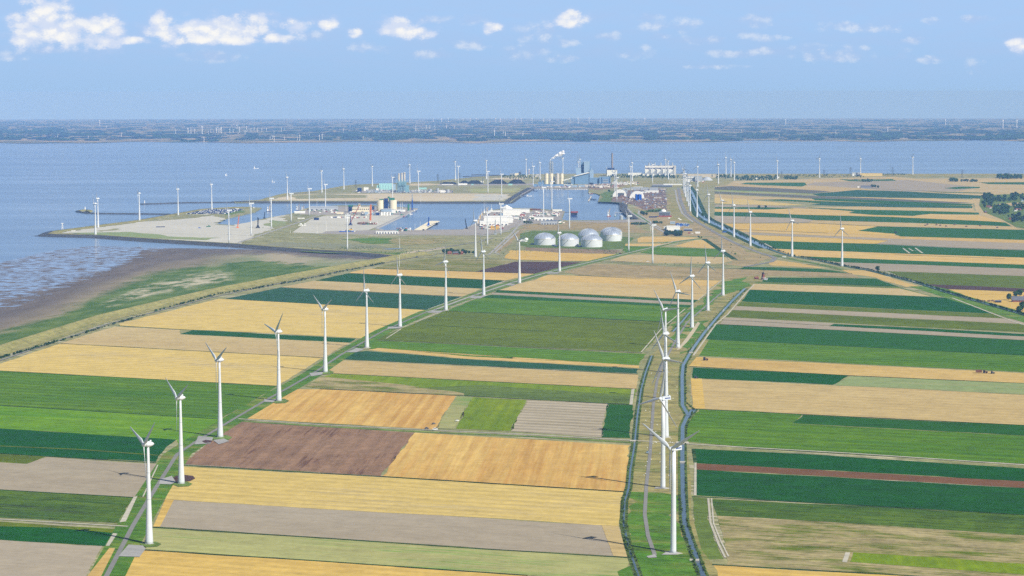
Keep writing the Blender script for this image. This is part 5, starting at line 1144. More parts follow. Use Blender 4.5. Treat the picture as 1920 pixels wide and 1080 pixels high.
for x0, x1, yb, yt, wl, rf, lb in [(684,690,403.5,397.5,'bl2','gr','small pale blue box building in front of the cream hall'),(697,702,403.5,398.5,'bl2','gr','small pale blue shed between the orange crane and the silos'),(697.5,702,393.5,386.5,'nav','dg','dark blue tower block just left of the silos'),
      (704,711.5,404,398,'nav','wh','dark blue machine house with white bands before the silos'),(735,742,399.5,392.8,'wh','gr','white quay building just right of the silos'),(744,760,397,392.5,'wh','gr','long low white quay building right of the silos'),
      (676,684,404.5,402,'dg','dg','low dark shed in front of the cream hall'),(631,644,401,397.5,'cream','con','low cream shed at the left end of the mill quay')]:
    shed('quay_building', x0, x1, yb, yt, 18, wl, rf, lb, rise=.6)
shed('warehouse', 580.6, 633.5, 394.3, 387.2, 60, 'gr', 'gr', 'long pale grey low warehouse on the harbour pier', rise=3, doors=6)
shed('warehouse', 552, 572, 400, 396.2, 26, 'wh', 'wh', 'rounded white storage hall left of the grey warehouse', rise=3)
for i, (x0, x1) in enumerate([(558,564),(565,571)]): shed('storage_shed', x0, x1, 410.5, 408.5, 10, 'wh', 'wh', f'tiny white shed on the bare ground behind the sand flat, {"left" if i == 0 else "right"} one of two', rise=.5)
shed('quay_shed', 705, 746.5, 438.2, 433.6, 22, 'wh', 'wh', 'long white quay shed with an open front below the dock corner', rise=1, doors=8)
shed('control_hut', 588.5, 598, 412.7, 408.5, 14, 'nav', 'nav', 'stack of navy blue containers at the head of the concrete apron', rise=.3, win=3)
# --- cranes and masts
def lattice(mb, a, b, w, r, n):
    a, b = Vector(a), Vector(b); d = (b - a).normalized(); u = d.orthogonal().normalized(); v = d.cross(u)
    C4 = [u * w + v * w, u * w - v * w, -u * w - v * w, -u * w + v * w]
    for c in C4: mb.tube(a + c, b + c * .55, r, 4)
    for i in range(n):
        f0, f1 = i / n, (i + 1) / n
        for q in range(4):
            c0, c1 = C4[q], C4[(q + 1) % 4]
            mb.tube(a.lerp(b, f0) + c0 * (1 - .45 * f0), a.lerp(b, f1) + c1 * (1 - .45 * f1), r * .7, 3)
def mobile_crane(px, pb, pt, m1, boom, label, bm='red', group=None):
    s = Site(px, pb); h = s.h(pt); r = s.root('harbour_crane', label, 'crane', group)
    MB().box((0, 0, 1.2), (13, 8, 3)).build('chassis', M_[m1], r)
    for a in (-5, 5):
        for b_ in (-3.5, 3.5): MB().box((a, b_, -.3), (2.5, 2.5, 1.6)).build('wheel', M_['blk'], r)
    MB().box((0, 0, 4.2), (7, 6, 5)).build('cabin', M_[m1], r)
    mb = MB(); mb.tube((0, 0, 6), (0, 0, h * .99), 1.5, 8, 1.0); mb.build('mast', M_[m1], r)
    mb = MB(); lattice(mb, (0, 0, 9), (boom[0] * s.m, -4, s.h(boom[1])), 1.1, .45, 9); mb.build('boom', M_[bm], r)
mobile_crane(657.2, 422.5, 403, 'nav', (18, 383), 'blue harbour crane on the concrete apron with a red lattice boom')
mobile_crane(483.5, 427.8, 406.7, 'hull', (1.2, 409), 'black crane beside the harbour basin on the sand', 'hull')
mobile_crane(803.5, 424, 407, 'cob', (1, 407.5), 'blue crane standing on the slanting jetty', 'cob')
s = Site(694.4, 413.4); r = s.root('tall_crane', 'tall orange crane mast on the apron in front of the mill', 'crane')
MB().box((0, 0, 0), (7, 7, 3)).build('chassis', M_['org'], r); mb = MB(); lattice(mb, (0, 0, 3), (1.2 * s.m, 0, s.h(383.5)), 2.1, .9, 12); mb.build('mast', M_['org'], r); MB().box((0, 0, 3), (3.4, 3, s.h(384) - 6)).build('ladder', M_['org'], r)
s = Site(773, 394); r = s.root('quay_crane', 'light blue slender quay crane near the tip of the mill quay', 'crane')
mb = MB(); lattice(mb, (0, 0, 0), (0, 0, s.h(374)), 2.2, .8, 8); mb.build('mast', M_['cob'], r); mb = MB(); lattice(mb, (0, 0, s.h(378)), (0, -3, s.h(364)), 1, .5, 6); mb.build('boom', M_['bl2'], r)
s = Site(765.8, 396.5, .3); r = s.root('ship_loader', 'tall flat green ship loader on the mill quay', 'crane')
MB().box((0, 0, 2), (3 * s.m, 5, s.h(383) - 2)).build('tower', M_['gn'], r); MB().box((0, 0, 0), (4 * s.m, 7, 2.5)).build('base', M_['gr'], r)
for x, yb, yt, d in [(750.5,403,380,'left of the green loader'),(754.3,403,379,'beside the thin light mast'),(734.5,405,392,'in front of the small tanks')]:
    s = Site(x, yb); r = s.root('quay_crane', f'thin pale blue portal crane on the mill quay, {d}', 'crane'); mb = MB()
    for a in (-4, 4): mb.tube((a, 0, 0), (a * .3, 0, s.h(yt) * .5), .7, 4)
    mb.build('portal', M_['bl2'], r); MB().tube((0, 0, s.h(yt) * .45), (0, 0, s.h(yt)), .9, 5, .5).build('mast', M_['wh'], r); MB().tube((0, 0, s.h(yt) * .7), (9, 0, s.h(yt) * .72), .7, 4).build('boom', M_['bl2'], r)
def simple_crane(px, pb, pt, dx, m1, label):
    s = Site(px, pb, 0, .3 if pb < 0 else .3); r = s.root('crawler_crane', label, 'crane')
    MB().box((0, 0, 0), (9, 6, 3.2)).build('chassis', M_['org'] if m1 == 'org' else M_[m1], r); mb = MB(); lattice(mb, (0, 0, 3), (dx * s.m, 0, s.h(pt)), 1.1, .5, 9); mb.build('boom', M_[m1], r)
simple_crane(445.5, 427.5, 404, 3, 'org', 'thin red crawler crane on the sand beside the basin')
simple_crane(495.5, 409.8, 398, 1, 'hull', 'dark pile on the basin edge'.replace('pile', 'thin crane')); simple_crane(875, 429, 410, -3, 'hull', 'dark crawler crane at the left corner of the fish quay')
simple_crane(928.5, 440, 412, .2, 'steel', 'thin grey tower light beside the yellow steel frames')
# lamp masts / met masts
for x, yb, yt, d in [(594.5,438,421,'left on the quay yard'),(611.8,433,416,'centre of the quay yard'),(544.5,437.5,432,'short, by the sand track'),(749.2,466,446,'alone in the weeds'),(648.8,396,379,'behind the mill hall'),(594.3,391,373,'by the grey warehouse'),(778,432,421,'left of the slanting jetty'),(788,432,416,'at the foot of the slanting jetty'),(789,380,366,'on the sand bank edge'),
    (749,500,479,'beside the dyke road')]:
    s = Site(x, yb); r = s.root('light_mast', f'thin white light mast {d}', 'mast', 'light masts round the docks'); MB().tube((0, 0, 0), (0, 0, s.h(yt)), .5, 6, .25).build('mast', M_['wh'], r); MB().box((0, 0, s.h(yt)), (3.2, 1, .6)).build('lamp', M_['gr'], r)
s = Site(117, 429.2, 0, -1); r = s.root('radar_tower', 'slim white radar tower standing on the sea wall at the spit', 'tower'); mb = MB(); lattice(mb, (0, 0, 0), (0, 0, s.h(418.6)), 1.6, .5, 6); mb.build('mast', M_['wh'], r); MB().box((0, 0, s.h(418.8)), (7.5, 3, 2)).build('platform', M_['wh'], r); MB().box((0, 0, 0), (8, 6, 3)).build('base', M_['gr'], r)
s = Site(159.5, 393.8, 0, 1); r = s.root('beacon', 'small white beacon on the head of the breakwater', 'beacon'); MB().rings((0, 0, 0), [(2.2, 0), (1.5, 8), (2.2, 8.2), (1.6, 10.5), (.2, 11.5)], 10).build('tower', M_['wh'], r)
s = Site(271, 381.6, 0, 1); r = s.root('beacon', 'small white beacon at the tip of the northern breakwater', 'beacon'); MB().rings((0, 0, 0), [(2, 0), (1.4, 8), (2, 8.2), (1.5, 10), (.2, 11)], 10).build('tower', M_['wh'], r)
# --- turquoise power station
s = Site(724, 357, 0); mm = s.m; r = s.root('turbine_hall', 'pale turquoise turbine hall with stepped ends beside the pipework towers', 'power station')
MB().gable((0, 45, 0), (26 * mm, 90, s.h(346.4)), 1.8 * mm, 0, 'x').build('wall', M_['teal'], r); MB().box((-15.5 * mm, 30, 0), (4 * mm, 50, s.h(348))).build('wing', M_['teal'], r); MB().box((15.5 * mm, 30, 0), (5 * mm, 50, s.h(346))).build('wing', M_['bl2'], r)
for k in range(5): MB().box(((-11 + 5.2 * k) * mm, -.3, 0), (.35 * mm, .6, s.h(346.8))).build('panel_joint', M_['bl2'], r)
gS = 'pipework boiler towers with chimneys'
for i, (x, yt) in enumerate([(750, 325.5), (754.2, 324.4), (758, 323.4)]):
    s = Site(x + i * 1.2 - 2, 361 - i * .8); r = s.root('boiler_tower', f'{"left middle right".split()[i]} boiler tower of blue grey steelwork carrying a pale chimney', 'boiler', gS)
    hb2 = s.h(337); f = MB()
    for a in (-9, 0, 9):
        for b_ in (0, 14, 28):
            f.tube((a, b_, 0), (a, b_, hb2), .9, 4)
    for k in range(1, 8):
        z = hb2 * k / 8
        f.box((0, 0, z), (19, 1, .9)); f.box((0, 28, z), (19, 1, .9)); f.box((-9, 14, z), (1, 28, .9)); f.box((9, 14, z), (1, 28, .9))
        f.tube((-9, 0, z), (0, 0, z + hb2 / 8), .5, 4)
    f.build('steel_frame', M_['tealp'], r)
    MB().box((0, 15, 3), (13, 20, hb2 * .7)).build('boiler_body', M_['bl2'], r); MB().box((3, 2, hb2 * .55), (9, 5, hb2 * .3)).build('duct', M_['tealp'], r)
    MB().rings((0, 15, hb2 * .7), [(4.4, 0), (4.4, s.h(yt) - hb2 * .7)], 14).build('chimney', M_['con'], r); MB().rings((0, 15, s.h(yt) - 6), [(4.6, 0), (4.6, 1)], 14).build('ring', M_['dg'], r)
for x0, x1, yb, yt, wl, rf, dd, lb in [(760,767,361,347,'tealp','gr',20,'block of blue grey steelwork at the right of the boiler towers'),(670,678,359.8,352,'nav','bl2',20,'dark blue cooler building with a pale top on the left of the turquoise plant'),(682,691,357,351.3,'wh','wh',20,'white gabled workshop left of the turquoise hall'),
      (705,710,357.5,352.5,'wh','gr',15,'small white annex touching the turquoise hall'),(825.5,834,361.2,356.5,'wh','wh',16,'white low office right of the round tanks'),(785,800,355,351.8,'teal','teal',26,'low turquoise shed beyond the pipe yard'),(703,708,361,357,'bl2','gr',12,'small pale blue pump house in the pipe yard')]:
    shed('plant_building', x0, x1, yb, yt, dd, wl, rf, lb, rise=.8)
tanks([(794,799.3,361.5,357,'leftmost, squat'),(803.5,810,360,354.3,'second, broad'),(818.3,823,361.3,352.7,'third, tallest'),(836.5,843,361.3,355,'rightmost')], 'pale grey storage tank in the pipe yard, # of four', group='tanks in the pipe yard', body='gr')
pw = MB()
for _ in range(260):
    x, y = U(688, 800), U(357, 362); p = GP(x, y, .3); a = U(0, pi)
    if random.random() < .5: pw.box((p.x, p.y, p.z), (U(3, 12), U(2, 6), U(1.5, 6)), a)
    else: pw.tube((p.x, p.y, p.z), (p.x + U(-3, 3), p.y, p.z + U(3, 9)), .6, 4)
props(pw.build('pipework', M_['steel']), 'tangle of grey pipes and small plant at the foot of the turquoise station', 'pipework', kind='stuff')
# --- pylons
def pylon(px, pb, pt, label, group='lattice power pylons'):
    s = Site(px, pb); h = s.h(pt); r = s.root('power_pylon', label, 'pylon', group); mb = MB(); lattice(mb, (0, 0, 0), (0, 0, h), h * .09, .4, 9); mb.build('mast', M_['dg'], r)
    for k, w in ((.68, .2), (.82, .26), (.95, .17)): MB().tube((-w * h, 0, h * k), (w * h, 0, h * k), .5, 4).build('arm', M_['dg'], r)
for x, yb, yt, d in [(740.5,351,327.5,'left behind the turquoise hall'),(821,343,326.5,'on the shore before the coal yard'),(861.5,344,325,'by the white shed at the coal yard'),(667,352,337.5,'on the grassy shore left of the plant'),(1544.8,332,318,'on the coast in the right half'),(1595,330,313,'left of the yellow coastal building'),(1673.5,331,314,'right of the yellow coastal building'),
                     (1891.5,335,324,'in front of the broad grove at the right edge'),(1804,334,318,'behind the two groves near the shore'),(1465.5,335,321.5,'by the coastal wood end')]:
    pylon(x, yb, yt, f'grey lattice power pylon {d}')
# --- heaps
def heap(x0, x1, yb, yt, dep, m, label, flat=.5, cat='heap', name='coal_heap', lump=.06, smooth=True):
    s, w, h = px_box(x0, x1, yb, yt); n, k = 26, 10; vs = []; fs = []; R = random.Random(int(x0 * 7))
    for j in range(k + 1):
        for i in range(n + 1):
            u, v_ = i / n, j / k; ex = min(1, min(u, 1 - u) * w / (h * 1.5)); ey = min(1, min(v_, 1 - v_) * dep / (h * 1.5)); e = min(ex, ey)
            vs.append((-w / 2 + w * u, dep * v_, h * e * (1 + R.uniform(-lump, lump) * 1.5) - .2 + h * lump * sin(i * 1.7) * (e > .5)))
    for j in range(k):
        for i in range(n): a = j * (n + 1) + i; fs.append((a, a + 1, a + n + 2, a + n + 1))
    mb = MB(); mb.v = vs; mb.f = fs; o = mb.build(name, m, None, False); o.location = s.p; o.rotation_euler = (0, 0, s.rz)
    return props(o, label, cat)
for x0, x1, yb, yt, d in [(826,857.5,345.8,342.2,'lowest, farthest left'),(859.6,882,344.8,339.3,'left part of the long double heap'),(874,905.5,344.8,338.8,'right part of the long double heap'),(916,952.5,345,337,'tall, with flat top, second from the right'),(951,986,344.8,337,'tall one nearest the power station')]:
    o = heap(x0, x1, yb, yt, 70, M_['coal'], f'blue black coal heap, {d}')
shed('coal_shed', 858.5, 876, 347, 343.8, 20, 'wh', 'wh', 'long white shed in front of the second coal heap', rise=.6)
for x0, x1, yb, yt, lb in [(828,850,346.8,345.2,'low white conveyor gallery left in front of the coal'),(884,888,347,345,'little pale green hut in front of the coal'),(953,961,347.4,344.6,'pale green tent between the tall coal heaps'),(901,907,342,339.5,'small white transfer house behind the long coal heap')]:
    shed('yard_hut', x0, x1, yb, yt, 10, 'wh' if 'white' in lb else 'teal', 'wh' if 'white' in lb else 'teal', lb, rise=.8)
for x, yb, yt, lb in [(904.6,344.5,333,'dark stacker crane behind the long coal heap'),(971.5,345,334.5,'grey stacker crane in front of the last coal heap'),(826.5,345,339,'grey stacker at the left end of the coal yard')]: simple_crane(x, yb, yt, 1.2, 'dg', lb)
# --- left of the coal power station
for x0, x1, yb, yt, wl, lb in [(956,964,328.6,325.2,'gr','grey shore building on the breakwater root'),(965,972.5,328.8,324.6,'cream','cream block building on the breakwater root'),(973,977.5,327,322.3,'dg','dark open tower frame beside the cream block'),
                               (1006,1011,330.8,326.5,'con','small concrete building left of the silos'),(1003,1013,331.5,329,'con','low concrete base left of the silos')]:
    shed('shore_building', x0, x1, yb, yt, 14, wl, wl, lb, rise=.4)
s = Site(991.8, 328); r = s.root('radio_mast', 'red and white banded radar mast by the shore', 'mast'); h = s.h(316.5)
for k in range(5): MB().tube((0, 0, h * k / 5), (0, 0, h * (k + 1) / 5), 2.2, 8).build('mast_section', M_['red' if k % 2 else 'wh'], r)
MB().box((2, 0, h * .75), (9, 4, 4)).build('platform', M_['wh'], r)
# --- coal power station: silos
gP = 'concrete silos of the coal power station'
for x0, x1, yb, yt, d in [(1021,1028,345.6,325.6,'leftmost, dark cap'),(1030,1037,345.6,325.6,'below the twin chimneys'),(1037.2,1041.2,345,332,'small and short'),(1042,1048.6,345.4,325.6,'second from the right'),(1050,1056.6,345.4,325.6,'rightmost')]:
    s, w, h = px_box(x0, x1, yb, yt); r = s.root('concrete_silo', f'tall pale concrete silo at the dock power station, {d}', 'silo', gP)
    MB().rings((0, w / 2, 0), [(w / 2, 0), (w / 2, h)], 20).build('wall', M_['cream' if d[0] != 's' else 'con'], r); MB().rings((0, w / 2, h), [(w / 2 * 1.04, 0), (w / 2 * 1.04, 1.5), (1, 3.5)], 20).build('cap', M_['gr'], r); MB().rings((0, w / 2, h * .55), [(w / 2 * 1.02, 0), (w / 2 * 1.02, 1)], 20).build('ring', M_['gr'], r)
s = Site(1033.5, 343); mm = s.m; top = s.h(302.6); r = s.root('twin_chimney', 'twin silver chimneys in a lattice frame with a white plume', 'chimney')
for a in (-1.8, 1.8):
    MB().rings((a * mm, 20, 0), [(1.35 * mm, 0), (1.25 * mm, top)], 14).build('flue', M_['steel'], r)
    MB().rings((a * mm, 20, top), [(1.4 * mm, 0), (1.4 * mm, .5)], 14).build('rim', M_['dg'], r)
f = MB()
for a in (-4.1 * mm, 4.1 * mm):
    for b_ in (20 - 3.5 * mm, 20 + 3.5 * mm): f.tube((a, b_, 0), (a, b_, top * .96), .8, 4)
for k in range(1, 13):
    z = top * .96 * k / 12; a = 4.1 * mm
    for b_ in (20 - 3.5 * mm, 20 + 3.5 * mm): f.box((0, b_, z), (2 * a, .8, .9)); f.tube((-a, b_, z), (a, b_, z - top * .08), .4, 3)
f.build('steel_frame', M_['steel'], r)
# plume
m, t, b = newmat('steam'); b.inputs['Base Color'].default_value = (.9, .9, .9, 1); b.inputs['Roughness'].default_value = 1; b.inputs['Specular IOR Level'].default_value = 0
P = t.node('ShaderNodeTexCoord').outputs['Object']; lw_ = t.node('ShaderNodeLayerWeight'); lw_.inputs[0].default_value = .5
t.l.new(t.math('MULTIPLY', t.ramp(lw_.outputs['Facing'], .25, .95, .95, 0, True), t.ramp(t.noise(P, 1 / 11., 4, .65), .36, .56, .25, 1)), b.inputs['Alpha'])
bm = bmesh.new(); R = random.Random(4)
for k in range(34):
    f_ = (k / 33) ** .85; x = -2 * mm + 25 * mm * f_; z = top + (2 + 14.5 * f_ ** .85) * mm + R.uniform(-1, 1) * mm * 2.4 * f_; rr = (1.1 + 2.9 * min(1, f_ * 1.2) * (1 if f_ < .8 else .6)) * mm
    mt = Matrix.Translation((x, 20 + R.uniform(-1, 1) * mm * 2 * f_, z)) @ Matrix.Diagonal((rr * 1.1, rr, rr * .85, 1)); bmesh.ops.create_icosphere(bm, subdivisions=2, radius=1, matrix=mt)
for vtx in bm.verts: vtx.co += Vector((sin(vtx.co.z * .5), cos(vtx.co.x * .4), sin(vtx.co.x * .45))) * .8
me = bpy.data.meshes.new('steam_plume'); bm.to_mesh(me); bm.free(); me.materials.append(m); o = link(bpy.data.objects.new('steam_plume', me)); o.location = s.p; o.rotation_euler = (0, 0, s.rz)
rm = o.modifiers.new('remesh', 'REMESH'); rm.mode = 'VOXEL'; rm.voxel_size = 2.2
props(o, 'white steam plume drifting right from the twin chimneys', 'steam')
# boiler house group
s = Site(1098, 346); mm = s.m; r = s.root('boiler_house', 'huge blue grey boiler house with stepped towers and a slanting conveyor', 'power station'); X = lambda x: (x - 1098) * mm
def blk(x0, x1, yt, y0, dep, mk, nm='block', z0=0): MB().box((X((x0 + x1) / 2), y0 + dep / 2, z0), ((x1 - x0) * mm, dep, s.h(yt) - z0)).build(nm, M_[mk], r)
blk(1095, 1105.5, 304.6, 130, 60, 'bl2', 'tower'); blk(1105.7, 1107.8, 306, 134, 50, 'bl', 'stair_tower'); blk(1088.5, 1094.8, 306.5, 150, 40, 'bl', 'tower'); blk(1091.5, 1094.5, 311, 138, 10, 'nav', 'duct')
blk(1079.6, 1089.5, 316.5, 120, 60, 'bl2', 'tower'); blk(1080, 1096, 326, 100, 20, 'bl2', 'annex'); blk(1105.5, 1113, 321, 110, 60, 'bl2', 'tower'); blk(1109, 1110.5, 317, 120, 8, 'bl2', 'vent')
blk(1071, 1083, 332.5, 60, 50, 'bl', 'mill_house'); blk(1105, 1126, 334.8, 60, 70, 'bl', 'hall'); blk(1124, 1145, 332.6, 50, 60, 'bl', 'hall'); blk(1128, 1129, 333.2, 49, 1, 'nav', 'louvre'); blk(1143, 1144, 333.2, 49, 1, 'nav', 'louvre')
for y in (337.5, 340.5, 344): blk(1131, 1140.5, y, 48.6, .8, 'gr', 'panel', s.h(y) - 3)
cb = MB(); z1, z2 = s.h(331.5), s.h(325.5)
cb.add([(X(1078), 55, 0), (X(1104), 55, 0), (X(1104), 55, z2), (X(1078), 55, z1), (X(1078), 100, 0), (X(1104), 100, 0), (X(1104), 100, z2), (X(1078), 100, z1)], [(0, 1, 2, 3), (5, 4, 7, 6), (4, 0, 3, 7), (1, 5, 6, 2), (3, 2, 6, 7)]); cb.build('conveyor_house', M_['bl'], r)
MB().tube((X(1077), 52, z1 + 1), (X(1105), 52, z2 + 3), 2.4, 6).build('conveyor', M_['wh'], r)
MB().tube((X(1057), 40, s.h(339)), (X(1073), 45, s.h(334.5)), 2.2, 6).build('conveyor', M_['wh'], r)
f = MB()
for x in range(1058, 1073, 3): f.tube((X(x), 42, 0), (X(x), 42, s.h(338 - (x - 1058) * .25)), 1.2, 4)
f.build('conveyor_legs', M_['bl'], r)
for x0, x1, yb, yt, wl, lb in [(1014,1057,349.6,345.4,'bl','long low blue gallery before the concrete silos'),(1000,1008,350,345,'bl','low blue building at the root of the quay'),(1009,1020,349,341,'bl','blue pump building left of the concrete silos'),(1016,1020,345,338.5,'bl','small blue tower at the left silo'),
        (1062,1070,350,346,'bl2','low pale blue shed by the quay wall'),(1072,1082,351,347,'bl2','pale blue quay building under the boiler house'),(1084,1096,350.5,346.5,'bl2','pale quay building right of the boiler house foot'),(1097,1104,350,346,'con','pale workshop beside the dark unloader'),
        (1115,1122,351,347,'con','pale workshop right of the dark unloader'),(1124,1130,352,348,'wh','small white workshop behind the dock'),(1132,1140,350.5,347,'con','pale cabins row right of the workshops'),(1148,1158,345,341.3,'wh','white three storey site offices left'),(1159,1166,345.5,342,'wh','white site offices centre'),
        (1168,1178,346,342.5,'wh','white site offices right'),(1183,1193,344,341,'con','pale workshop by the two thin turbines'),(1040,1049,351.2,349,'con','low white cabins on the quay wall'),(1104,1109,349,345.5,'con','little pale boiler annex')]:
    shed('site_building', x0, x1, yb, yt, 16, wl, 'wh' if wl == 'bl2' else wl, lb, rise=.6, win=4 if 'offices' in lb else 0)
for x, d in ((1108, 'dark coal unloader crane at the corner of the dock'),):
    s2 = Site(x, 352.5); r2 = s2.root('coal_unloader', d, 'crane'); w = 4 * s2.m; f = MB()
    for a in (-w, 0, w):
        for b_ in (0, 16): f.tube((a, b_, 0), (a, b_, s2.h(345)), 1.4, 5)
    f.build('portal', M_['nav'], r2); MB().box((0, 8, s2.h(346)), (2 * w, 18, 8)).build('cabin', M_['dg'], r2); mb = MB(); lattice(mb, (-w, 8, s2.h(344)), (w * 1.1, -20, s2.h(344)), 1.6, .7, 8); mb.build('boom', M_['nav'], r2)
# quay fenders
qf = MB()
for k in range(24):
    p = GP(1003 + k * 4.2, 354.3, -3); qf.box((p.x, p.y - 1.5, p.z), (2.5, 1.5, 3.4))
props(qf.build('quay_fenders', M_['wh']), 'row of pale fenders along the power station quay wall', 'fender', kind='stuff')
# --- waste plant with the tall dark chimney
s = Site(1148, 330); mm = s.m; r = s.root('waste_plant', 'white block building with a dark roof band and one tall grey chimney', 'power station'); X = lambda x: (x - 1148) * mm
def blk2(x0, x1, yt, y0, dep, mk, nm='block', z0=0): MB().box((X((x0 + x1) / 2), y0 + dep / 2, z0), ((x1 - x0) * mm, dep, s.h(yt) - z0)).build(nm, M_[mk], r)
blk2(1138, 1157, 319, 0, 80, 'wh', 'wall'); blk2(1139, 1152, 315.4, 10, 60, 'nav', 'roof_house', s.h(319) + .1); blk2(1138.6, 1156.6, 318, .5, 2, 'dg', 'roof_band', s.h(319.6)); blk2(1136.8, 1138, 313, 30, 12, 'gr', 'stair_tower'); blk2(1147, 1151, 326.6, -.8, 1, 'nav', 'door')
MB().rings((X(1147.8), 45, 0), [(1.9 * mm, 0), (1.75 * mm, s.h(287.3))], 20).build('chimney', mat('chimney_concrete', (140, 132, 128), .9, var=.1, scale=.05), r)
MB().rings((X(1147.8), 45, s.h(289)), [(1.85 * mm, 0), (1.85 * mm, 2)], 20).build('ring', M_['dg'], r)
# --- gas power station with five units
s = Site(1238, 330); mm = s.m; r = s.root('gas_power_station', 'long pale gas power station with five identical units and five short chimneys', 'power station'); X = lambda x: (x - 1238) * mm
blk2(1209, 1267, 311.8, 70, 50, 'con', 'hall'); blk2(1209.5, 1266.5, 313.2, 69, 1, 'wh', 'facade_band', s.h(314.6)); blk2(1209.5, 1266.5, 316, 69.3, .6, 'nav', 'facade_dark_band', s.h(317.2)); blk2(1264, 1267.4, 311.6, 30, 40, 'con', 'wing')  # hall front carries a white band with a thin navy strip below it
for k in range(5):
    x = 1209.5 + 11.1 * k
    blk2(x, x + 7.6, 318.2, 10, 59, 'wh', 'unit_hall'); blk2(x + 8.2, x + 10.2, 315.8, 12, 56, 'gr', 'boiler_tower'); blk2(x + 1, x + 3, 326, 9.4, .6, 'nav', 'door')
    gb = MB(); gb.add([(X(x), 9, s.h(326)), (X(x + 7.6), 9, s.h(326)), (X(x + 7.6), 9, s.h(320)), (X(x + 7.6), 30, s.h(320)), (X(x), 30, s.h(326)), (X(x + 7.6), 30, s.h(326))], [(0, 1, 2), (0, 2, 3, 4), (1, 5, 3, 2), (4, 3, 5), (0, 4, 5, 1)]); gb.build('sloping_duct', M_['gr'], r)
    MB().rings((X(1216.8 + 11 * k), 95, s.h(311.8) - 1), [(1.35 * mm, 0), (1.25 * mm, s.h(305.6) - s.h(311.8))], 14).build('chimney', M_['steel'], r)
    MB().box((X(1213.2 + 11 * k), 90, s.h(311.8)), (1.2 * mm, 8, 3.5)).build('vent', M_['nav'], r)
for x0, x1, yb, yt, wl, dd, lb, nd in [(1178,1204,329.4,324,'wh',30,'long white hall left of the gas power station with a dark gap',3),(1205,1208.5,330,326,'wh',20,'small white cube between the white hall and the gas station',0)]:
    shed('hall', x0, x1, yb, yt, dd, wl, wl, lb, rise=.4, doors=nd)
shed('switchgear_hall', 1286, 1303, 340, 330.5, 60, 'wh', 'gr', 'white grey switchgear hall with a row of tall dark openings', rise=1, win=9)
shed('switchgear_hall', 1303.5, 1316.8, 340.6, 330, 40, 'gr', 'gr', 'grey switchgear block right of the white one', rise=.6)
s = Site(1326, 338.6); r = s.root('domed_store', 'low grey domed store with a pointed roof right of the switchgear hall', 'building'); MB().rings((0, 12 * s.m * .9, 0), [(10.5 * s.m, 0), (10 * s.m, 2), (5 * s.m, s.h(333)), (.5, s.h(331.4))], 28).build('roof', M_['gr'], r)
for i, (x, yb, yt) in enumerate([(1255,344.5,335.5),(1258,344,334.5),(1260.5,344.5,334),(1263,343.5,334.3),(1265.8,343.5,334),(1271.5,343.8,335),(1274.5,343.5,335),(1277,343,334.5),(1279.5,343,335.3)]):
    s = Site(x, yb); r = s.root('substation_mast', f'thin white substation mast, {ordn(i + 1)} from the left beside the gas station', 'mast', 'substation masts'); MB().tube((0, 0, 0), (0, 0, s.h(yt)), .75, 5, .4).build('mast', M_['wh'], r); MB().box((0, 0, s.h(yt) * .8), (6, .8, .8)).build('arm', M_['wh'], r)
shed('flat_store', 1222, 1260, 350.8, 347.6, 60, 'dg', 'gr', 'wide low dark store in the grass before the gas station', rise=.3)
shed('flat_store', 1244, 1279, 347, 345, 40, 'wh', 'wh', 'wide low white roofed store behind the dark one', rise=.3)
# --- scrapyard and biomass quay
for x0, x1, yb, yt, d in [(1148.5,1175,369,356,'left'),(1180.5,1208,371.5,359,'right')]:
    s, w, h = px_box(x0, x1, yb, yt); r = s.root('tent_hall', f'white arched tent hall among the brown heaps, {d} one of two', 'hall', 'white arched tent halls'); mb = MB(); n = 12; vs = []; fs = []
    for j in (0, 1, 2, 3, 4):
        for k in range(n + 1): a = pi * k / n; vs.append((-w / 2 * cos(a) * (1 if j < 4 else .9), j * 18, h * sin(a) * (1 if j < 4 else .9)))
    for j in range(4):
        for k in range(n): q = j * (n + 1) + k; fs.append((q, q + n + 1, q + n + 2, q + 1))
    fs.append(tuple(range(n + 1))); fs.append(tuple(4 * (n + 1) + k for k in range(n + 1))[::-1]); mb.v = vs; mb.f = fs; mb.build('roof', M_['wh'], r)
    MB().box((w * .1, -.6, 0), (w * .42, 1, h * .55)).build('opening', M_['dg'], r)
heap(1157, 1176, 371.6, 361, 40, M_['mud'], 'tall brown heap of wood chips before the left tent hall', name='chip_heap')
heap(1146, 1156, 374, 368, 30, M_['mud'], 'brown heap at the quay edge left of the thin turbine', name='chip_heap')
s = Site(1197, 375.6); r = s.root('blue_silos', 'bright blue block of round silos in front of the right tent hall', 'silo')
for k, dx in enumerate((-4.3, -1.4, 1.5, 4.3)): MB().rings((dx * s.m, 6 + (k % 2) * 4, 0), [(1.7 * s.m, 0), (1.7 * s.m, s.h(364.2 + (k % 2) * .8))], 12).build('silo', M_['cob'], r)
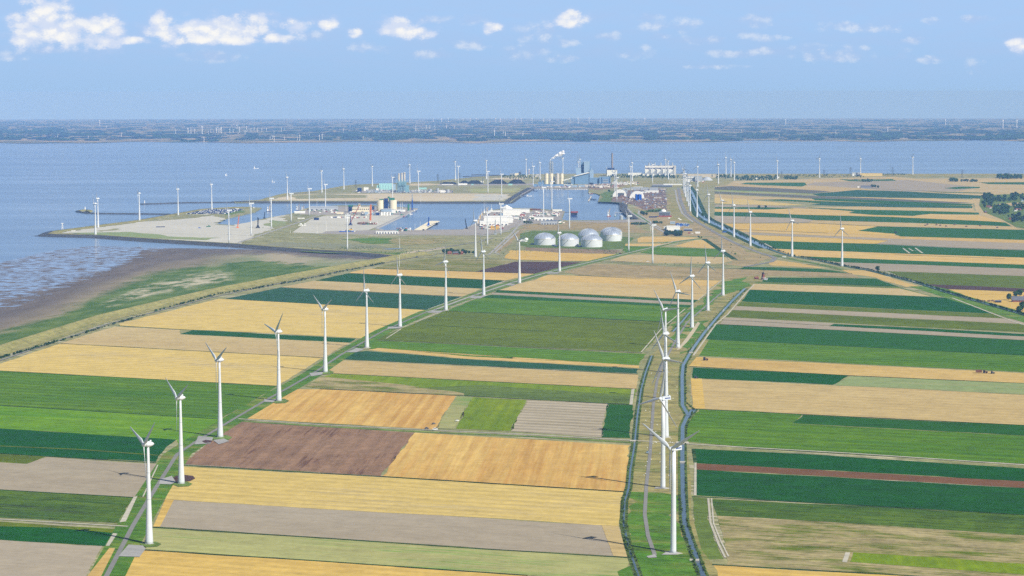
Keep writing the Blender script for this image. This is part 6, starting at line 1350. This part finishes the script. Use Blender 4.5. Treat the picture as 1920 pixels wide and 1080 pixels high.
for x0, x1, yb, yt, wl, rf, lb in [(1210,1235,361.5,357.2,'wh','wh','long bright white roofed building in the scrapyard'),(1199,1212,362,359,'wh','gr','white building joined left of the long bright one'),(1167,1182,356.5,352.5,'gr','gr','grey roofed workshop behind the left tent hall'),(1183,1200,356,351.5,'gr','gr','wide grey roofed workshop behind the right tent hall'),
        (1201,1216,356.8,351.6,'gr','gr','grey roofed workshop right of the wide one'),(1218,1234,357,351.8,'gr','gr','pale grey workshop at the top right of the scrapyard'),(1187,1205,352,350.4,'wh','wh','thin white roof strip at the very back of the workshops'),(1238,1250,356,354,'con','con','low pale shed at the right end of the workshops'),
        (1170,1177,361,357,'gr','gr','small grey workshop between the tent halls'),(1226,1240,372,370,'con','con','low pale shed in the middle of the scrap'),(1207,1214,374,371.5,'con','gr','low pale shed right of the blue silos')]:
    shed('workshop', x0, x1, yb, yt, 26, wl, rf, lb, rise=1)
sp = {k: MB() for k in ('rust', 'dg', 'con', 'bl', 'mud')}
for _ in range(620):
    x, y = U(1168, 1249), U(356, 393)
    if x < 1200 and y > 384: continue
    k = random.choice(('rust', 'mud', 'rust', 'dg', 'con', 'mud', 'mud', 'mud', 'bl')); p = GP(x, y, .2); hh = U(1, 4.5)
    sp[k].rings((p.x, p.y, p.z), [(U(2, 6), 0), (U(1, 3), hh * .7), (.4, hh)], 6)
for k, lb in (('rust', 'rusty scrap metal piles'), ('dg', 'dark scrap piles'), ('con', 'pale rubble piles'), ('bl', 'blue grey scrap piles'), ('mud', 'brown chip piles')):
    props(sp[k].build('scrap_pile', M_[k]), lb + ' spread over the recycling yard by the dock', 'scrap', kind='stuff')
# --- office block and farm-like yard right of the dock
s = Site(1246, 406.5); mm = s.m; r = s.root('office_block', 'grey four storey office block with a white dome behind and a red ground floor', 'office building')
MB().box((0, 15, 2 * mm), (21.5 * mm, 30, s.h(397.7) - 2 * mm)).build('wall', M_['gr'], r)
for k in range(4): MB().box((0, -.3, 2.6 * mm + 1.6 * mm * k), (20.5 * mm, .6, .8 * mm)).build('window', M_['glass'], r)
MB().box((1.5 * mm, 12, 0), (24 * mm, 34, 2 * mm)).build('ground_floor', M_['red'], r); MB().rings((-2 * mm, 40, s.h(396.5)), [(5.2 * mm, -8), (5 * mm, 0), (3.5 * mm, 2 * mm), (.5, 3 * mm)], 20).build('dome', M_['wh'], r)
for x0, x1, yb, yt, wl, rf, dd, ax, lb in [(1250,1275,432.5,424,'wh','wh',46,'x','large white roofed barn behind the dark grove'),(1244.5,1257,431,424.5,'wh','wh',22,'y','white gabled barn left of the large one'),(1256.5,1266,420,415.5,'bl2','gr',20,'x','blue grey flat building behind the white barns'),
      (1282,1298,433,429.2,'nav','gr',18,'x','long dark navy shed right of the white barns'),(1304,1312.5,438,435,'wh','wh',12,'x','small white barn at the right end of the yard'),(1217,1231.5,408,406,'nav','nav',8,'x','row of dark blue parked cars and carports left of the office'),
      (1264,1273,433.5,430.5,'bl','bl2',8,'x','blue fronted lean-to of the large white barn')]:
    shed('barn', x0, x1, yb, yt, dd, wl, rf, lb, axis=ax, rise=2)
bt = MB(); bt2 = MB()
for _ in range(60):
    p = GP(U(1268, 1291), U(420, 425), .2); (bt if random.random() < .6 else bt2).box((p.x, p.y, p.z), (U(3, 8), U(3, 6), U(1.5, 3.5)), U(0, 3))
props(bt.build('crates', M_['cob']), 'blue crates stacked behind the white barns', 'crates', kind='stuff'); props(bt2.build('crates', M_['bl2']), 'pale blue crates stacked behind the white barns', 'crates', kind='stuff')
for x, y, c, lb in [(1311.5,411.5,'rust','small dark rusty sign block beside the main road'),(1292,438,'red','low red shed in the yard right of the grove'),(1298,439,'con','pale trailer by the small white barn'),(1276,413,'wh','small white van by the dry grass below the office block'),(1255,410,'wh','white van parked right of the office block'),(1273,411,'wh','white trailer right of the office block')]:
    s = Site(x, y); r = s.root('yard_block', lb, 'trailer' if 'trailer' in lb or 'van' in lb else 'shed'); MB().box((0, 0, .5), (7, 3, 3.2)).build('body', M_[c], r); MB().box((0, 0, 0), (6.5, 2.6, .6)).build('base', M_['blk'], r)
# --- fish quay and the white freezer halls
for x0, x1, yb, yt, wl, rf, dd, ax, rs, dr, lb in [(943,976,404,392.5,'wh','wh',70,'x',2,0,'biggest white freezer hall at the back of the fish quay'),(976,993,399,391.3,'wh','gr',50,'x',2,0,'grey roofed hall right of the biggest white hall'),
      (907,960,414.5,405.5,'wh','wh',60,'x',3,0,'long white hall between the front hall and the big freezer hall'),(937,962,404,400,'bl','bl2',30,'x',1,0,'blue fronted low hall in front of the big freezer hall'),(900,953,422.5,414.5,'wh','wh',50,'x',3,7,'front white hall with dark and red doors facing the road'),
      (951,961.5,418,407,'wh','wh',50,'y',2,0,'white gable end annex of the front hall'),(916,941,397.5,395,'wh','wh',26,'x',1,0,'low white hall at the ships'),(1002,1037.5,413.5,407.5,'wh','wh',20,'x',1,5,'long white cabin hall at the storage yard'),(998,1017,404.5,401.5,'wh','wh',14,'x',1,4,'row of white tents in the storage yard'),
      (1014,1045,421.3,414.5,'gr','gr',30,'x',1,6,'grey office hall at the dry grass'),(1023,1044,416.5,413,'bl2','nav',16,'x',1,0,'blue and white plant behind the grey office hall'),(975,984,405,401,'red','wh',16,'x',1,0,'small red and white shed right of the freezer halls'),
      (994,1014,394.2,391.6,'rust','red',9,'x',.4,0,'row of dark red containers on the far quay edge'),(1036,1054,395.3,392.6,'wh','wh',9,'x',.6,0,'low white shed on the far quay corner'),(938,957,392.5,388.5,'wh','wh',20,'x',2,0,'white shed behind the pointed salt roof'),(963,973,410,406.5,'wh','gr',14,'x',1,0,'small white house between hall and road')]:
    shed('hall', x0, x1, yb, yt, dd, wl, rf, lb, rise=rs, axis=ax, doors=dr)
s = Site(950, 394.5); r = s.root('pyramid_roof', 'large pointed white pyramid roof behind the freezer halls', 'roof'); MB().rings((0, 40, 0), [(11 * s.m, 0), (11 * s.m, 6), (.4, s.h(385.3))], 4).build('roof', M_['wh'], r)
yj = MB()
gY = 'yellow steel jacket frames'
for i, (x, yb, yt) in enumerate([(923,431,424),(929,431.3,426),(933,430,423.5)]):
    s = Site(x, yb); r = s.root('steel_jacket', f'yellow steel frame lying on the fish quay, {["left","middle","right"][i]} one', 'steel frame', gY); h = s.h(yt); w = 2.4 * s.m; mb = MB()
    for a in (-w, w):
        for b_ in (0, 9): mb.tube((a, b_, 0), (a * .8, b_, h), .9, 5)
    for z in (.3, .65, 1): mb.box((0, 0, h * z - 1), (2 * w, 1, 1)); mb.box((0, 9, h * z - 1), (2 * w, 1, 1)); mb.tube((-w, 0, h * (z - .3)), (w, 0, h * z), .6, 4)
    mb.build('frame', M_['yel'], r)
cl = {k: MB() for k in ('red', 'nav', 'wh', 'dg', 'con', 'gn')}
for (x0, x1, y0, y1, n) in [(897,945,422.5,430,46),(963,985,398,414,30),(1000,1052,396,406,60),(990,1004,405,415,16),(672,706,418,421.5,40),(618,690,407.5,409.5,36),(560,572,420,424,10),(690,760,396,404,30),(728,745,436,438,14),(1100,1160,344,352,120),(1150,1198,340,347,70),(1000,1100,346,352,90),(668,800,357,361.5,60),(800,850,357,361,40),(905,960,400,424,40),(580,635,393,400,26),(1282,1320,334,342,40),(640,700,396,404,30),(1040,1058,414,420,16),(640,664,433.5,435,24),(745,770,428.5,434,30)]:
    for _ in range(n):
        p = GP(U(x0, x1), U(y0, y1), .3); cl[random.choice(('wh', 'wh', 'con', 'con', 'dg', 'nav', 'wh', 'red', 'gn'))].box((p.x, p.y, p.z), (U(3, 12), U(2.5, 4), U(1.5, 4.5)), random.choice((0, .3, 1.2)))
for k, q in cl.items(): props(q.build('quay_clutter', M_[k]), {'red': 'red', 'nav': 'navy', 'wh': 'white', 'dg': 'dark grey', 'con': 'concrete coloured', 'gn': 'green'}[k] + ' containers and boxes strewn over the harbour quays', 'containers', kind='stuff')
s = Site(650, 435); r = s.root('blue_pipes', 'low row of blue pipes with a yellow loader on the apron', 'pipes')
for k in range(3): MB().tube((-14 * s.m, k * 3, 1.3), (14 * s.m, k * 3, 1.3), 1.2, 6).build('pipe', M_['cob'], r)
s = Site(658, 432.6); r = s.root('wheel_loader', 'yellow loader behind the blue pipes', 'loader'); MB().box((0, 0, 1.2), (10, 5, 4)).build('body', M_['yel'], r); MB().box((1, 0, 5.2), (4, 4, 3)).build('cab', M_['glass'], r)
for a in (-3, 3): MB().box((a, -2.8, 0), (2.6, 1, 2.6)).build('wheel', M_['blk'], r)
# --- parked cars on the spit (hundreds, below a pixel each)
pc = {k: MB() for k in ('nav', 'wh', 'dg', 'gr')}
for row in range(26):
    for k in range(40):
        u = k / 40; v_ = row / 26; x = 350 + u * 76 + v_ * 34; y = 401.3 - v_ * 8.6 - u * 1.2 + .9 * (u > .8)
        if random.random() < .08: continue
        p = GP(x, y, .3); q = pc[random.choice(('nav', 'nav', 'nav', 'nav', 'dg', 'wh'))]; q.box((p.x, p.y, p.z), (4.2, 6.2, 1.1)); q.box((p.x, p.y, p.z + .9), (3, 2.6, .7))
for k, q in pc.items(): props(q.build('parked_cars', M_[k]), {'nav': 'dark blue', 'wh': 'white', 'dg': 'dark grey', 'gr': 'silver'}[k] + ' cars parked in dense rows on the spit', 'parked cars', kind='stuff')
for x0, x1, yb, yt, wl, lb in [(441,448,392.3,390.6,'wh','small white shed at the right end of the car lot'),(293,309,426.2,424.9,'nav','long dark barge shed on the sand'),(372,376,428,426.6,'cob','small blue container on the sand'),(387,395,425.5,424,'gn','low green container on the sand'),(134,142,433.3,432.2,'wh','tiny white cabins on the tip of the spit'),(391,392.5,425.5,422,'gn','narrow green hopper on the sand')]:
    shed('sand_yard_shed', x0, x1, yb, yt, 6, wl, wl, lb, rise=.4)
# --- slanting jetty, pontoons
def jetty(a, b, w, m, label, name='jetty', z=3.2, piles=10, pm='blk'):
    A_, B_ = GP(*a, -3), GP(*b, -3); L = (B_ - A_).length; r = empty(name, A_, atan2(B_.y - A_.y, B_.x - A_.x), label, 'jetty')
    MB().box((L / 2, 0, z), (L, w, 1.6)).build('deck', M_[m], r)
    for k in range(piles):
        for q in (-w / 2 + 1, w / 2 - 1): MB().tube((L * (k + .5) / piles, q, -2), (L * (k + .5) / piles, q, z + .2), 1.1, 6).build('pile', M_[pm], r)
    return r
jetty((787,431.5), (815,415.5), 34, 'cream', 'slanting cream jetty reaching into the harbour basin', piles=8)
for i, (x, y) in enumerate([(794,432),(803,426.5),(807,424.5),(811,422),(815,420.5),(819,419.5)]):
    s = Site(x, y, 0, -3); r = s.root('mooring_dolphin', f'dark mooring pile beside the slanting jetty, {ordn(i + 1)} from the shore', 'mooring pile', 'mooring piles at the slanting jetty'); MB().tube((0, 0, -1), (0, 0, 7), 3.4, 8).build('pile', M_['blk'], r); MB().box((0, 0, 7), (7, 7, 1.2)).build('cap', M_['wh'], r)
jetty((1172,399.5), (1153,399), 4, 'wh', 'thin white walkway from the dock wall to the moored survey ship', 'walkway', 4, 6, 'gr')
jetty((1118,374), (1106,373.2), 7, 'dg', 'short dark pier at the upper dock', 'pier', 3, 4); jetty((1103.5,376.5), (1108.5,368), 5, 'con', 'slim pale floating pontoon at the upper dock', 'pontoon', 1.5, 4)
jetty((1165,411), (1197,411.5), 14, 'dg', 'dark pontoon marina below the dock wall', 'pontoon', 1.2, 8)
# --- ships
def hull_mb(L, Bm, D_, sheer=1.5):
    mb = MB(); vs = []; fs = []; st = [(-.5, .75), (-.4, 1), (0, 1), (.3, .9), (.42, .55), (.5, .03)]
    for f_, w in st:
        z = D_ + sheer * max(0, f_) * 2
        for yy, zz in ((-Bm / 2 * w * .7, -1), (-Bm / 2 * w, z), (Bm / 2 * w, z), (Bm / 2 * w * .7, -1)): vs.append((L * f_, yy, zz))
    for i in range(len(st) - 1):
        for k in range(3): a = i * 4 + k; fs.append((a, a + 4, a + 5, a + 1))
    fs.append((0, 1, 2, 3)); e = (len(st) - 1) * 4; fs.append((e + 3, e + 2, e + 1, e)); mb.v = vs; mb.f = fs; return mb
def ship(px, py, Lpx, rot, hm, sm, label, cat='ship', name='ship', mast=12, deckh=6, house=-.3, tower=1, cranes=0, scale=1.0):
    s = Site(px, py, rot, -3); L = Lpx * s.m; Bm = max(4, L * .16); D_ = max(1.5, L * .045) * scale
    r = s.root(name, label, cat)
    hull_mb(L, Bm, D_).build('hull', M_[hm], r); MB().box((L * -.02, 0, D_), (L * .82, Bm * .8, .5)).build('deck', M_['con'], r)
    for k in range(tower): MB().box((L * house, 0, D_ + .5 + k * deckh / tower), (L * (.24 - .05 * k), Bm * .72, deckh / tower)).build('deckhouse', M_[sm], r)
    MB().box((L * house, -Bm * .37, D_ + deckh * .6), (L * .16, .2, deckh * .15)).build('window', M_['glass'], r)
    MB().tube((L * house, 0, D_ + deckh), (L * house, 0, D_ + deckh + mast), .5, 5, .2).build('mast', M_['wh'], r)
    for k in range(cranes): x = L * (.05 + .25 * k); MB().tube((x, 0, D_), (x, 0, D_ + deckh * 1.4), .8, 5).build('crane_post', M_['yel'], r); MB().tube((x, 0, D_ + deckh * 1.3), (x + L * .14, -2, D_ + deckh * 1.8), .5, 4).build('crane_boom', M_['yel'], r)
    return r
gF = 'trawlers moored at the fish quay'
ship(480, 315.3, 9.5, .05, 'wh', 'wh', 'white ferry out on the open water, farther of two', name='ferry', deckh=9, tower=2, scale=1.3)
ship(512.5, 340.6, 6, .1, 'wh', 'wh', 'small white motor vessel on the open water with a wake', name='motor_vessel', deckh=6); 
s = Site(424, 328.3, .2, -3); r = s.root('sailing_boat', 'tiny white sailing boat on the open water', 'boat'); hull_mb(13, 4, 1.2).build('hull', M_['wh'], r); MB().add([(-5, 0, 2), (1, .1, 2), (1, .1, 15), (-5, -.1, 2), (1, -.1, 2), (1, -.1, 15)], [(0, 1, 2), (5, 4, 3), (0, 3, 4, 1), (1, 4, 5, 2), (2, 5, 3, 0)]).build('sail', M_['wh'], r)
ship(560, 393.5, 12, -.4, 'cob', 'wh', 'blue and white cargo ship behind the round storage hall, left one', mast=9, deckh=14, tower=2, cranes=1, scale=1.4); ship(569, 393, 10, -.3, 'nav', 'wh', 'dark ship with white deckhouse at the warehouse quay, right one', mast=10, deckh=11, tower=2, cranes=1)
ship(505, 395, 12, .5, 'nav', 'wh', 'white and dark work ship moored at the basin mouth', mast=8, deckh=13, tower=3, cranes=1, scale=1.3); ship(478, 390.3, 7, .2, 'nav', 'wh', 'small dark ship moored beyond the car lot', mast=6, deckh=5)
ship(896.5, 418, 9, 1.1, 'red', 'wh', 'red trawler at the left end of the fish quay', 'ship', mast=10, deckh=8, tower=2, cranes=1, scale=1.2).__setitem__('group', gF)
ship(899.5, 410.5, 10, 1.1, 'nav', 'wh', 'dark blue trawler second from the left on the fish quay', mast=14, deckh=9, tower=2, cranes=2, scale=1.2).__setitem__('group', gF)
ship(904, 404, 10, 1.1, 'gn', 'wh', 'green hulled trawler with rigging beside the long white hall', mast=20, deckh=9, tower=2, cranes=1, scale=1.2).__setitem__('group', gF)
ship(911, 399, 13, .6, 'nav', 'wh', 'tall masted white and dark ship at the upper fish quay', mast=40, deckh=12, tower=3, cranes=2, scale=1.3).__setitem__('group', gF)
ship(926, 394.5, 15, .15, 'wh', 'wh', 'long white ship lying behind the freezer halls', mast=18, deckh=8, tower=2).__setitem__('group', gF)
ship(1142, 404.5, 13, 1.0, 'red', 'wh', 'red and white survey ship moored in the upper dock', mast=8, deckh=15, tower=3, cranes=1, scale=1.3); ship(1154, 404, 6, .9, 'gn', 'wh', 'small green hulled boat right of the survey ship', mast=6, deckh=5)
ship(980, 367.5, 12, .05, 'nav', 'bl2', 'dark barge at the northern quay corner', mast=4, deckh=3); ship(992, 366.5, 10, .05, 'wh', 'wh', 'flat white barge at the northern quay corner', mast=3, deckh=3); ship(1003.5, 357.3, 9, .05, 'nav', 'nav', 'dark tug under the power station quay', mast=6, deckh=5)
ship(760, 405.5, 11, .55, 'nav', 'red', 'dark and red barge along the mill quay', mast=3, deckh=3); ship(770.5, 400.5, 7, .55, 'wh', 'wh', 'small white boat along the mill quay', mast=5, deckh=3); ship(778.5, 395.8, 6, .6, 'nav', 'wh', 'small dark boat near the tip of the mill quay', mast=6, deckh=4); ship(1108, 362.5, 7, .1, 'red', 'wh', 'small red and white boat at the unloader corner', mast=4, deckh=4)
s = Site(1077, 404.5, 0, -3); mm = s.m; r = s.root('loading_platform', 'rust red loading barge over dark pontoons, moored at the quay', 'barge')
MB().box((0, 60, 12), (14 * mm, 60, 3)).build('deck', M_['red'], r); MB().box((-.5 * mm, 50, 3), (12 * mm, 40, 9)).build('hull', M_['hull'], r); MB().box((-1 * mm, 0, 0), (10 * mm, 24, 6)).build('pontoon', M_['nav'], r); MB().box((-12 * mm, 60, 11), (12 * mm, 5, 2)).build('gangway', M_['dg'], r); MB().tube((-5 * mm, 60, 15), (-5 * mm, 60, 26), .8, 5).build('mast', M_['dg'], r)
s = Site(1165, 412, 0, 0); r = s.root('dock_tank', 'silver round tank at the corner of the upper dock', 'tank'); MB().rings((0, 3.6 * s.m, -1), [(3.4 * s.m, 0), (3.4 * s.m, s.h(404.5))], 20).build('wall', M_['steel'], r); MB().rings((0, 3.6 * s.m, s.h(404.5) - 1), [(3.5 * s.m, 0), (.3, 3)], 20).build('roof', M_['gr'], r)
# quay containers on the apron front: rusty pile
for k, (c, lb) in enumerate((('mud', 'long heap of brown scrap steel on the concrete apron'),)):
    mb = MB()
    for _ in range(90): p = GP(U(672, 706), U(419.3, 421.3), .3); mb.rings((p.x, p.y, p.z), [(U(2, 5), 0), (.5, U(2, 5))], 6)
    props(mb.build('scrap_pile', M_[c]), lb, 'scrap', kind='stuff')
# --- windmill, farms
s = Site(1430.8, 524.6); r = s.root('windmill', 'old brick tower windmill with four lattice sails at the head of the canal', 'windmill'); h = s.h(513.5)
MB().rings((0, 4, 0), [(4.8, 0), (4.3, h * .3), (3.4, h * .7), (2.7, h)], 8).build('tower', M_['brk'], r); MB().rings((0, 4, h), [(3.0, 0), (2.7, 1.6), (1.2, 3.2), (.2, 3.6)], 10).build('cap', M_['hull'], r)
MB().rings((0, 4, h * .32), [(6, 0), (6, .4)], 12).build('gallery', M_['wh'], r)
for q in range(4):
    a = q * pi / 2 + .12; mb = MB(); R_ = 11.5; d = Vector((sin(a), 0, cos(a))); u = Vector((cos(a), 0, -sin(a))); c = Vector((0, .4, h + 1))
    mb.tube(c, c + d * R_, .28, 4)
    for k in range(2, 11): mb.tube(c + d * R_ * k / 10 - u * .3, c + d * R_ * k / 10 + u * 1.8, .1, 3)
    mb.tube(c + d * 2.3 + u * 1.8, c + d * R_ + u * 1.8, .1, 3); mb.build('sail', M_['hull'], r)
MB().box((0, 4, 0), (1.2, 10, 2.2)).build('door', M_['wh'], r); MB().tube((0, 1.5, h + 1), (0, .1, h + 1), .5, 6).build('axle', M_['hull'], r)
def house(px, py, w, d, h, rise, wl, rf, label, rot=0, group=None, name='farmhouse', cat='house'):
    s = Site(px, py, rot); r = s.root(name, label, cat, group)
    MB().gable((0, d / 2, -.2), (w, d, h), rise).build('wall', M_[wl], r); MB().roof((0, d / 2, -.2), (w, d, h), rise).build('roof', M_[rf], r)
    for k in range(max(2, int(w / 5))): MB().box((-w / 2 + w * (k + .5) / max(2, int(w / 5)), -.08, 1), (1.2, .2, 1.3)).build('window', M_['glass'], r)
    MB().box((w * .2, d / 2, h + rise * .6), (1, 1, rise * .6 + .8)).build('chimney', M_['brk'], r)
house(1419, 523.5, 9, 8, 3, 3, 'brk', 'rt', 'small miller house left of the old windmill', .2); house(1436, 525, 8, 5, 2, 1.5, 'wh', 'gr', 'low white shed right of the old windmill', 0, None, 'shed', 'shed')
house(1914, 566.5, 34, 16, 3.5, 8, 'brk', 'tile', 'large farmhouse with a broad grey roof at the right edge', .15); house(1872, 567.5, 12, 8, 3, 2, 'hull', 'tile', 'dark shed left of the large farmhouse', .1, None, 'shed', 'shed')
mb = MB()
for _ in range(30): p = GP(U(1838, 1866), U(563.5, 566), .2); mb.rings((p.x, p.y, p.z), [(U(1.5, 3), 0), (.4, U(1, 2))], 6)
props(mb.build('manure_heap', M_['mud']), 'low brown heaps left of the dark shed', 'heap', kind='stuff')
house(1624, 353.2, 46, 20, 4, 9, 'gr', 'tile', 'long grey roofed farm barn in front of the small grove', .05, None, 'barn', 'barn'); house(1609.5, 352.6, 8, 6, 4, 3, 'wh', 'wh', 'tiny white house left of the long grey barn', 0)
for px, py, h, d in ((1635,352,15,'first'),(1638,351.5,14,'second'),(1641,352.5,15,'third'),(1646,352.8,13,'fourth')): tree(px, py, h, f'dark tree right of the long grey barn, {d} of four', 'trees right of the long grey barn', 1.1)
for i, (px, py, w, rf, lb) in enumerate([(1853,389,14,'rt','red roofed house at the left edge of the village'),(1858,391,10,'rt','second red roofed house at the left edge of the village'),(1849,399,8,'tile','tiny pale house below the village trees'),(1908,394.5,14,'rt','red roofed house in the village centre'),(1914,394.5,12,'rt','pinkish house right of the village centre'),
      (1919,378,20,'bl2','pale blue roofed barn at the right edge of the village'),(1896,411.5,12,'rt','red roofed house by the lower village trees'),(1905,396,9,'tile','grey roofed house in the village centre')]):
    house(px, py, w, 9, 3.5, 3.5, 'brk' if i % 2 == 0 else 'wh', rf, lb, .3 * i)
for i, (px, py, w, rf, lb) in enumerate([(843,476.5,11,'rt','red roofed farmhouse left in the clump by the harbour roads'),(855,477,15,'tile','grey roofed barn in the clump by the harbour roads'),(866,477,8,'rt','small red roofed house right in that clump'),(1738 / 2 + 1, 471, 4, 'wh', '')][:3]):
    house(px, py, w, 10, 3.5, 4, 'brk', rf, lb, .2)
shed('hall', 1613, 1654, 330.4, 324.8, 20, 'sand', 'sand', 'long pale yellow building on the far right coast', rise=.3)
shed('hall', 1597, 1612, 330, 323.5, 20, 'gr', 'wh', 'grey and white building left of the long yellow one', rise=.3); shed('hall', 1598.5, 1602, 330.4, 325, 10, 'wh', 'wh', 'small white cube in front of the grey coastal building', rise=.3)
shed('holiday_house', 1407, 1410, 336, 333.6, 8, 'wh', 'wh', 'tiny white house in the coastal wood, left', rise=.5); shed('holiday_house', 1417, 1421, 336, 333.5, 8, 'wh', 'wh', 'tiny white house in the coastal wood, right', rise=.5); shed('white_shed', 1458, 1461, 333.8, 331, 8, 'wh', 'wh', 'tiny white shed beside the turbine at the wood', rise=.5)
# --- field machines, vehicles, sheep
def tractor(px, py, c, label, name='tractor', trailer=False, big=1.0, rot=0.0):
    s = Site(px, py, rot); r = s.root(name, label, name.replace('_', ' ')); k = big
    MB().box((1.2 * k, 0, 1.0), (2.6 * k, 1.6 * k, 1.2 * k)).build('bonnet', M_[c], r); MB().box((-.9 * k, 0, 1.2), (2.0 * k, 2.0 * k, 2.2 * k)).build('cab', M_['glass'], r); MB().box((-.9 * k, 0, 1.2 + 2.2 * k), (2.2 * k, 2.2 * k, .25)).build('roof', M_[c], r)
    for x, rr in ((-1 * k, 1.1 * k), (1.7 * k, .75 * k)):
        for y in (-1.2 * k, 1.2 * k): MB().tube((x, y - .3, rr), (x, y + .3, rr), rr, 10).build('wheel', M_['blk'], r)
    if trailer: MB().box((-6 * k, 0, 1.2), (6 * k, 2.6 * k, 2.4 * k)).build('trailer', M_['rust'], r)
tractor(1322.5, 676, 'rust', 'dark brown combine harvester at the left end of the tan strip', 'combine_harvester', big=1.8); tractor(1305, 710, 'dg', 'small dark tractor at the corner of the wide tan field', big=1.2)
tractor(1847, 700, 'rust', 'rust brown harvester working far right on the tan strip', 'combine_harvester', True, 1.6); tractor(1861, 701, 'dg', 'dark tractor following the harvester on the far right', big=1.3)
tractor(1163, 476.5, 'red', 'small red tractor at the end of the golden field by the tanks', big=1.3); tractor(1679.5, 437, 'dg', 'small dark tractor in the green strip field', big=2)
def car(px, py, c, label, rot=0.0, big=1.0, cat='car'):
    s = Site(px, py, rot, .6); r = s.root('parked_car' if cat == 'car' else cat, label, cat); k = big
    MB().box((0, 0, .35), (4.4 * k, 1.8 * k, .75 * k)).build('body', M_[c], r); MB().box((-.2, 0, .35 + .75 * k), (2.4 * k, 1.6 * k, .6 * k)).build('cabin', M_['glass'], r); MB().box((-.2, 0, .35 + 1.35 * k), (2.0 * k, 1.5 * k, .1)).build('roof', M_[c], r)
    for x in (-1.4 * k, 1.4 * k):
        for y in (-.85 * k, .85 * k): MB().tube((x, y - .12, .35), (x, y + .12, .35), .35, 8).build('wheel', M_['blk'], r)
car(800, 805, 'dg', 'dark car on the farm track below the golden striped field', 0, 1.3); car(816, 806.5, 'wh', 'white van on the farm track where two fields meet', 0, 1.5, 'van'); car(857, 790.5, 'wh', 'small white car at the edge of the bright green field', .5, 1.2); car(813, 796, 'dg', 'small dark car below the pale green strip', .4, 1.1)
car(1214, 850, 'bl2', 'pale blue car parked beside the dyke road', 1.4, 1.3); car(1322, 419, 'dg', 'dark car on the main road near the wide drain', .4, 2); car(1358, 436, 'cob', 'blue lorry at the road bend near the drain', .4, 3, 'lorry'); car(1470, 482.5, 'wh', 'white van by the thin turbine next to the drain', .2, 2.2, 'van')
car(1214, 491, 'wh', 'white van on the meadow near the stubble turbine', .2, 1.6, 'van'); car(731, 485, 'rust', 'rust coloured truck on the sea dyke road', .3, 2.4, 'truck'); car(782, 483, 'dg', 'dark truck on the track by the dyke', .2, 2, 'truck')
shm = MB(); 
sheepb = MB().rings((0, 0, .35), [(.12, 0), (.34, .18), (.38, .4), (.2, .62)], 8); sheepb.box((.5, 0, .6), (.35, .22, .3))
for a in (-.25, .25):
    for b_ in (-.15, .15): sheepb.box((a, b_, 0), (.09, .09, .4))
SH = sheepb.mesh('sheep', M_['wh'])
for k in range(44):
    y = U(700, 905); xc = 1250 - (y - 700) * .03; x = xc + U(-40, 22); o = link(bpy.data.objects.new('sheep', SH)); o.location = GP(x, y, .2); o.rotation_euler = (0, 0, U(0, 6)); o.scale = (1.4, 1.2, 1.2)
    props(o, 'white sheep grazing on the dry canal dyke meadow', 'sheep', 'sheep grazing on the dyke')
for k, (x, y) in enumerate([(1739,421.5),(1763,423.5),(1774,425),(1790,422),(1812,425.5),(1838,424),(1735,423.5),(1756,422.5),(1870,427.5)]):
    s = Site(x, y); o = MB().rings((0, 0, 0), [(3.4, 0), (3.6, 2), (2.4, 3.6), (.4, 4.2)], 10).build('straw_stack', M_['mud']); o.location = s.p; props(o, f'dark straw stack on the pale strip field near the village, {ordn(k + 1) if k < 8 else "last"} of them', 'straw stack', 'straw stacks on the strip field')
# bridge and sluice over the canal
for x, y, w, lb in [(1279.5, 831.5, 16, 'pale concrete farm bridge crossing the main canal'), (1188, 828, 9, 'small concrete bridge over the thin canal'), (1280, 868, 7, 'narrow white footbridge over the main canal'), (1302, 1052, 9, 'grassy sluice crossing at the bottom of the main canal'), (1297, 662, 9, 'small weir across the canal below the green field')]:
    s = Site(x, y, ang((470, 600), (1520, 665)) * 0); r = s.root('canal_bridge', lb, 'bridge'); MB().box((0, 0, .2), (w, 4 if w > 15 else 1.6, .7)).build('deck', M_['con'], r)
    for b_ in (-2.4, 2.4): MB().box((0, b_ if w > 15 else b_ * .3, .9), (w, .2, .8)).build('railing', M_['con'], r)
